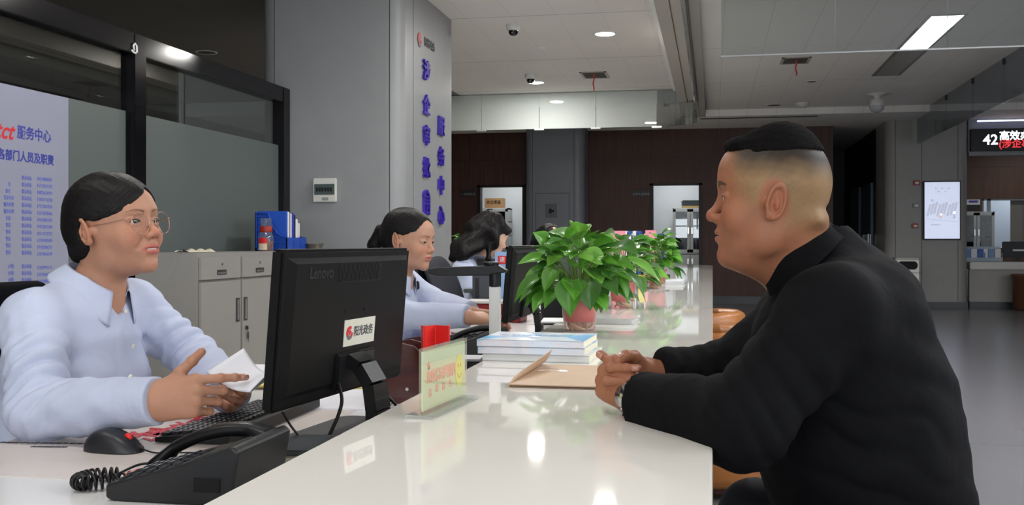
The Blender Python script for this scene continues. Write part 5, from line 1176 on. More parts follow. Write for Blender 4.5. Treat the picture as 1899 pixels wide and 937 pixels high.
# ---- office chairs
def office_chair(x, y, rz, label, jacket=False):
    t = thing('office_chair', label, 'chair', (x, y, 0), rz, 'black office chairs'); mf_ = mat('chair_fabric', srgb(16, 17, 20), .9, bump=.3, bscale=500, spec=.1)
    m = MB(); m.smooth = False; m.box((-.22, -.23, .34), (.23, .23, .385), .022); m.build('seat', mf_, t)
    m = MB(); m.smooth = True; m.grid(lambda u, v: Vector((-.25 - .05 * math.sin(v * 2.2) + .05 * (1 - (2 * u - 1) ** 2) * -1 + .02, (.225 - .03 * v ** 3) * (2 * u - 1), .5 + .455 * v)), 14, 12); o = link('backrest', m.mesh('b'), mf_, t); sd = o.modifiers.new('s', 'SOLIDIFY'); sd.thickness = .04; bv = o.modifiers.new('b', 'BEVEL'); bv.width = .012; bv.segments = 2
    m = MB(); m.tube([(-.05, 0, .33), (-.24, 0, .33), (-.31, 0, .45), (-.32, 0, .65)], .018, 8); m.build('back_bar', M_plasts, t)
    m = MB(); m.lathe([(.03, .1), (.03, .25), (.018, .25), (.018, .34)], n=18); m.build('gas_lift', M_plasts, t)
    for k in range(5):
        a = k * 1.2566; c, s_ = math.cos(a), math.sin(a); m = MB(); m.tube([(0, 0, .11), (.27 * c, .27 * s_, .075)], [.022, .014], 8); l = m.build('leg', M_plasts, t)
        m = MB(); m.lathe([(.025, -.02), (.027, 0), (.025, .02)], (.27 * c, .27 * s_, .028), n=18, M=Matrix.Rotation(math.pi / 2, 4, 'X')); m.build('castor', M_plasts, l)
    for s in (-1, 1): m = MB(); m.tube(spline([(-.1, s * .23, .42), (-.1, s * .27, .48), (-.08, s * .27, .6), (.1, s * .27, .62)], 5), .014, 8); m.build('armrest', M_plasts, t)
    return t
office_chair(-1.27, 1.97, 0, 'black office chair behind the nearest woman at the left edge')
office_chair(-1.10, 3.7, 0, 'black office chair under the ponytailed woman')
office_chair(-1.22, 5.45, 0, 'black office chair under the long-haired woman')
office_chair(-1.25, 7.15, 0, 'black office chair under the farthest woman')
q = P(812, 520, 4.85); t = office_chair(q.x + .27, q.y, 0, 'empty black office chair with a dark jacket over it, behind the ponytailed woman')
m = MB(); m.smooth = True; m.grid(lambda u, v: Vector((-.235 - .075 * math.cos((v - .5) * 3.4) * 1.0 + (.11 * (v > .5)) * 0 + .07 * (v - .5), (.25 - .07 * max(0, .3 - abs(v - .5)) / .3) * (2 * u - 1), .56 + .41 * math.sin(math.pi * min(1, max(0, v))) ** .45 + .004 * math.sin(u * 9))), 22, 20)
ja = link('jacket', m.mesh('j'), mat('jacket_navy', srgb(18, 20, 32), .85), None); ja.location = t.location; tag(ja, 'dark navy jacket draped over the empty office chair', 'jacket'); sd = ja.modifiers.new('s', 'SOLIDIFY'); sd.thickness = .012
# ------------------------------------------------------------------ people
def basis(fwd, up=(0, 0, 1), roll=0):
    """columns: lateral (person's left = +x), forward (+y), up (+z)"""
    f = Vector(fwd).normalized(); u = Vector(up); l = u.cross(f).normalized() * -1; u = l.cross(f)
    # l = person's right when l = f x u ; make +x = person's right side
    R = Matrix((l, f, u)).transposed()
    if roll: R = R @ Matrix.Rotation(roll, 3, 'Y')
    return R
def npR(R): return np.array(R, f4)
SK = {}
def gauss(q, c, s): return np.exp(-(((q - V3(c)) / V3(s)) ** 2).sum(1))
def head_sdf(p, H):
    """p in head space: x right, y forward, z up, origin between the ears"""
    q = p.copy(); q[:, 0] = np.abs(q[:, 0]); fw = H.get('fw', 1.0)
    q[:, 1] /= H.get('ys', 1.0)
    d = ell(q, (0, -.014, .040), (.0745 * fw, .094, .084))
    d = smin(d, ell(q, (0, .026, -.004), (.0655 * fw, .062, .090)), .03)
    fo = H.get('fore', 0); d = smin(d, ell(q, (0, .050 + fo, .045 + fo), (.052, .040, .042)), .03)              # forehead
    d = smin(d, ell(q, (0, .040, -.060), (.046 * fw * H.get('jaw', 1), .046, .034)), .025)   # jaw
    d = smin(d, ell(q, (.047 * fw * H.get('jaw', 1), .006, -.052), (.018, .024, .026)), .025)         # jaw corner
    d = smin(d, ell(q, (0, .0775, -.083), (.020, .0165, .0165)), .018)         # chin
    d = smin(d, ell(q, (.037 * fw, .060, -.022), (.028, .026, .027)), .02)      # cheek
    d = smin(d, cap(q, (0, .0865, .030), (.036, .0755, .034), .0085, .008), .014)   # brow
    # eye sockets
    d = smax(d, -ell(q, (.0315, .104, .012), (.0185, .0165, .0125)), .014)
    d = smax(d, -ell(q, (.014, .104, .012), (.007, .012, .016)), .012)
    # nose
    ny = H.get('nose', 0)
    nb = cap(q, (0, .0860, .018), (0, .1045 + ny, -.016), .0065, .0082)
    nb = smin(nb, ell(q, (0, .1075 + ny, -.0185), (.0098, .0098, .0092)), .008)
    nb = smin(nb, ell(q, (.0128, .098 + ny * .6, -.0225), (.0078, .0105, .0078)), .006)
    d = smin(d, nb, .011)
    d = smax(d, -ell(q, (.0068, .1015 + ny, -.0305), (.0042, .0062, .0045)), .003)
    # muzzle and lips
    d = smin(d, ell(q, (0, .078, -.049), (.026, .0195, .022)), .016)
    d = smax(d, -cap(q, (0, .1035, -.033), (0, .1025, -.040), .0022, .002), .005)   # philtrum
    lo = H.get('lip', 0); sm = .005 if H.get('smile') else 0
    up = smin(cap(q, (0, .0965, -.0445), (.012, .0945, -.0450), .0042, .0042), cap(q, (.012, .0945, -.0450), (.0245, .0845, -.0490 + sm), .0042, .0016), .003)
    lw = smin(cap(q, (0, .0945, -.0555 - lo), (.012, .0925, -.0550 - lo), .0052, .0048), cap(q, (.012, .0925, -.0550 - lo), (.0245, .0845, -.0495 + sm), .0045, .0014), .003)
    d = smin(d, smin(up, lw, .0012), .0045)
    mo = H.get('mouth', .0007)
    d = smax(d, -ell(q, (0, .0950, -.0498 - lo * .5), (.0225, .012, mo)), .0022)
    d = smax(d, -cap(q, (0, .0985, -.0675 - lo), (.016, .094, -.066 - lo), .004, .003), .009)
    # smile crease
    if H.get('smile'): d = smax(d, -(cap(q, (.022, .093, -.027), (.0315, .0815, -.044), .0004, .0003)), .010)
    # eyelids: shell round the eyeball with an almond opening
    e = (.0315, .0755, .0105); op = H.get('eye', .0050); tilt = H.get('look', 0)
    lid = np.sqrt(((q - V3(e)) ** 2).sum(1)) - .0142
    lid = smin(lid, cap(q, (.0195, .084, .0075), (.0455, .079, .0135), .0035, .003), .006)
    lid = smax(lid, -ell(q, (.0315, .0915, .0088 + tilt), (.0140, .012, op)), .0018)
    d = smin(d, lid, .0055)
    d = smax(d, -ell(q, (.0315, .0915, .0088 + tilt), (.0132, .0115, op)), .001)
    d = smax(d, -(np.sqrt(((q - V3(e)) ** 2).sum(1)) - .0122), .0005)
    if not H.get('nofold'): d = smax(d, -cap(q, (.0205, .0905, .0200), (.0435, .0845, .0200), .0004, .0004), .005)   # lid fold
    # ears
    a = math.radians(14); Re = np.array(Matrix.Rotation(a, 3, 'X') @ Matrix.Rotation(math.radians(-22), 3, 'Z'), f4)
    ec = (.0775 * fw, -.008, .002)
    er = ((q - V3(ec)) @ Re) / .88
    k = np.sqrt((er[:, 1] / .0175) ** 2 + ((er[:, 2] - .001) / (.0315 - .004 * (er[:, 2] < 0))) ** 2)
    rim = np.sqrt(((k - 1) * .0175) ** 2 + (er[:, 0] - .004) ** 2) - .0034
    disc = np.maximum(np.maximum((k - 1) * .0175, np.abs(er[:, 0]) - .0026), -1)
    ear = smin(rim, disc, .003)
    ear = smin(ear, cap(er, (.0015, .002, .016), (.003, -.004, -.008), .0030, .0030), .004)
    ear = smin(ear, ell(er, (.0005, .012, -.003), (.004, .005, .007)), .004)
    ear = smin(ear, ell(er, (0, .006, -.026), (.0045, .0075, .0075)), .006)
    ear = smax(ear, -ell(er, (.005, .006, -.004), (.0085, .0085, .0115)), .003)
    d = smin(d, ear * .88, .004)
    d = smin(d, cap(q, (.070 * fw, .004, .002), (.076 * fw, -.008, .0), .010, .006), .008)
    return d
def skin_col(V, H, sk):
    """complexion: lips, brows, warmth of nose/cheeks/ears, shaved scalp - all local colour"""
    q = V.copy(); q[:, 0] = np.abs(q[:, 0]); q[:, 1] /= H.get('ys', 1.0); c = np.tile(np.array(sk, f4), (len(V), 1))
    def mix(m, col, k=1): 
        nonlocal c; m = np.clip(m, 0, 1)[:, None] * k; c = c * (1 - m) + np.array(col, f4) * m
    warm = np.array(sk, f4) * np.array([1.06, .72, .66], f4)
    for ce, s, k in (((.04, .075, -.02), (.022, .03, .02), .55), ((0, .112, -.02), (.016, .02, .014), .6), ((.082, -.008, 0), (.009, .022, .03), .55), ((0, .09, -.085), (.02, .02, .012), .25)): mix(gauss(q, ce, s), warm, k)
    lo = H.get('lip', 0); lip = np.array(H.get('lipc', (.42, .12, .10)), f4)
    zc = -.0497 - lo * .5; hh = (.0105 + lo * .6) * np.clip(1 - (q[:, 0] / .0265) ** 2, 0, 1) ** .6 + .0002
    m = (np.clip((hh - np.abs(q[:, 2] - zc + .0006)) / .0016, 0, 1)) * (q[:, 1] > .08) * (q[:, 0] < .0262); mix(m, lip, .85)
    # eyebrow
    t = np.clip((q[:, 0] - .013) / .034, 0, 1); zb = .0290 + .0065 * np.sin(t * 2.3) - .003 * t; th = (.0040 - .0022 * t) * H.get('brow', 1)
    m = np.clip((th - np.abs(q[:, 2] - zb)) / .0014, 0, 1) * (q[:, 0] > .012) * (q[:, 0] < .049) * (q[:, 1] > .055); mix(m, (.02, .014, .012), .8 if H.get('brow', 1) > .9 else .62)
    # lash line and dark lid edges
    e = V3((.0315, .0915, .0088 + H.get('look', 0))); r = V3((.0148, .016, H.get('eye', .005) + .0011)); k = np.sqrt((((q - e) / r) ** 2)[:, [0, 2]].sum(1))
    m = np.clip((1.02 - k) / .1, 0, 1) * (q[:, 1] > .07) * (q[:, 2] > e[2] - .001); mix(m, (.02, .012, .01), .9)
    if H.get('shaved'):
        # scalp with very short hair: limit runs from temple, round the ear, to the nape
        f = q[:, 1] - (.068 - .28 * np.clip(.055 - q[:, 2], 0, .06)); ear_d = np.sqrt(((q[:, 1] + .005) / .026) ** 2 + ((q[:, 2] - .002) / .036) ** 2)
        s = 1 / (1 + np.exp(np.clip(f / .006, -30, 30))); s = s * (1 / (1 + np.exp(np.clip(-(q[:, 2] + .028 - .0 * q[:, 1] + np.clip(q[:, 1] + .02, 0, 1) * -.55) / .008, -30, 30))))
        s = s * np.clip((ear_d - .95) / .25, 0, 1)
        n = noise3(V, 500, 3) * .5 + noise3(V, 60, 4) * .5
        g = np.clip((q[:, 2] - .03) / .06, 0, 1)
        mix(s, (.28, .185, .085), .8); mix(s * np.clip((q[:, 2] - .040 + noise3(V, 150, 6) * .002) / .036, 0, 1) ** .9 * .97, (.02, .015, .012), 1); mix(s * np.clip(n * .5, 0, 1), (.10, .075, .05), .35)
    n = noise3(V, 90, 7)[:, None] * .025 + noise3(V, 380, 8)[:, None] * .02
    return np.clip(c * (1 + n), 0, 1)
def eyes(root, H, T, iris=(.025, .012, .008), look=(0, 0)):
    for s in (-1, 1):
        V, Q = [], []; m = MB(); m.smooth = True; r = .0121
        m.lathe([(r * math.sin(a), r * math.cos(a)) for a in [math.pi * k / 24 for k in range(25)]], n=32, cap=False, M=Matrix.Rotation(-math.pi / 2 , 4, 'X'))
        me = m.mesh('eye'); ca = me.color_attributes.new('Col', 'FLOAT_COLOR', 'POINT'); g = Vector((look[0], 1, look[1])).normalized(); cc = []
        for v in me.vertices:
            a = v.co.normalized().dot(g); k = math.degrees(math.acos(max(-1, min(1, a))))
            cc += [.004, .004, .004, 1] if k < 12 else ([*iris, 1] if k < 28 else [.62, .56, .52, 1])
        ca.data.foreach_set('color', cc); me.transform(T @ Matrix.Translation((s * .0315, .0755 * H.get('ys', 1) - .012 * (1 - H.get('ys', 1)), .0105)))
        link('eye', me, EYE, root, world=True)
EYE = mat('eyeball', (1, 1, 1, 1), .08, attr='Col', coat=.6)
SKIN = mat('skin', (1, 1, 1, 1), .5, attr='Col', sss=.12, bump=.12, bscale=420, spec=.32)
def T4(R, o): return Matrix.Translation(o) @ R.to_4x4()
# ---- hands
FL = dict(i=(.042, .026, .021), m=(.046, .030, .022), r=(.043, .028, .021), l=(.034, .021, .019))
def hand_parts(wr, fwd, back, side, curls, thumb, s=1.0, splay=None):
    """wr wrist, fwd along the metacarpals, back out of the back of the hand, side +1 if the thumb lies at back x fwd"""
    f = Vector(fwd).normalized(); b = Vector(back); b = (b - f * b.dot(f)).normalized(); x = b.cross(f) * side      # x towards the thumb
    W = lambda X, Y, Z: Vector(wr) + (x * X + f * Y + b * Z) * s
    palm, fingers = [], []
    base = dict(i=(.029, .088, .004), m=(.0095, .091, .006), r=(-.0095, .087, .004), l=(-.027, .079, .0)); rad = dict(i=.0092, m=.0095, r=.009, l=.0078)
    for k, (X, Y, Z) in base.items():
        palm.append((W(X * .55, .006, 0), W(X, Y - .01, Z - .003), .0148 * s, .0128 * s))
        c = curls[k]; sp = (splay or {}).get(k, {'i': .10, 'm': .02, 'r': -.05, 'l': -.12}[k]); p = W(X, Y - .004, Z - .002); a = 0; r = rad[k] * s; ch = []
        for L_, da in zip(FL[k], c):
            a += da; d = (f * math.cos(a) * math.cos(sp) - b * math.sin(a) + x * math.sin(sp) * max(.2, math.cos(a))).normalized(); n = p + d * L_ * s; ch.append((p, n, r, r * .88)); r *= .88; p = n
        fingers.append(ch)
    palm.append((W(.018, .015, -.008), W(.026, .05, -.008), .013 * s, .012 * s)); palm.append((W(-.02, .012, -.006), W(-.026, .055, -.006), .013 * s, .011 * s))
    p = W(.022, .018, -.008); ch = []; r = .0125 * s
    for (X, Y, Z), L_ in zip(thumb, (.038, .031, .025)):
        d = (x * X + f * Y + b * Z).normalized(); n = p + d * L_ * s; ch.append((p, n, r, r * .86)); r = r * .86; p = n
    fingers.append(ch)
    return palm, fingers
def hand_sdf(p, hand, nails=True):
    palm, fingers = hand; d = None
    for a, b, ra, rb in palm: v = cap(p, a, b, ra, rb); d = v if d is None else smin(d, v, .012)
    F_ = None
    for fi, ch in enumerate(fingers):
        fd = None
        for j, (a, b, ra, rb) in enumerate(ch):
            v = cap(p, a, b, ra, rb); fd = v if fd is None else smin(fd, v, .0035)
            if j: fd = smin(fd, np.sqrt(((p - V3(a)) ** 2).sum(1)) - ra * 1.07, .003)
        F_ = fd if F_ is None else np.minimum(F_, fd) if False else smin(F_, fd, .0012)
    return smin(d, F_, .007)
def hand_col(V, hand, sk):
    c = np.tile(np.array(sk, f4), (len(V), 1)); warm = np.array(sk, f4) * np.array([1.04, .74, .68], f4)
    for ch in hand[1]:
        for a, b, ra, rb in ch[1:]:
            m = np.exp(-(((V - V3(a)) ** 2).sum(1)) / .009 ** 2)[:, None] * .45; c = c * (1 - m) + warm * m
        a, b = V3(ch[-1][0]), V3(ch[-1][1]); m = np.exp(-(((V - b) ** 2).sum(1)) / .012 ** 2)[:, None] * .5; c = c * (1 - m) + warm * m
    return c
def nails(root, hand, back, col=(.45, .22, .16)):
    m = MB(); m.smooth = True
    for k, ch in enumerate(hand[1]):
        a, b, ra, rb = ch[-1]; d = (b - a).normalized(); pa = ch[-2]; dp = (pa[1] - pa[0]).normalized(); n = dp - d * dp.dot(d)
        n = n.normalized() if n.length > .08 else (Vector(back) - d * Vector(back).dot(d)).normalized()
        x = d.cross(n)
        c = a + (b - a) * .82; m = MB(); m.smooth = True
        m.add([c + d * (.0065 * u) + x * (.0046 * v * (1 - .25 * (u > .5))) + n * (rb * 1.13 - .0016 * v * v - .0012 * max(0, u) ** 2) for u in (-1, -.3, .4, 1) for v in (-1, -.5, 0, .5, 1)], [(i * 5 + j, (i + 1) * 5 + j, (i + 1) * 5 + j + 1, i * 5 + j + 1) for i in range(3) for j in range(4)])
        o = m.build('fingernail', mat('nail', (*col, 1), .25), root, world=True); sd = o.modifiers.new('s', 'SOLIDIFY'); sd.thickness = .0016
def rings(p, E, ax, amp, wl, sig, seed=1):
    """soft wrinkles running round a bent sleeve near the joint E"""
    ax = V3(Vector(ax).normalized()); q = p - V3(E); s_ = q @ ax; r2 = (q ** 2).sum(1)
    ph = s_ / wl * 6.283 + noise3(p, 22, seed, 5) * 1.3
    return amp * (.5 + .5 * np.sin(ph)) ** 2 * np.exp(-r2 / sig ** 2) * (1 + .5 * noise3(p, 14, seed + 3, 5))
def folds(p, R, o, amp, seed, fr=26, st=(1, .5, .8)):
    q = (p - V3(o)) @ npR(R); n = noise3(q, fr, seed, 6, st); n2 = noise3(q, fr * 2.3, seed + 1, 5, st)
    return amp * ((1 - np.abs(n * .7)) * .8 + .25 * n2)
def mesh_part(name, parts, mats, root, colfn=None):
    V, Q = join(parts) if isinstance(parts, list) else parts
    col = colfn(V) if colfn else None
    return link(name, np_mesh(name, V, Q, col), mats, root, world=True)
def bbox(pts, pad):
    a = np.array([tuple(p) for p in pts]); return a.min(0) - pad, a.max(0) + pad
def collar(root, N, R, rx, ry, m, gap=28, leaf=.042, stand=.03, tipdrop=.03, spread=.0, tilt=0, name='collar', th=.0018, flare=.012, backfit=0):
    """shirt collar round the neck: stand and turned-down leaf, open at the front"""
    mb = MB(); mb.smooth = True; R4 = T4(R, N) @ Matrix.Rotation(tilt, 4, 'X'); nu = 49
    def f(u, v):
        a = math.radians(gap + (360 - 2 * gap) * u); fr = math.cos(a)                    # a=0 front
        ff = max(0, fr); k = max(0, (fr - .2) / .8)
        if v < .3: w = v / .3; r = 1.0 - .03 * w; z = stand * w * (1 - .45 * k); off = 0
        else:
            w = (v - .3) / .7; r = .97; off = .003 + flare * w ** .8 * (1 - backfit * max(0, -fr)) + spread * w * k; z = stand * (1 - .45 * k) + .003 * math.sin(min(1, w * 4) * math.pi) - (leaf + tipdrop * k ** 1.5) * w
        return R4 @ Vector(((rx * r + off) * math.sin(a), (ry * r + off) * math.cos(a), z))
    mb.grid(f, nu, 14); me = mb.mesh(name); o = link(name, me, m, root, world=True)
    sd = o.modifiers.new('s', 'SOLIDIFY'); sd.thickness = th; return o
SHIRT = bpy.data.materials.new('shirt_blue'); SHIRT.use_nodes = True
def mk_shirt(m, col, rough=.75, weave=1400, bstr=.12, spec=.25):
    nt = m.node_tree; N = nt.nodes; L = nt.links; b = N['Principled BSDF']; b.inputs['Base Color'].default_value = col; b.inputs['Roughness'].default_value = rough; b.inputs['Sheen Weight'].default_value = 0
    b.inputs['Specular IOR Level'].default_value = spec
    tc = N.new('ShaderNodeTexCoord'); n = N.new('ShaderNodeTexNoise'); n.inputs['Scale'].default_value = weave; L.new(tc.outputs['Object'], n.inputs['Vector'])
    n2 = N.new('ShaderNodeTexNoise'); n2.inputs['Scale'].default_value = 14; n2.inputs['Detail'].default_value = 3; n2.inputs['Distortion'].default_value = .8; L.new(tc.outputs['Object'], n2.inputs['Vector'])
    b1 = N.new('ShaderNodeBump'); b1.inputs['Strength'].default_value = bstr; b1.inputs['Distance'].default_value = .001; b2 = N.new('ShaderNodeBump'); b2.inputs['Strength'].default_value = .35; b2.inputs['Distance'].default_value = .012
    L.new(n.outputs['Fac'], b1.inputs['Height']); L.new(n2.outputs['Fac'], b2.inputs['Height']); L.new(b2.outputs['Normal'], b1.inputs['Normal']); L.new(b1.outputs['Normal'], b.inputs['Normal'])
mk_shirt(SHIRT, srgb(186, 193, 215))
BLACKC = bpy.data.materials.new('shirt_black'); BLACKC.use_nodes = True; mk_shirt(BLACKC, srgb(17, 17, 19), .85, 1600, .1, .09)
TROU = mat('trousers_dark', srgb(26, 27, 34), .8)
HAIR = bpy.data.materials.new('black_hair'); HAIR.use_nodes = True
def mk_hair(m, col):
    nt = m.node_tree; N = nt.nodes; L = nt.links; b = N['Principled BSDF']; b.inputs['Roughness'].default_value = .5; b.inputs['Base Color'].default_value = col; b.inputs['Specular IOR Level'].default_value = .2
    b.inputs['Anisotropic'].default_value = .5
    at = N.new('ShaderNodeAttribute'); at.attribute_name = 'Col'; sp = N.new('ShaderNodeSeparateXYZ'); L.new(at.outputs['Vector'], sp.inputs[0])
    # strands follow the 'Col' coordinate (r = across the strands, g = along)
    mp = N.new('ShaderNodeMapping'); mp.inputs['Scale'].default_value = (260, 5, 1); L.new(at.outputs['Vector'], mp.inputs['Vector'])
    n = N.new('ShaderNodeTexNoise'); n.inputs['Scale'].default_value = 1; n.inputs['Detail'].default_value = 3; L.new(mp.outputs['Vector'], n.inputs['Vector'])
    bp = N.new('ShaderNodeBump'); bp.inputs['Strength'].default_value = .7; bp.inputs['Distance'].default_value = .0025; L.new(n.outputs['Fac'], bp.inputs['Height']); L.new(bp.outputs['Normal'], b.inputs['Normal'])
mk_hair(HAIR, (.0055, .0042, .0042, 1))
def head_mesh(root, H, O, R, sk, extra=None, h=.0015, s=1.0, zcut=-.2, body=None):
    """returns mesh pieces (V,Q) and vertex colours for head + neck in world space"""
    Rn = npR(R); Ov = V3(O)
    def f(p):
        q = ((p - Ov) @ Rn) / s; d = head_sdf(q.astype(f4), H)
        if H.get('shaved'): d = d + 0
        d = d * s
        return extra(p, d) if extra else d
    return f
def to_local(V, O, R, s=1.0): return ((V - V3(O)) @ npR(R)) / s
def legs_parts(hip, knee, foot, side, w=.075):
    return [(hip, knee, w, w * .78), (knee, foot, w * .68, w * .45), (foot, foot + (knee - hip).normalized() * .16 + Vector((0, 0, -.02)), .042, .034)]

def face_open(a, wx, hz, zc, ye=.012, ex=1.5):
    """the part of the head the hair leaves free: rounded window over brow and face, then forward of the ears"""
    e = (((a[:, 0] / wx + 1e-6) ** ex + (np.clip(a[:, 2] - zc, 0, 1) / hz) ** ex) ** (1 / ex) - 1) * .05
    up = np.maximum(e, .0 - a[:, 1]); lowb = np.maximum(a[:, 2] - zc - .004, ye - a[:, 1])
    return smin(up, lowb, .02)
# ============================================================ nearest woman
def woman_near():
    root = thing('person', 'woman with round glasses in a pale blue shirt, holding folded papers at the nearest desk', 'person', (-1.42, 2.0, 0))
    H = dict(nose=-.002, fw=.97, jaw=.87, eye=.0054, lip=.0018, mouth=.0022, smile=1, brow=.8, lipc=(.50, .13, .11)); sk = (.46, .235, .15)
    O = Vector((-1.264, 2.0, 1.073)); R = basis((.975, -.17, .15), (-.05, -.03, 1)); s = 1.0
    N = Vector((-1.318, 2.003, .944))
    neck = lambda p, d: smin(smin(d, cap(p, O + R @ Vector((0, -.022, -.045)), N + Vector((-.005, 0, -.03)), .0500, .054), .022), cap(p, N + Vector((0, 0, -.03)), N + Vector((-.03, 0, -.12)), .06, .08), .04)
    fh = head_mesh(root, H, O, R, sk, neck)
    head = surf(fh, O + Vector((-.16, -.14, -.21)), O + Vector((.15, .14, .15)), .0016)
    Tt = basis((1, -.06, -.16))                                                # torso frame, leaning in
    Cc = Vector((-1.36, 2.0, .79)); Ca = Vector((-1.41, 2.0, .62)); Cp = Vector((-1.46, 2.0, .49))
    sR, sL = Vector((-1.345, 1.845, .892)), Vector((-1.325, 2.170, .900))
    eR = P(74, 762, 1.95); wR = P(290, 744, 1.865); eL = P(362, 668, 2.42); wL = P(425, 726, 2.10)
    def torso(p, g=0):
        d = ell(p, Cc, (.105 + g, .155 + g, .165 + g), None); Rt = npR(Tt)
        d = ell(p, Cc, (.160 + g, .108 + g, .165 + g), Rt); d = smin(d, ell(p, Ca, (.142 + g, .105 + g, .17), Rt), .05); d = smin(d, ell(p, Cp, (.175 + g, .14 + g, .12), Rt), .06)
        for y in (-.07, .07): d = smin(d, ell(p, Cc + Tt @ Vector((y, .072, -.03)), (.062 + g, .048 + g, .06), Rt), .04)
        for S_ in (sR, sL): d = smin(d, cap(p, N + Vector((-.015, 0, -.035)), S_ + Vector((0, 0, -.005)), .038 + g, .048 + g), .04)
        return d
    def arm(p, S_, E, W_, g, sleeve=False):
        d = cap(p, S_, E, .050 + g, .041 + g * 1.4); e2 = W_ + (W_ - E).normalized() * (.004 if sleeve else .03)
        if sleeve:
            fa = cap(p, E, e2, .042 + g * 1.2, .032 + g); ax = V3((W_ - E).normalized()); fa = np.maximum(fa, (p - V3(e2)) @ ax)
            # a buttoned cuff, slightly proud
            cu = cap(p, W_ - (W_ - E).normalized() * .052, e2, .036 + g, .0345 + g); cu = np.maximum(np.maximum(cu, (p - V3(e2)) @ ax), -((p - V3(W_ - (W_ - E).normalized() * .06)) @ ax)); fa = np.minimum(fa, cu)
        else: fa = cap(p, E, W_ - (W_ - E).normalized() * .03, .038, .023)
        return smin(d, fa, .03)
    # hands: the near one holds the papers, thumb up; the far one supports them
    hR = hand_parts(wR, (P(360, 735, 1.855) - wR), (.22, -.95, .2), 1, dict(i=(.3, .35, .15), m=(.8, .85, .4), r=(1.05, 1.1, .5), l=(1.2, 1.1, .5)), ((.6, .65, .0), (.58, .78, .0), (.55, .8, .1)), .98, splay=dict(i=-.03, m=-.08, r=-.1, l=-.12))
    x_ = None
    hL = hand_parts(wL, (P(456, 742, 2.0) - wL), (.35, .75, -.45), -1, dict(i=(.5, .6, .4), m=(.55, .7, .4), r=(.6, .8, .4), l=(.7, .8, .4)), ((.35, .8, -.5), (.15, .9, -.4), (.0, .9, -.3)), .95)
    fb = lambda p: smin(torso(p), smin(arm(p, sR, eR, wR, 0), arm(p, sL, eL, wL, 0), .0), .04)
    hR_f = lambda p: smin(hand_sdf(p, hR), cap(p, wR - (wR - eR).normalized() * .06, wR + (hR[0][1][1] - wR) * .05, .0265, .0235), .04)
    hL_f = lambda p: smin(hand_sdf(p, hL), cap(p, wL - (wL - eL).normalized() * .05, wL, .0255, .0245), .02)
    low = [(Vector((-1.42, 1.92, .5)), Vector((-1.02, 1.9, .5)), .075, .06), (Vector((-1.02, 1.9, .5)), Vector((-1.05, 1.9, .08)), .055, .04), (Vector((-1.42, 2.1, .5)), Vector((-1.02, 2.12, .5)), .075, .06), (Vector((-1.02, 2.12, .5)), Vector((-1.05, 2.12, .08)), .055, .04), (Vector((-1.05, 1.9, .04)), Vector((-.9, 1.9, .035)), .038, .034), (Vector((-1.05, 2.12, .04)), Vector((-.9, 2.12, .035)), .038, .034)]
    def fbl(p):
        d = fb(p)
        for a, b, ra, rb in low: d = smin(d, cap(p, a, b, ra - .012, rb - .012), .03)
        return d + .003
    body = surf(fbl, (-1.66, 1.66, 0), (-.8, 2.4, 1.0), .009)
    pts = lambda h: [q for ch in h[1] for c in ch for q in (c[0], c[1])] + [h[0][0][0]]
    lo, hi = bbox(pts(hR) + [wR - (wR - eR) * .25], .05); mR = surf(hR_f, lo, hi, .0014); lo, hi = bbox(pts(hL) + [wL - (wL - eL) * .25], .05); mL = surf(hL_f, lo, hi, .0018)
    n0, n1, n2 = len(head[0]), len(head[0]) + len(mR[0]), len(head[0]) + len(mR[0]) + len(mL[0])
    def col(V):
        c = np.tile(np.array(sk, f4), (len(V), 1)); c[:n0] = skin_col(to_local(V[:n0], O, R), H, sk); c[n0:n1] = hand_col(V[n0:n1], hR, sk); c[n1:n2] = hand_col(V[n1:n2], hL, sk); return c
    mesh_part('body', [head, mR, mL, body], SKIN, root, col)
    nails(root, hR, (.25, -.95, .12)); nails(root, hL, (.35, .75, -.45)); eyes(root, H, T4(R, O), look=(.12, .02))
    mb = MB(); TT = T4(R, O)
    mb.box((-.014, .0835, -.0525), (.014, .0925, -.0478), .001, TT); mb.build('teeth', mat('teeth', srgb(226, 218, 206), .2), root, world=True)
    # shirt
    g = .010
    def fs(p):
        d = torso(p, g); q = (p - V3(Cc)) @ npR(Tt)
        front = (q[:, 1] > 0); pl = np.clip(1 - np.abs(q[:, 0] - .004) / .016, 0, 1) ** .3 * front * .0022
        d = d - folds(p, Tt, Cc, .0085, 21, 17, (1.3, .6, .55)) * 1.0
        a = smin(arm(p, sR, eR, wR, g, True), arm(p, sL, eL, wL, g, True), 0)
        fo = folds(p, Tt, eR, .0075, 33, 24, (.6, 1, 1.2)); near_c = np.minimum(np.sqrt(((p - V3(wR)) ** 2).sum(1)), np.sqrt(((p - V3(wL)) ** 2).sum(1)))
        a = a - fo * np.clip((near_c - .05) / .08, 0, 1)
        d = smin(d, a, .028) - pl
        # under-arm and elbow creases
        for E, S_, W_ in ((eR, sR, wR), (eL, sL, wL)):
            ax = (W_ - S_).normalized()
            d = d + rings(p, E.lerp(S_, .25), (S_ - E).normalized() - (W_ - E).normalized() * .6, .011, .030, .10, 4) + rings(p, S_ + Vector((.03, 0, -.05)), (1, 0, .5), .006, .04, .08, 9)
        # open neck
        d = smax(d, -cap(p, N + Tt @ Vector((0, .040, .03)), N + Tt @ Vector((0, .088, -.045)), .050, .004), .006)
        d = smax(d, -(cap(p, O, N + Vector((-.006, 0, .0)), .05, .056)), .004)
        return d
    lo, hi = (-1.70, 1.62, .42), (-.85, 2.44, 1.0); shirt = mesh_part('shirt', surf(fs, lo, hi, .0042), SHIRT, root)
    collar(root, N + Vector((.006, 0, .008)), basis((1, -.06, -.42)), .060, .066, SHIRT, gap=27, leaf=.040, stand=.034, tipdrop=.036, flare=.034, spread=.004)
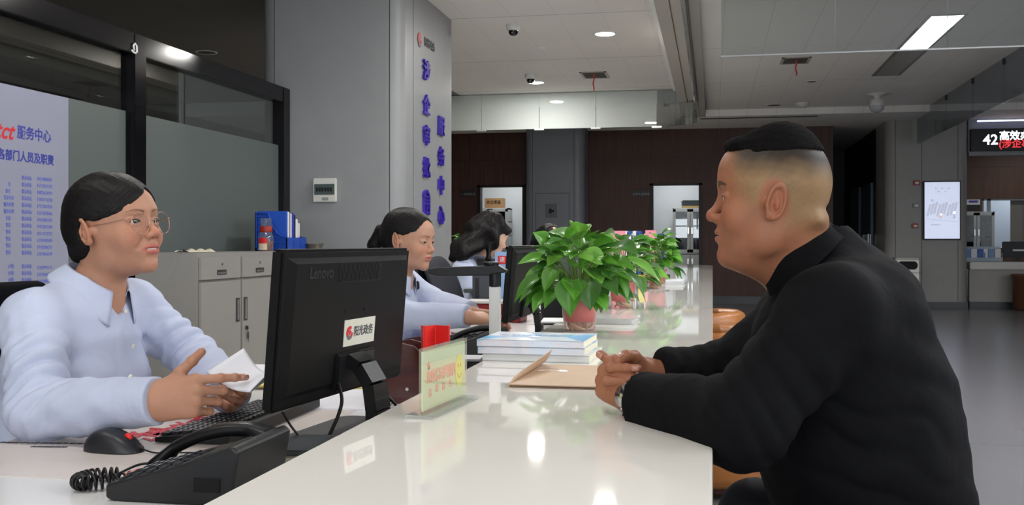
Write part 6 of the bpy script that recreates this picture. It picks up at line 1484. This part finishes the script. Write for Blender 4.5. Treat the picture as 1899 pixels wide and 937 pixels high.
    bm_ = mat('button_pearl', srgb(222, 222, 210), .25)
    for px, py in ((232, 578), (246, 643), (241, 700)):
        h = march(px, py, fs, 1.5, 2.6)
        if h: m = MB(); m.smooth = True; m.lathe([(.0, .0028), (.0045, .0028), (.0058, .002), (.0058, 0), (0, 0)], n=20, cap=False, M=T4(Tt @ Matrix.Rotation(-math.pi / 2, 3, 'X'), h)); m.build('button', bm_, root, world=True)
    def fl_(p):
        d = None
        for a, b, ra, rb in low[:4]: v = cap(p, a, b, ra, rb); d = v if d is None else smin(d, v, .03)
        return smin(d, ell(p, Cp, (.185, .15, .12), npR(Tt)), .04)
    mesh_part('trousers', surf(fl_, (-1.7, 1.7, .05), (-.9, 2.3, .6), .012), TROU, root)
    # hair: centre parting, drawn back over the ears to a low knot
    Rn = npR(R)
    def fhair(p):
        q = to_local(p, O, R).astype(f4); a = q.copy(); a[:, 0] = np.abs(q[:, 0])
        d = ell(q, (0, -.012, .043), (.0835, .100, .0915)); d = smin(d, ell(q, (0, .046, .047), (.0610, .0490, .0505)), .02)
        d = smin(d, ell(q, (0, -.048, -.005), (.070, .052, .062)), .03)
        d = smin(d, ell(q, (0, -.088, -.030), (.036, .028, .034)), .02)           # knot
        # hairline: forehead, sweeping back above the ear
        fl = .078 - 1.15 * np.clip(a[:, 0] - .0, 0, .2) ** 1.25 * 1.0
        hl = a[:, 1] - (.088 - .9 * np.clip(.083 - a[:, 2], 0, .14) - .25 * a[:, 0])
        a2 = a.copy(); a2[:, 0] = np.abs(q[:, 0] + .016 * np.clip((a[:, 2] - .02) / .05, 0, 1)); d = smax(d, -face_open(a2, .063, .068, .014, .014, 1.2), .007)
        ear = np.sqrt(((a[:, 1] + .004) / .022) ** 2 + ((a[:, 2] + .004) / .030) ** 2) - 1
        d = smax(d, -(ear * .022 + .0) * 1.0 - 0, .006) if True else d
        d = smax(d, -(a[:, 2] + .062 + (a[:, 1] + .06) * .2), .01)
        d = smax(d, -(cap(q, (-.016, .08, .112), (-.006, -.03, .138), .0016, .001)), .005)   # parting
        n = noise3(np.stack([a[:, 2] * 1.0 + a[:, 1] * .55, q[:, 0], a[:, 1] * .06], 1).astype(f4), 520, 5) * .0003 + noise3(q, 50, 9) * .0010
        return d - n
    def hcol(V):
        q = to_local(V, O, R); r = np.sqrt((q[:, 1] + .098) ** 2 + (q[:, 2] + .03) ** 2); an = np.arctan2(q[:, 2] + .03, q[:, 1] + .098)
        return np.stack([an * .12 + np.abs(q[:, 0]) * .25, r, q[:, 0] * 0], 1)
    mesh_part('hair', surf(fhair, O + Vector((-.2, -.16, -.14)), O + Vector((.15, .16, .17)), .0018), HAIR, root, hcol)
    # glasses
    gm = mat('glasses_wire', srgb(196, 150, 130), .2, .8); G = MB(); G.smooth = True
    rim = lambda s_: [TT @ Vector((s_ * .0345 + .0245 * math.cos(a), .104 - abs(.0245 * math.cos(a) * s_ + .0345) * .10, .004 + .0225 * math.sin(a) * (1.0 if math.sin(a) > 0 else 1.06))) for a in [2 * math.pi * k / 40 for k in range(41)]]
    for s_ in (-1, 1): G.tube(rim(s_), .00075, 6, False)
    G.tube(spline([TT @ Vector(v) for v in ((-.0105, .1035, .008), (0, .106, .0105), (.0105, .1035, .008))]), .0009, 6)
    for s_ in (-1, 1):
        G.tube([TT @ Vector(v) for v in ((s_ * .0585, .0975, .0135), (s_ * .0685, .093, .014))], .0011, 6)
        G.tube(spline([TT @ Vector(v) for v in ((s_ * .0685, .093, .014), (s_ * .076, .05, .012), (s_ * .0795, .012, .012), (s_ * .0775, -.012, .004), (s_ * .074, -.024, -.012))]), .0010, 6)
        G.tube([TT @ Vector((s_ * .012, .101, .0)), TT @ Vector((s_ * .0105, .0975, -.004))], .0012, 6)
    go = G.build('glasses', gm, root, world=True)
    lens = pane_mat('lens', (.97, .97, .97, 1), ior=1.25)
    for s_ in (-1, 1):
        m = MB(); r_ = rim(s_)[:-1]; c = sum(r_, Vector()) / len(r_); fwd = R @ Vector((0, .0006, 0)); n = len(r_)
        m.add([v - fwd for v in r_] + [v + fwd for v in r_], [tuple(range(n)), tuple(range(2 * n - 1, n - 1, -1))] + [(i, (i + 1) % n, n + (i + 1) % n, n + i) for i in range(n)]); m.build('lens', lens, go, world=True)
    # folded papers in her hands
    t = thing('folded_papers', 'white papers folded over in the hands of the woman with glasses', 'papers', P(440, 690, 1.93))
    c00, c10, c11, c01 = P(384, 690, 1.90), P(465, 722, 1.84), P(497, 690, 1.92), P(452, 646, 2.02)
    for k in range(5):
        m = MB(); m.smooth = True; n_ = (c10 - c00).cross(c01 - c00).normalized() * -1; lift = .0022 * k; cu = .012 + .006 * k
        def sh(u, v, k=k, lift=lift, cu=cu):
            p = c00.lerp(c10, v).lerp(c01.lerp(c11, v), u); b = math.sin(math.pi * v * .9) * .012
            return p + n_ * (lift * (.3 + u) + b + (cu * max(0, u - .6) ** 2 * 4 * (1 - v) * (.3 * k)))
        m.grid(sh, 14, 12); o = link('sheet', m.mesh('sheet'), mat('sheet_white', srgb(224, 224, 232), .5), t, world=True); sd = o.modifiers.new('s', 'SOLIDIFY'); sd.thickness = .0006
    return root

# ============================================================ the visitor
def man():
    root = thing('person', 'man with cropped hair in a black shirt, hands clasped on the counter', 'person', (.42, 1.8, 0))
    H = dict(fore=.008, ys=.87, fw=1.03, jaw=1.06, eye=.0036, lip=.0012, mouth=.0016, brow=1.5, shaved=1, nose=.001, lipc=(.33, .11, .085)); sk = (.33, .135, .072); s = 1.06
    O = Vector((.098, 1.815, 1.1115)); R = basis((-1, .06, .045), (.03, .02, 1))
    N = Vector((.235, 1.80, .975))
    N2 = P(1492, 492, 1.785); Rn_ = npR(R)
    def neck(p, d):
        d = smin(d, cap(p, O + R @ Vector((0, -.026, -.03)), N2, .055, .064), .035)
        d = smin(d, cap(p, O + R @ Vector((0, .030, -.085)), P(1462, 506, 1.785), .030, .036), .035)
        d = smin(d, ell(p, O + R @ Vector((0, -.074, -.022)), (.052, .018, .013), Rn_), .022)       # fold at the nape
        d = smax(d, -cap(p, O + R @ Vector((-.05, -.096, -.000)), O + R @ Vector((.05, -.096, -.000)), .0028, .0028), .01)
        d = smin(d, cap(p, N2, P(1545, 600, 1.785), .062, .07), .03)
        return d
    fh = head_mesh(root, H, O, R, sk, neck, s=s)
    head = surf(fh, O + Vector((-.16, -.15, -.26)), O + Vector((.27, .15, .15)), .0016)
    Tt = basis((-1, .04, -.30)); Rt = npR(Tt)
    Cc = P(1568, 668, 1.78); Ca = P(1592, 830, 1.77); Cp = Vector((Ca.x + .03, Ca.y, .50))
    sL = P(1540, 588, 1.61); sR = P(1500, 575, 1.97)                # his left shoulder is the near one
    eL = P(1375, 786, 1.545); wL = P(1182, 738, 1.76); eR = P(1370, 700, 1.92); wR = P(1203, 698, 1.875)
    def torso(p, g=0):
        d = ell(p, Cc, (.190 + g, .135 + g, .185), Rt); d = smin(d, ell(p, Ca, (.195 + g, .158 + g, .22), Rt), .07); d = smin(d, ell(p, Cp, (.19 + g, .165 + g, .14), Rt), .06)
        for S_ in (sL, sR): d = smin(d, cap(p, N + Vector((.02, 0, -.045)), S_ + Vector((.0, 0, .0)), .055 + g, .060 + g), .05)
        d = smin(d, cap(p, P(1534, 474, 1.785), P(1602, 570, 1.785), .046 + g, .075 + g), .04)
        return d
    def arm(p, S_, E, W_, g, sleeve=False):
        d = cap(p, S_, E, .062 + g, .048 + g * 1.3); u = (W_ - E).normalized(); e2 = W_ - u * .022 if sleeve else W_ + u * .03
        if sleeve: fa = np.maximum(cap(p, E, e2, .050 + g, .034 + g), (p - V3(e2)) @ V3(u))
        else: fa = cap(p, E, W_ - u * .03, .044, .026)
        return smin(d, fa, .03)
    wf = lambda a, b, d: P(a, b, d)
    # near (left) hand: back towards the camera, fingers laced over the other hand; far hand wraps round it
    hL = hand_parts(wL, P(1130, 704, 1.80) - wL, (-.45, -.8, .25), -1, dict(i=(1.15, 1.0, .5), m=(1.2, 1.0, .5), r=(1.25, 1.0, .5), l=(1.3, 1.0, .5)), ((.12, .95, .1), (.06, 1, .05), (.05, 1, .0)), .96)
    hR = hand_parts(wR, P(1096, 714, 1.805) - wR, (.05, .95, .05), 1, dict(i=(.95, 1.15, .3), m=(.88, 1.2, .3), r=(.9, 1.2, .3), l=(.95, 1.2, .3)), ((.5, .75, -.3), (.2, .9, -.4), (-.2, .95, -.35)), 1.04)
    hands = [hL, hR]
    fR_, fL_ = (lambda p: smin(hand_sdf(p, hR), cap(p, wR - (wR - eR).normalized() * .06, wR, .031, .029), .02)), (lambda p: smin(hand_sdf(p, hL), cap(p, wL - (wL - eL).normalized() * .06, wL, .031, .029), .02))
    pts = lambda h: [q for ch in h[1] for c in ch for q in (c[0], c[1])] + [h[0][0][0]]
    lo, hi = bbox(pts(hL) + pts(hR) + [wL - (wL - eL) * .2, wR - (wR - eR) * .2], .05)
    mh = surf(lambda p: np.minimum(fL_(p), fR_(p)), lo, hi, .0015)
    low = [(Cp + Vector((0, -.09, 0)), Vector((.08, 1.60, .53)), .09, .068), (Vector((.08, 1.60, .53)), Vector((.12, 1.58, .1)), .062, .045), (Cp + Vector((0, .09, 0)), Vector((.08, 2.0, .53)), .09, .068), (Vector((.08, 2.0, .53)), Vector((.12, 2.02, .1)), .062, .045), (Vector((.12, 1.58, .045)), Vector((-.02, 1.57, .04)), .044, .038), (Vector((.12, 2.02, .045)), Vector((-.02, 2.03, .04)), .044, .038)]
    def fbl(p):
        d = smin(torso(p), np.minimum(arm(p, sR, eR, wR, 0), arm(p, sL, eL, wL, 0)), .04)
        for a, b, ra, rb in low: d = smin(d, cap(p, a, b, ra - .014, rb - .014), .03)
        return d + .004
    body = surf(fbl, (-.25, 1.35, 0), (.75, 2.25, 1.05), .01)
    n0, n1 = len(head[0]), len(head[0]) + len(mh[0])
    def col(V):
        c = np.tile(np.array(sk, f4), (len(V), 1)); c[:n0] = skin_col(to_local(V[:n0], O, R, s), H, sk)
        c[n0:n1] = (hand_col(V[n0:n1], hL, sk) + hand_col(V[n0:n1], hR, sk)) / 2; return c
    mesh_part('body', [head, mh, body], SKIN, root, col)
    nails(root, hL, (-.55, -.72, .15)); nails(root, hR, (-.15, .75, .62)); eyes(root, H, T4(R, O) @ Matrix.Scale(s, 4))
    g = .013
    def fs(p):
        d = torso(p, g) - folds(p, Tt, Cc, .009, 51, 12, (.8, .8, 1.6))
        a = np.minimum(arm(p, sL, eL, wL, g, True), arm(p, sR, eR, wR, g, True)) - folds(p, Tt, eL, .0065, 61, 20, (.8, 1, 1))
        d = smin(d, a, .03)
        d = d + rings(p, eL.lerp(sL, .2), (sL - eL).normalized() - (wL - eL).normalized() * .6, .006, .036, .10, 4) + rings(p, eR.lerp(wR, .5), wR - eR, .006, .035, .1, 6) + rings(p, Cc + Vector((-.02, -.10, -.12)), (.4, 0, 1), .009, .06, .16, 8)
        d = smax(d, -cap(p, O, N2, .055, .062), .005)
        d = smax(d, -cap(p, P(1440, 500, 1.785), P(1405, 560, 1.785), .040, .006), .006)
        return d
    mesh_part('shirt', surf(fs, (-.25, 1.3, .40), (.80, 2.3, 1.08), .005), BLACKC, root)
    collar(root, P(1483, 476, 1.785), basis((-1, .03, -.95)), .067, .073, BLACKC, gap=24, leaf=.054, stand=.030, tipdrop=.03, flare=.034, spread=.006, th=.003, backfit=.75)
    def ft(p):
        d = ell(p, Cp, (.215, .19, .14), Rt)
        for a, b, ra, rb in low[:4]: d = smin(d, cap(p, a, b, ra, rb), .03)
        return d
    mesh_part('trousers', surf(ft, (-.1, 1.35, .05), (.8, 2.25, .66), .012), TROU, root)
    m = MB(); m.smooth = True
    for y in (1.58, 2.02): m.tube([(.17, y, .045), (.1, y, .05), (.0, y, .045), (-.07, y, .035)], [.035, .05, .046, .03], 14)
    m.build('shoes', mat('shoe_black', srgb(16, 16, 18), .3), root, world=True)
    # flat-topped cropped hair
    def fhair(p):
        q = to_local(p, O, R, s).astype(f4); q[:, 1] /= .87; a = q.copy(); a[:, 0] = np.abs(a[:, 0])
        d = ell(q, (0, -.012, .050), (.0725, .0915, .0895))
        d = smin(d, ell(q, (0, .067, .096), (.046, .024, .014)), .022)              # bristling front
        d = smax(d, q[:, 2] * .97 + (q[:, 1] - .02) * .22 - .134 , .014)
        hl = .072 + .16 * np.clip(-a[:, 1] - .02, 0, 1) * 1.0 + .10 * np.clip(a[:, 1] - .03, 0, 1) * -1.0
        d = smax(d, (.084 - .02 * np.clip(a[:, 1] / .09, -1, 1) ** 2 * (a[:, 1] > 0) + .10 * np.clip(-a[:, 1] - .01, 0, .1) - q[:, 2]) * .9, .004)
        d = smax(d, q[:, 1] - .0995, .006)
        r = np.random.RandomState(2); n = noise3(q, 500, 5) * .0004 + noise3(q, 120, 6) * .0005
        return (d - n) * s
    mesh_part('hair', surf(fhair, O + Vector((-.15, -.12, .03)), O + Vector((.16, .12, .17)), .0013), mat('short_hair', (.007, .006, .006, 1), .9, bump=1, bscale=700, bstretch=(1, 1, .2), spec=.1), root)
    # wristwatch
    u = (eL - wL).normalized(); bk = Vector((-.55, -.72, .15)); bk = (bk - u * bk.dot(u)).normalized(); sd_ = u.cross(bk); c = wL + (wL - eL).normalized() * -.002
    m = MB(); rr = .0335
    for k in range(30):
        a = 2 * math.pi * k / 30
        if abs(((a + math.pi) % (2 * math.pi)) - math.pi) < .42: continue
        o_ = c + (bk * math.cos(a) + sd_ * math.sin(a)) * rr; Mx = frame(o_, u, (-bk * math.sin(a) + sd_ * math.cos(a)))
        for j in (-1, 0, 1): m.box((j * .0062 - .0028, -.0032, -.0015), (j * .0062 + .0028, .0032, .0015), .0008, Mx)
    w = m.build('watch', mat('watch_steel', srgb(200, 200, 200), .18, 1), root, world=True)
    m = MB(); m.smooth = True; m.lathe([(.0, -.003), (.0185, -.003), (.0195, 0), (.0195, .005), (.0175, .0065)], n=36, cap=False, M=frame(c + bk * rr, u, sd_)); m.lathe([(.0025, 0), (.0025, .005)], n=10, M=frame(c + bk * rr, u, sd_) @ Matrix.Translation((0, .019, .0015)) @ Matrix.Rotation(-math.pi / 2, 4, 'X')); m.build('watch_case', MATS['watch_steel'], w, world=True)
    m = MB(); m.lathe([(.0172, .0058), (.0172, .0062)], n=36, M=frame(c + bk * rr, u, sd_)); m.build('watch_dial', mat('dial', srgb(226, 226, 222), .15), w, world=True)
    return root

# ============================================================ typing woman and the two farther ones
def seated(label, O, fwd, H, sk, N, sh, arms, hands, hairfn, hairbox, h=.0028, base=None, leaf=True, seed=3, up=(0, 0, 1), shirt_h=.006, hcol=None, eye=True):
    root = thing('person', label, 'person', base); R = basis(fwd, up)
    neck = lambda p, d: smin(smin(d, cap(p, O + R @ Vector((0, -.022, -.045)), N + Vector((-.005, 0, -.03)), .050, .053), .022), cap(p, N + Vector((0, 0, -.03)), N + Vector((-.03, 0, -.12)), .06, .08), .04)
    fh = head_mesh(root, H, O, R, sk, neck); head = surf(fh, O + Vector((-.16, -.14, -.21)), O + Vector((.15, .14, .15)), h)
    Tt = basis((1, -.04, -.14)); Rt = npR(Tt); D = N - Vector((-1.318, 2.003, .944))
    Cc = Vector((-1.36, 2.0, .79)) + D; Ca = Vector((-1.41, 2.0, .62)) + D; Cp = Vector((Ca.x - .05, Ca.y, .49)); sR, sL = sh
    def torso(p, g=0):
        d = ell(p, Cc, (.155 + g, .106 + g, .165 + g), Rt); d = smin(d, ell(p, Ca, (.14 + g, .105 + g, .17), Rt), .05); d = smin(d, ell(p, Cp, (.172 + g, .14 + g, .12), Rt), .06)
        for y in (-.07, .07): d = smin(d, ell(p, Cc + Tt @ Vector((y, .07, -.03)), (.06 + g, .046 + g, .06), Rt), .04)
        for S_ in (sR, sL): d = smin(d, cap(p, N + Vector((-.015, 0, -.035)), S_, .038 + g, .047 + g), .04)
        return d
    def arm(p, S_, E, W_, g, sl=False):
        u = (W_ - E).normalized(); e2 = W_ if sl else W_ + u * .03
        fa = np.maximum(cap(p, E, e2, .042 + g, .032 + g), (p - V3(e2)) @ V3(u)) if sl else cap(p, E, W_ - u * .03, .037, .022)
        return smin(cap(p, S_, E, .049 + g, .041 + g), fa, .03)
    parts = [head]; hs = []; low = []
    for dy in (-.1, .1): low += [(Cp + Vector((0, dy, 0)), Vector((Cp.x + .42, Cp.y + dy, .5)), .075, .06), (Vector((Cp.x + .42, Cp.y + dy, .5)), Vector((Cp.x + .4, Cp.y + dy, .08)), .055, .042), (Vector((Cp.x + .4, Cp.y + dy, .04)), Vector((Cp.x + .53, Cp.y + dy, .036)), .038, .034)]
    def fbl(p):
        d = torso(p)
        for (S_, (E, W_)) in zip((sR, sL), arms): d = smin(d, arm(p, S_, E, W_, 0), .03)
        for a, b, ra, rb in low: d = smin(d, cap(p, a, b, ra - .012, rb - .012), .03)
        return d + .003
    allp = [sR, sL, Cp, Cc] + [q for a in arms for q in a] + [x[1] for x in low]; lo, hi = bbox(allp, .22)
    lo[2] = 0; hi[2] = N.z + .05
    for hd, (E, W_) in zip(hands, arms):
        f = lambda p, hd=hd, E=E, W_=W_: smin(hand_sdf(p, hd), cap(p, W_ - (W_ - E).normalized() * .05, W_, .0255, .0245), .02)
        l2, h2 = bbox([q for ch in hd[1] for c in ch for q in (c[0], c[1])] + [W_ - (W_ - E) * .25], .05); parts.append(surf(f, l2, h2, .002)); hs.append((len(parts[-1][0]), hd))
    parts.append(surf(fbl, lo, hi, .012)); n0 = len(head[0])
    def col(V):
        c = np.tile(np.array(sk, f4), (len(V), 1)); c[:n0] = skin_col(to_local(V[:n0], O, R), H, sk); o = n0
        for n, hd in hs: c[o:o + n] = hand_col(V[o:o + n], hd, sk); o += n
        return c
    mesh_part('body', parts, SKIN, root, col)
    if eye: eyes(root, H, T4(R, O), look=(0, -.35))
    def fs(p):
        g = .010; d = torso(p, g) - folds(p, Tt, Cc, .0045, seed, 20, (1.3, .6, .6)); a = None
        for (S_, (E, W_)) in zip((sR, sL), arms): v = arm(p, S_, E, W_, g, True) - folds(p, Tt, E, .0045, seed + 5, 30); a = v if a is None else np.minimum(a, v)
        d = smin(d, a, .028); d = smax(d, -cap(p, N + Tt @ Vector((0, .04, .03)), N + Tt @ Vector((0, .085, -.04)), .048, .004), .006)
        return smax(d, -cap(p, O, N + Vector((-.006, 0, 0)), .05, .055), .004)
    l3 = lo.copy(); l3[2] = .42; mesh_part('shirt', surf(fs, l3, hi, shirt_h), SHIRT, root)
    collar(root, N + Vector((.006, 0, .008)), basis((1, -.04, -.42)), .059, .065, SHIRT, gap=26, leaf=.038, stand=.032, tipdrop=.034, flare=.032, spread=.004)
    def ft(p):
        d = ell(p, Cp, (.185, .15, .12), Rt)
        for a, b, ra, rb in low: 
            if b.z > .05: d = smin(d, cap(p, a, b, ra, rb), .03)
        return d
    l4 = lo.copy(); h4 = hi.copy(); h4[2] = .62; mesh_part('trousers', surf(ft, l4, h4, .014), TROU, root)
    mesh_part('hair', surf(lambda p: hairfn(to_local(p, O, R).astype(f4)), O + Vector(hairbox[0]), O + Vector(hairbox[1]), .0022), HAIR, root, (lambda V: hcol(to_local(V, O, R))) if hcol else (lambda V: np.stack([to_local(V, O, R)[:, 0] * .5, to_local(V, O, R)[:, 2], 0 * V[:, 0]], 1)))
    return root, fs, T4(R, O), Tt
def woman_typing():
    O = Vector((-1.127, 3.72, 1.052)); N = Vector((-1.178, 3.722, .918))
    sR, sL = Vector((-1.215, 3.555, .885)), Vector((-1.195, 3.895, .885))
    eR = P(742, 585, 3.72); wR = P(866, 588, 3.62); eL = P(798, 560, 4.02); wL = P(872, 580, 3.80)
    cu = dict(i=(.35, .45, .2), m=(.4, .5, .25), r=(.4, .55, .25), l=(.4, .5, .25))
    hR = hand_parts(wR, P(900, 590, 3.66) - wR, (.05, -.35, .93), 1, cu, ((.8, .6, -.3), (.4, .9, -.2), (.3, .9, -.2)), .96)
    hL = hand_parts(wL, P(905, 584, 3.82) - wL, (.05, .3, .95), -1, cu, ((.8, .6, -.3), (.4, .9, -.2), (.3, .9, -.2)), .96)
    def hair(q):
        a = q.copy(); a[:, 0] = np.abs(a[:, 0]); d = ell(q, (0, -.016, .043), (.081, .102, .0885)); d = smin(d, ell(q, (0, .046, .047), (.0590, .0475, .0485)), .02); d = smin(d, ell(q, (0, -.06, .0), (.064, .05, .055)), .03)
        d = smax(d, -face_open(a, .063, .075, .016, .013, 1.6), .007)
        ear = np.sqrt(((a[:, 1] + .002) / .024) ** 2 + ((a[:, 2] + .006) / .034) ** 2) - 1; d = smax(d, -ear * .022, .006); d = smax(d, -(a[:, 2] + .05), .01)
        # pony tail
        d = smin(d, cap(q, (0, -.105, .035), (0, -.128, .03), .016, .016), .01); d = smin(d, cap(q, (0, -.13, .030), (0, -.150, -.03), .022, .026), .012); d = smin(d, cap(q, (0, -.150, -.03), (.0, -.135, -.11), .026, .010), .012)
        return d - noise3(np.stack([a[:, 2] + a[:, 1] * .5, q[:, 0], a[:, 1] * .06], 1).astype(f4), 480, 5) * .0003 - noise3(q, 50, 9) * .001
    def hcol(q):
        an = np.arctan2(q[:, 2] - .03, q[:, 1] + .11); r = np.sqrt((q[:, 1] + .11) ** 2 + (q[:, 2] - .03) ** 2); return np.stack([an * .12 + np.abs(q[:, 0]) * .25, r, r * 0], 1)
    root, fs, TT, Tt = seated('woman with a ponytail in a pale blue shirt, typing at the second desk', O, (.96, -.25, -.12), dict(nofold=1, nose=-.004, fw=.98, jaw=.94, eye=.0036, look=-.001, brow=.75, lipc=(.46, .14, .12)), (.49, .265, .175), N, (sR, sL), ((eR, wR), (eL, wL)), (hR, hL), hair, ((-.24, -.16, -.16), (.15, .2, .16)), .0016, (-1.28, 3.72, 0), seed=12, shirt_h=.0055, hcol=hcol)
    # lapel microphone on a black cord
    h = march(773, 530, fs, 3, 4.6)
    if h is not None:
        m = MB(); m.smooth = True; m.lathe([(.001, 0), (.007, .003), (.008, .012), (.007, .03), (.001, .034)], (h.x + .004, h.y - .004, h.z - .015), n=14, cap=False); mc = m.build('lapel_microphone', M_plasts, root, world=True)
        pts = [march(px, py, fs, 3, 4.6) for px, py in ((770, 526), (764, 518), (757, 510), (752, 503))]; pts = [p + Vector((.002, -.004, .002)) for p in pts if p]
        if len(pts) > 2: m = MB(); m.smooth = True; m.tube(spline([Vector((h.x + .004, h.y - .004, h.z + .015))] + pts), .0022, 6); m.build('microphone_cord', M_plasts, mc, world=True)
def wavy(length, back, seed):
    def hair(q):
        a = q.copy(); a[:, 0] = np.abs(a[:, 0]); w = .008 * np.sin(q[:, 2] * 55 + 2 * np.sin(q[:, 1] * 30))
        qq = q.copy(); qq[:, 0] += w; qq[:, 1] += w
        d = ell(qq, (0, -.018, .040), (.086, .106, .092)); d = smin(d, ell(qq, (0, .046, .045), (.064, .052, .052)), .02); d = smin(d, cap(qq, (.035, -.06, -.01), (.05, -.085 - back, -length), .065, .045), .04); d = smin(d, cap(qq, (-.035, -.06, -.01), (-.05, -.085 - back, -length), .065, .045), .04)
        d = smin(d, cap(qq, (.078, .0, .0), (.085, .0, -length * .8), .03, .018), .03); d = smin(d, cap(qq, (-.078, .0, .0), (-.085, .0, -length * .8), .03, .018), .03)
        d = smax(d, -face_open(a, .052, .070, .022, .045), .009)
        return d - noise3(np.stack([qq[:, 0], qq[:, 1], qq[:, 2] * .06], 1).astype(f4), 330, seed) * .0010 - noise3(q, 45, seed + 1) * .002
    return hair
def woman_long():
    O = P(908, 436, 5.55); O.x -= .0; N = O + Vector((-.06, .02, -.135)); sR, sL = N + Vector((-.05, -.15, -.055)), N + Vector((-.02, .16, -.055))
    eR = sR + Vector((.03, -.02, -.20)); wR = Vector((eR.x + .22, eR.y + .06, .74)); eR.z = max(eR.z, .74); eL = sL + Vector((.05, .05, -.18)); wL = Vector((eL.x + .22, eL.y - .08, .74))
    cu = dict(i=(.35, .45, .2), m=(.4, .5, .25), r=(.4, .55, .25), l=(.4, .5, .25)); th = ((.8, .6, -.3), (.4, .9, -.2), (.3, .9, -.2))
    seated('woman with long wavy black hair in a pale blue shirt, bent over the third desk', O, (.74, .6, -.45), dict(eye=.003), (.58, .36, .25), N, (sR, sL), ((eR, wR), (eL, wL)), (hand_parts(wR, (1, .1, -.1), (0, -.2, 1), 1, cu, th, .96), hand_parts(wL, (1, -.1, -.1), (0, .2, 1), -1, cu, th, .96)), wavy(.17, .03, 3), ((-.34, -.34, -.3), (.3, .3, .2)), .004, (N.x - .1, N.y, 0), seed=22, shirt_h=.008, eye=False)
def woman_far():
    O = P(1020, 450, 7.25); N = O + Vector((-.05, .0, -.135)); sR, sL = N + Vector((-.03, -.165, -.03)), N + Vector((-.02, .17, -.03))
    eR = sR + Vector((.03, -.02, -.19)); wR = Vector((eR.x + .22, eR.y + .06, .74)); eL = sL + Vector((.05, .05, -.17)); wL = Vector((eL.x + .22, eL.y - .08, .74))
    cu = dict(i=(.35, .45, .2), m=(.4, .5, .25), r=(.4, .55, .25), l=(.4, .5, .25)); th = ((.8, .6, -.3), (.4, .9, -.2), (.3, .9, -.2))
    seated('woman with straight black hair, farthest of the staff, mostly hidden by leaves', O, (.88, -.45, -.22), dict(eye=.003), (.6, .37, .27), N, (sR, sL), ((eR, wR), (eL, wL)), (hand_parts(wR, (1, .1, -.1), (0, -.2, 1), 1, cu, th, .96), hand_parts(wL, (1, -.1, -.1), (0, .2, 1), -1, cu, th, .96)), wavy(.12, .02, 13), ((-.34, -.34, -.3), (.3, .3, .2)), .005, (N.x - .1, N.y, 0), seed=42, shirt_h=.01, eye=False)
woman_near(); man(); woman_typing(); woman_long(); woman_far()
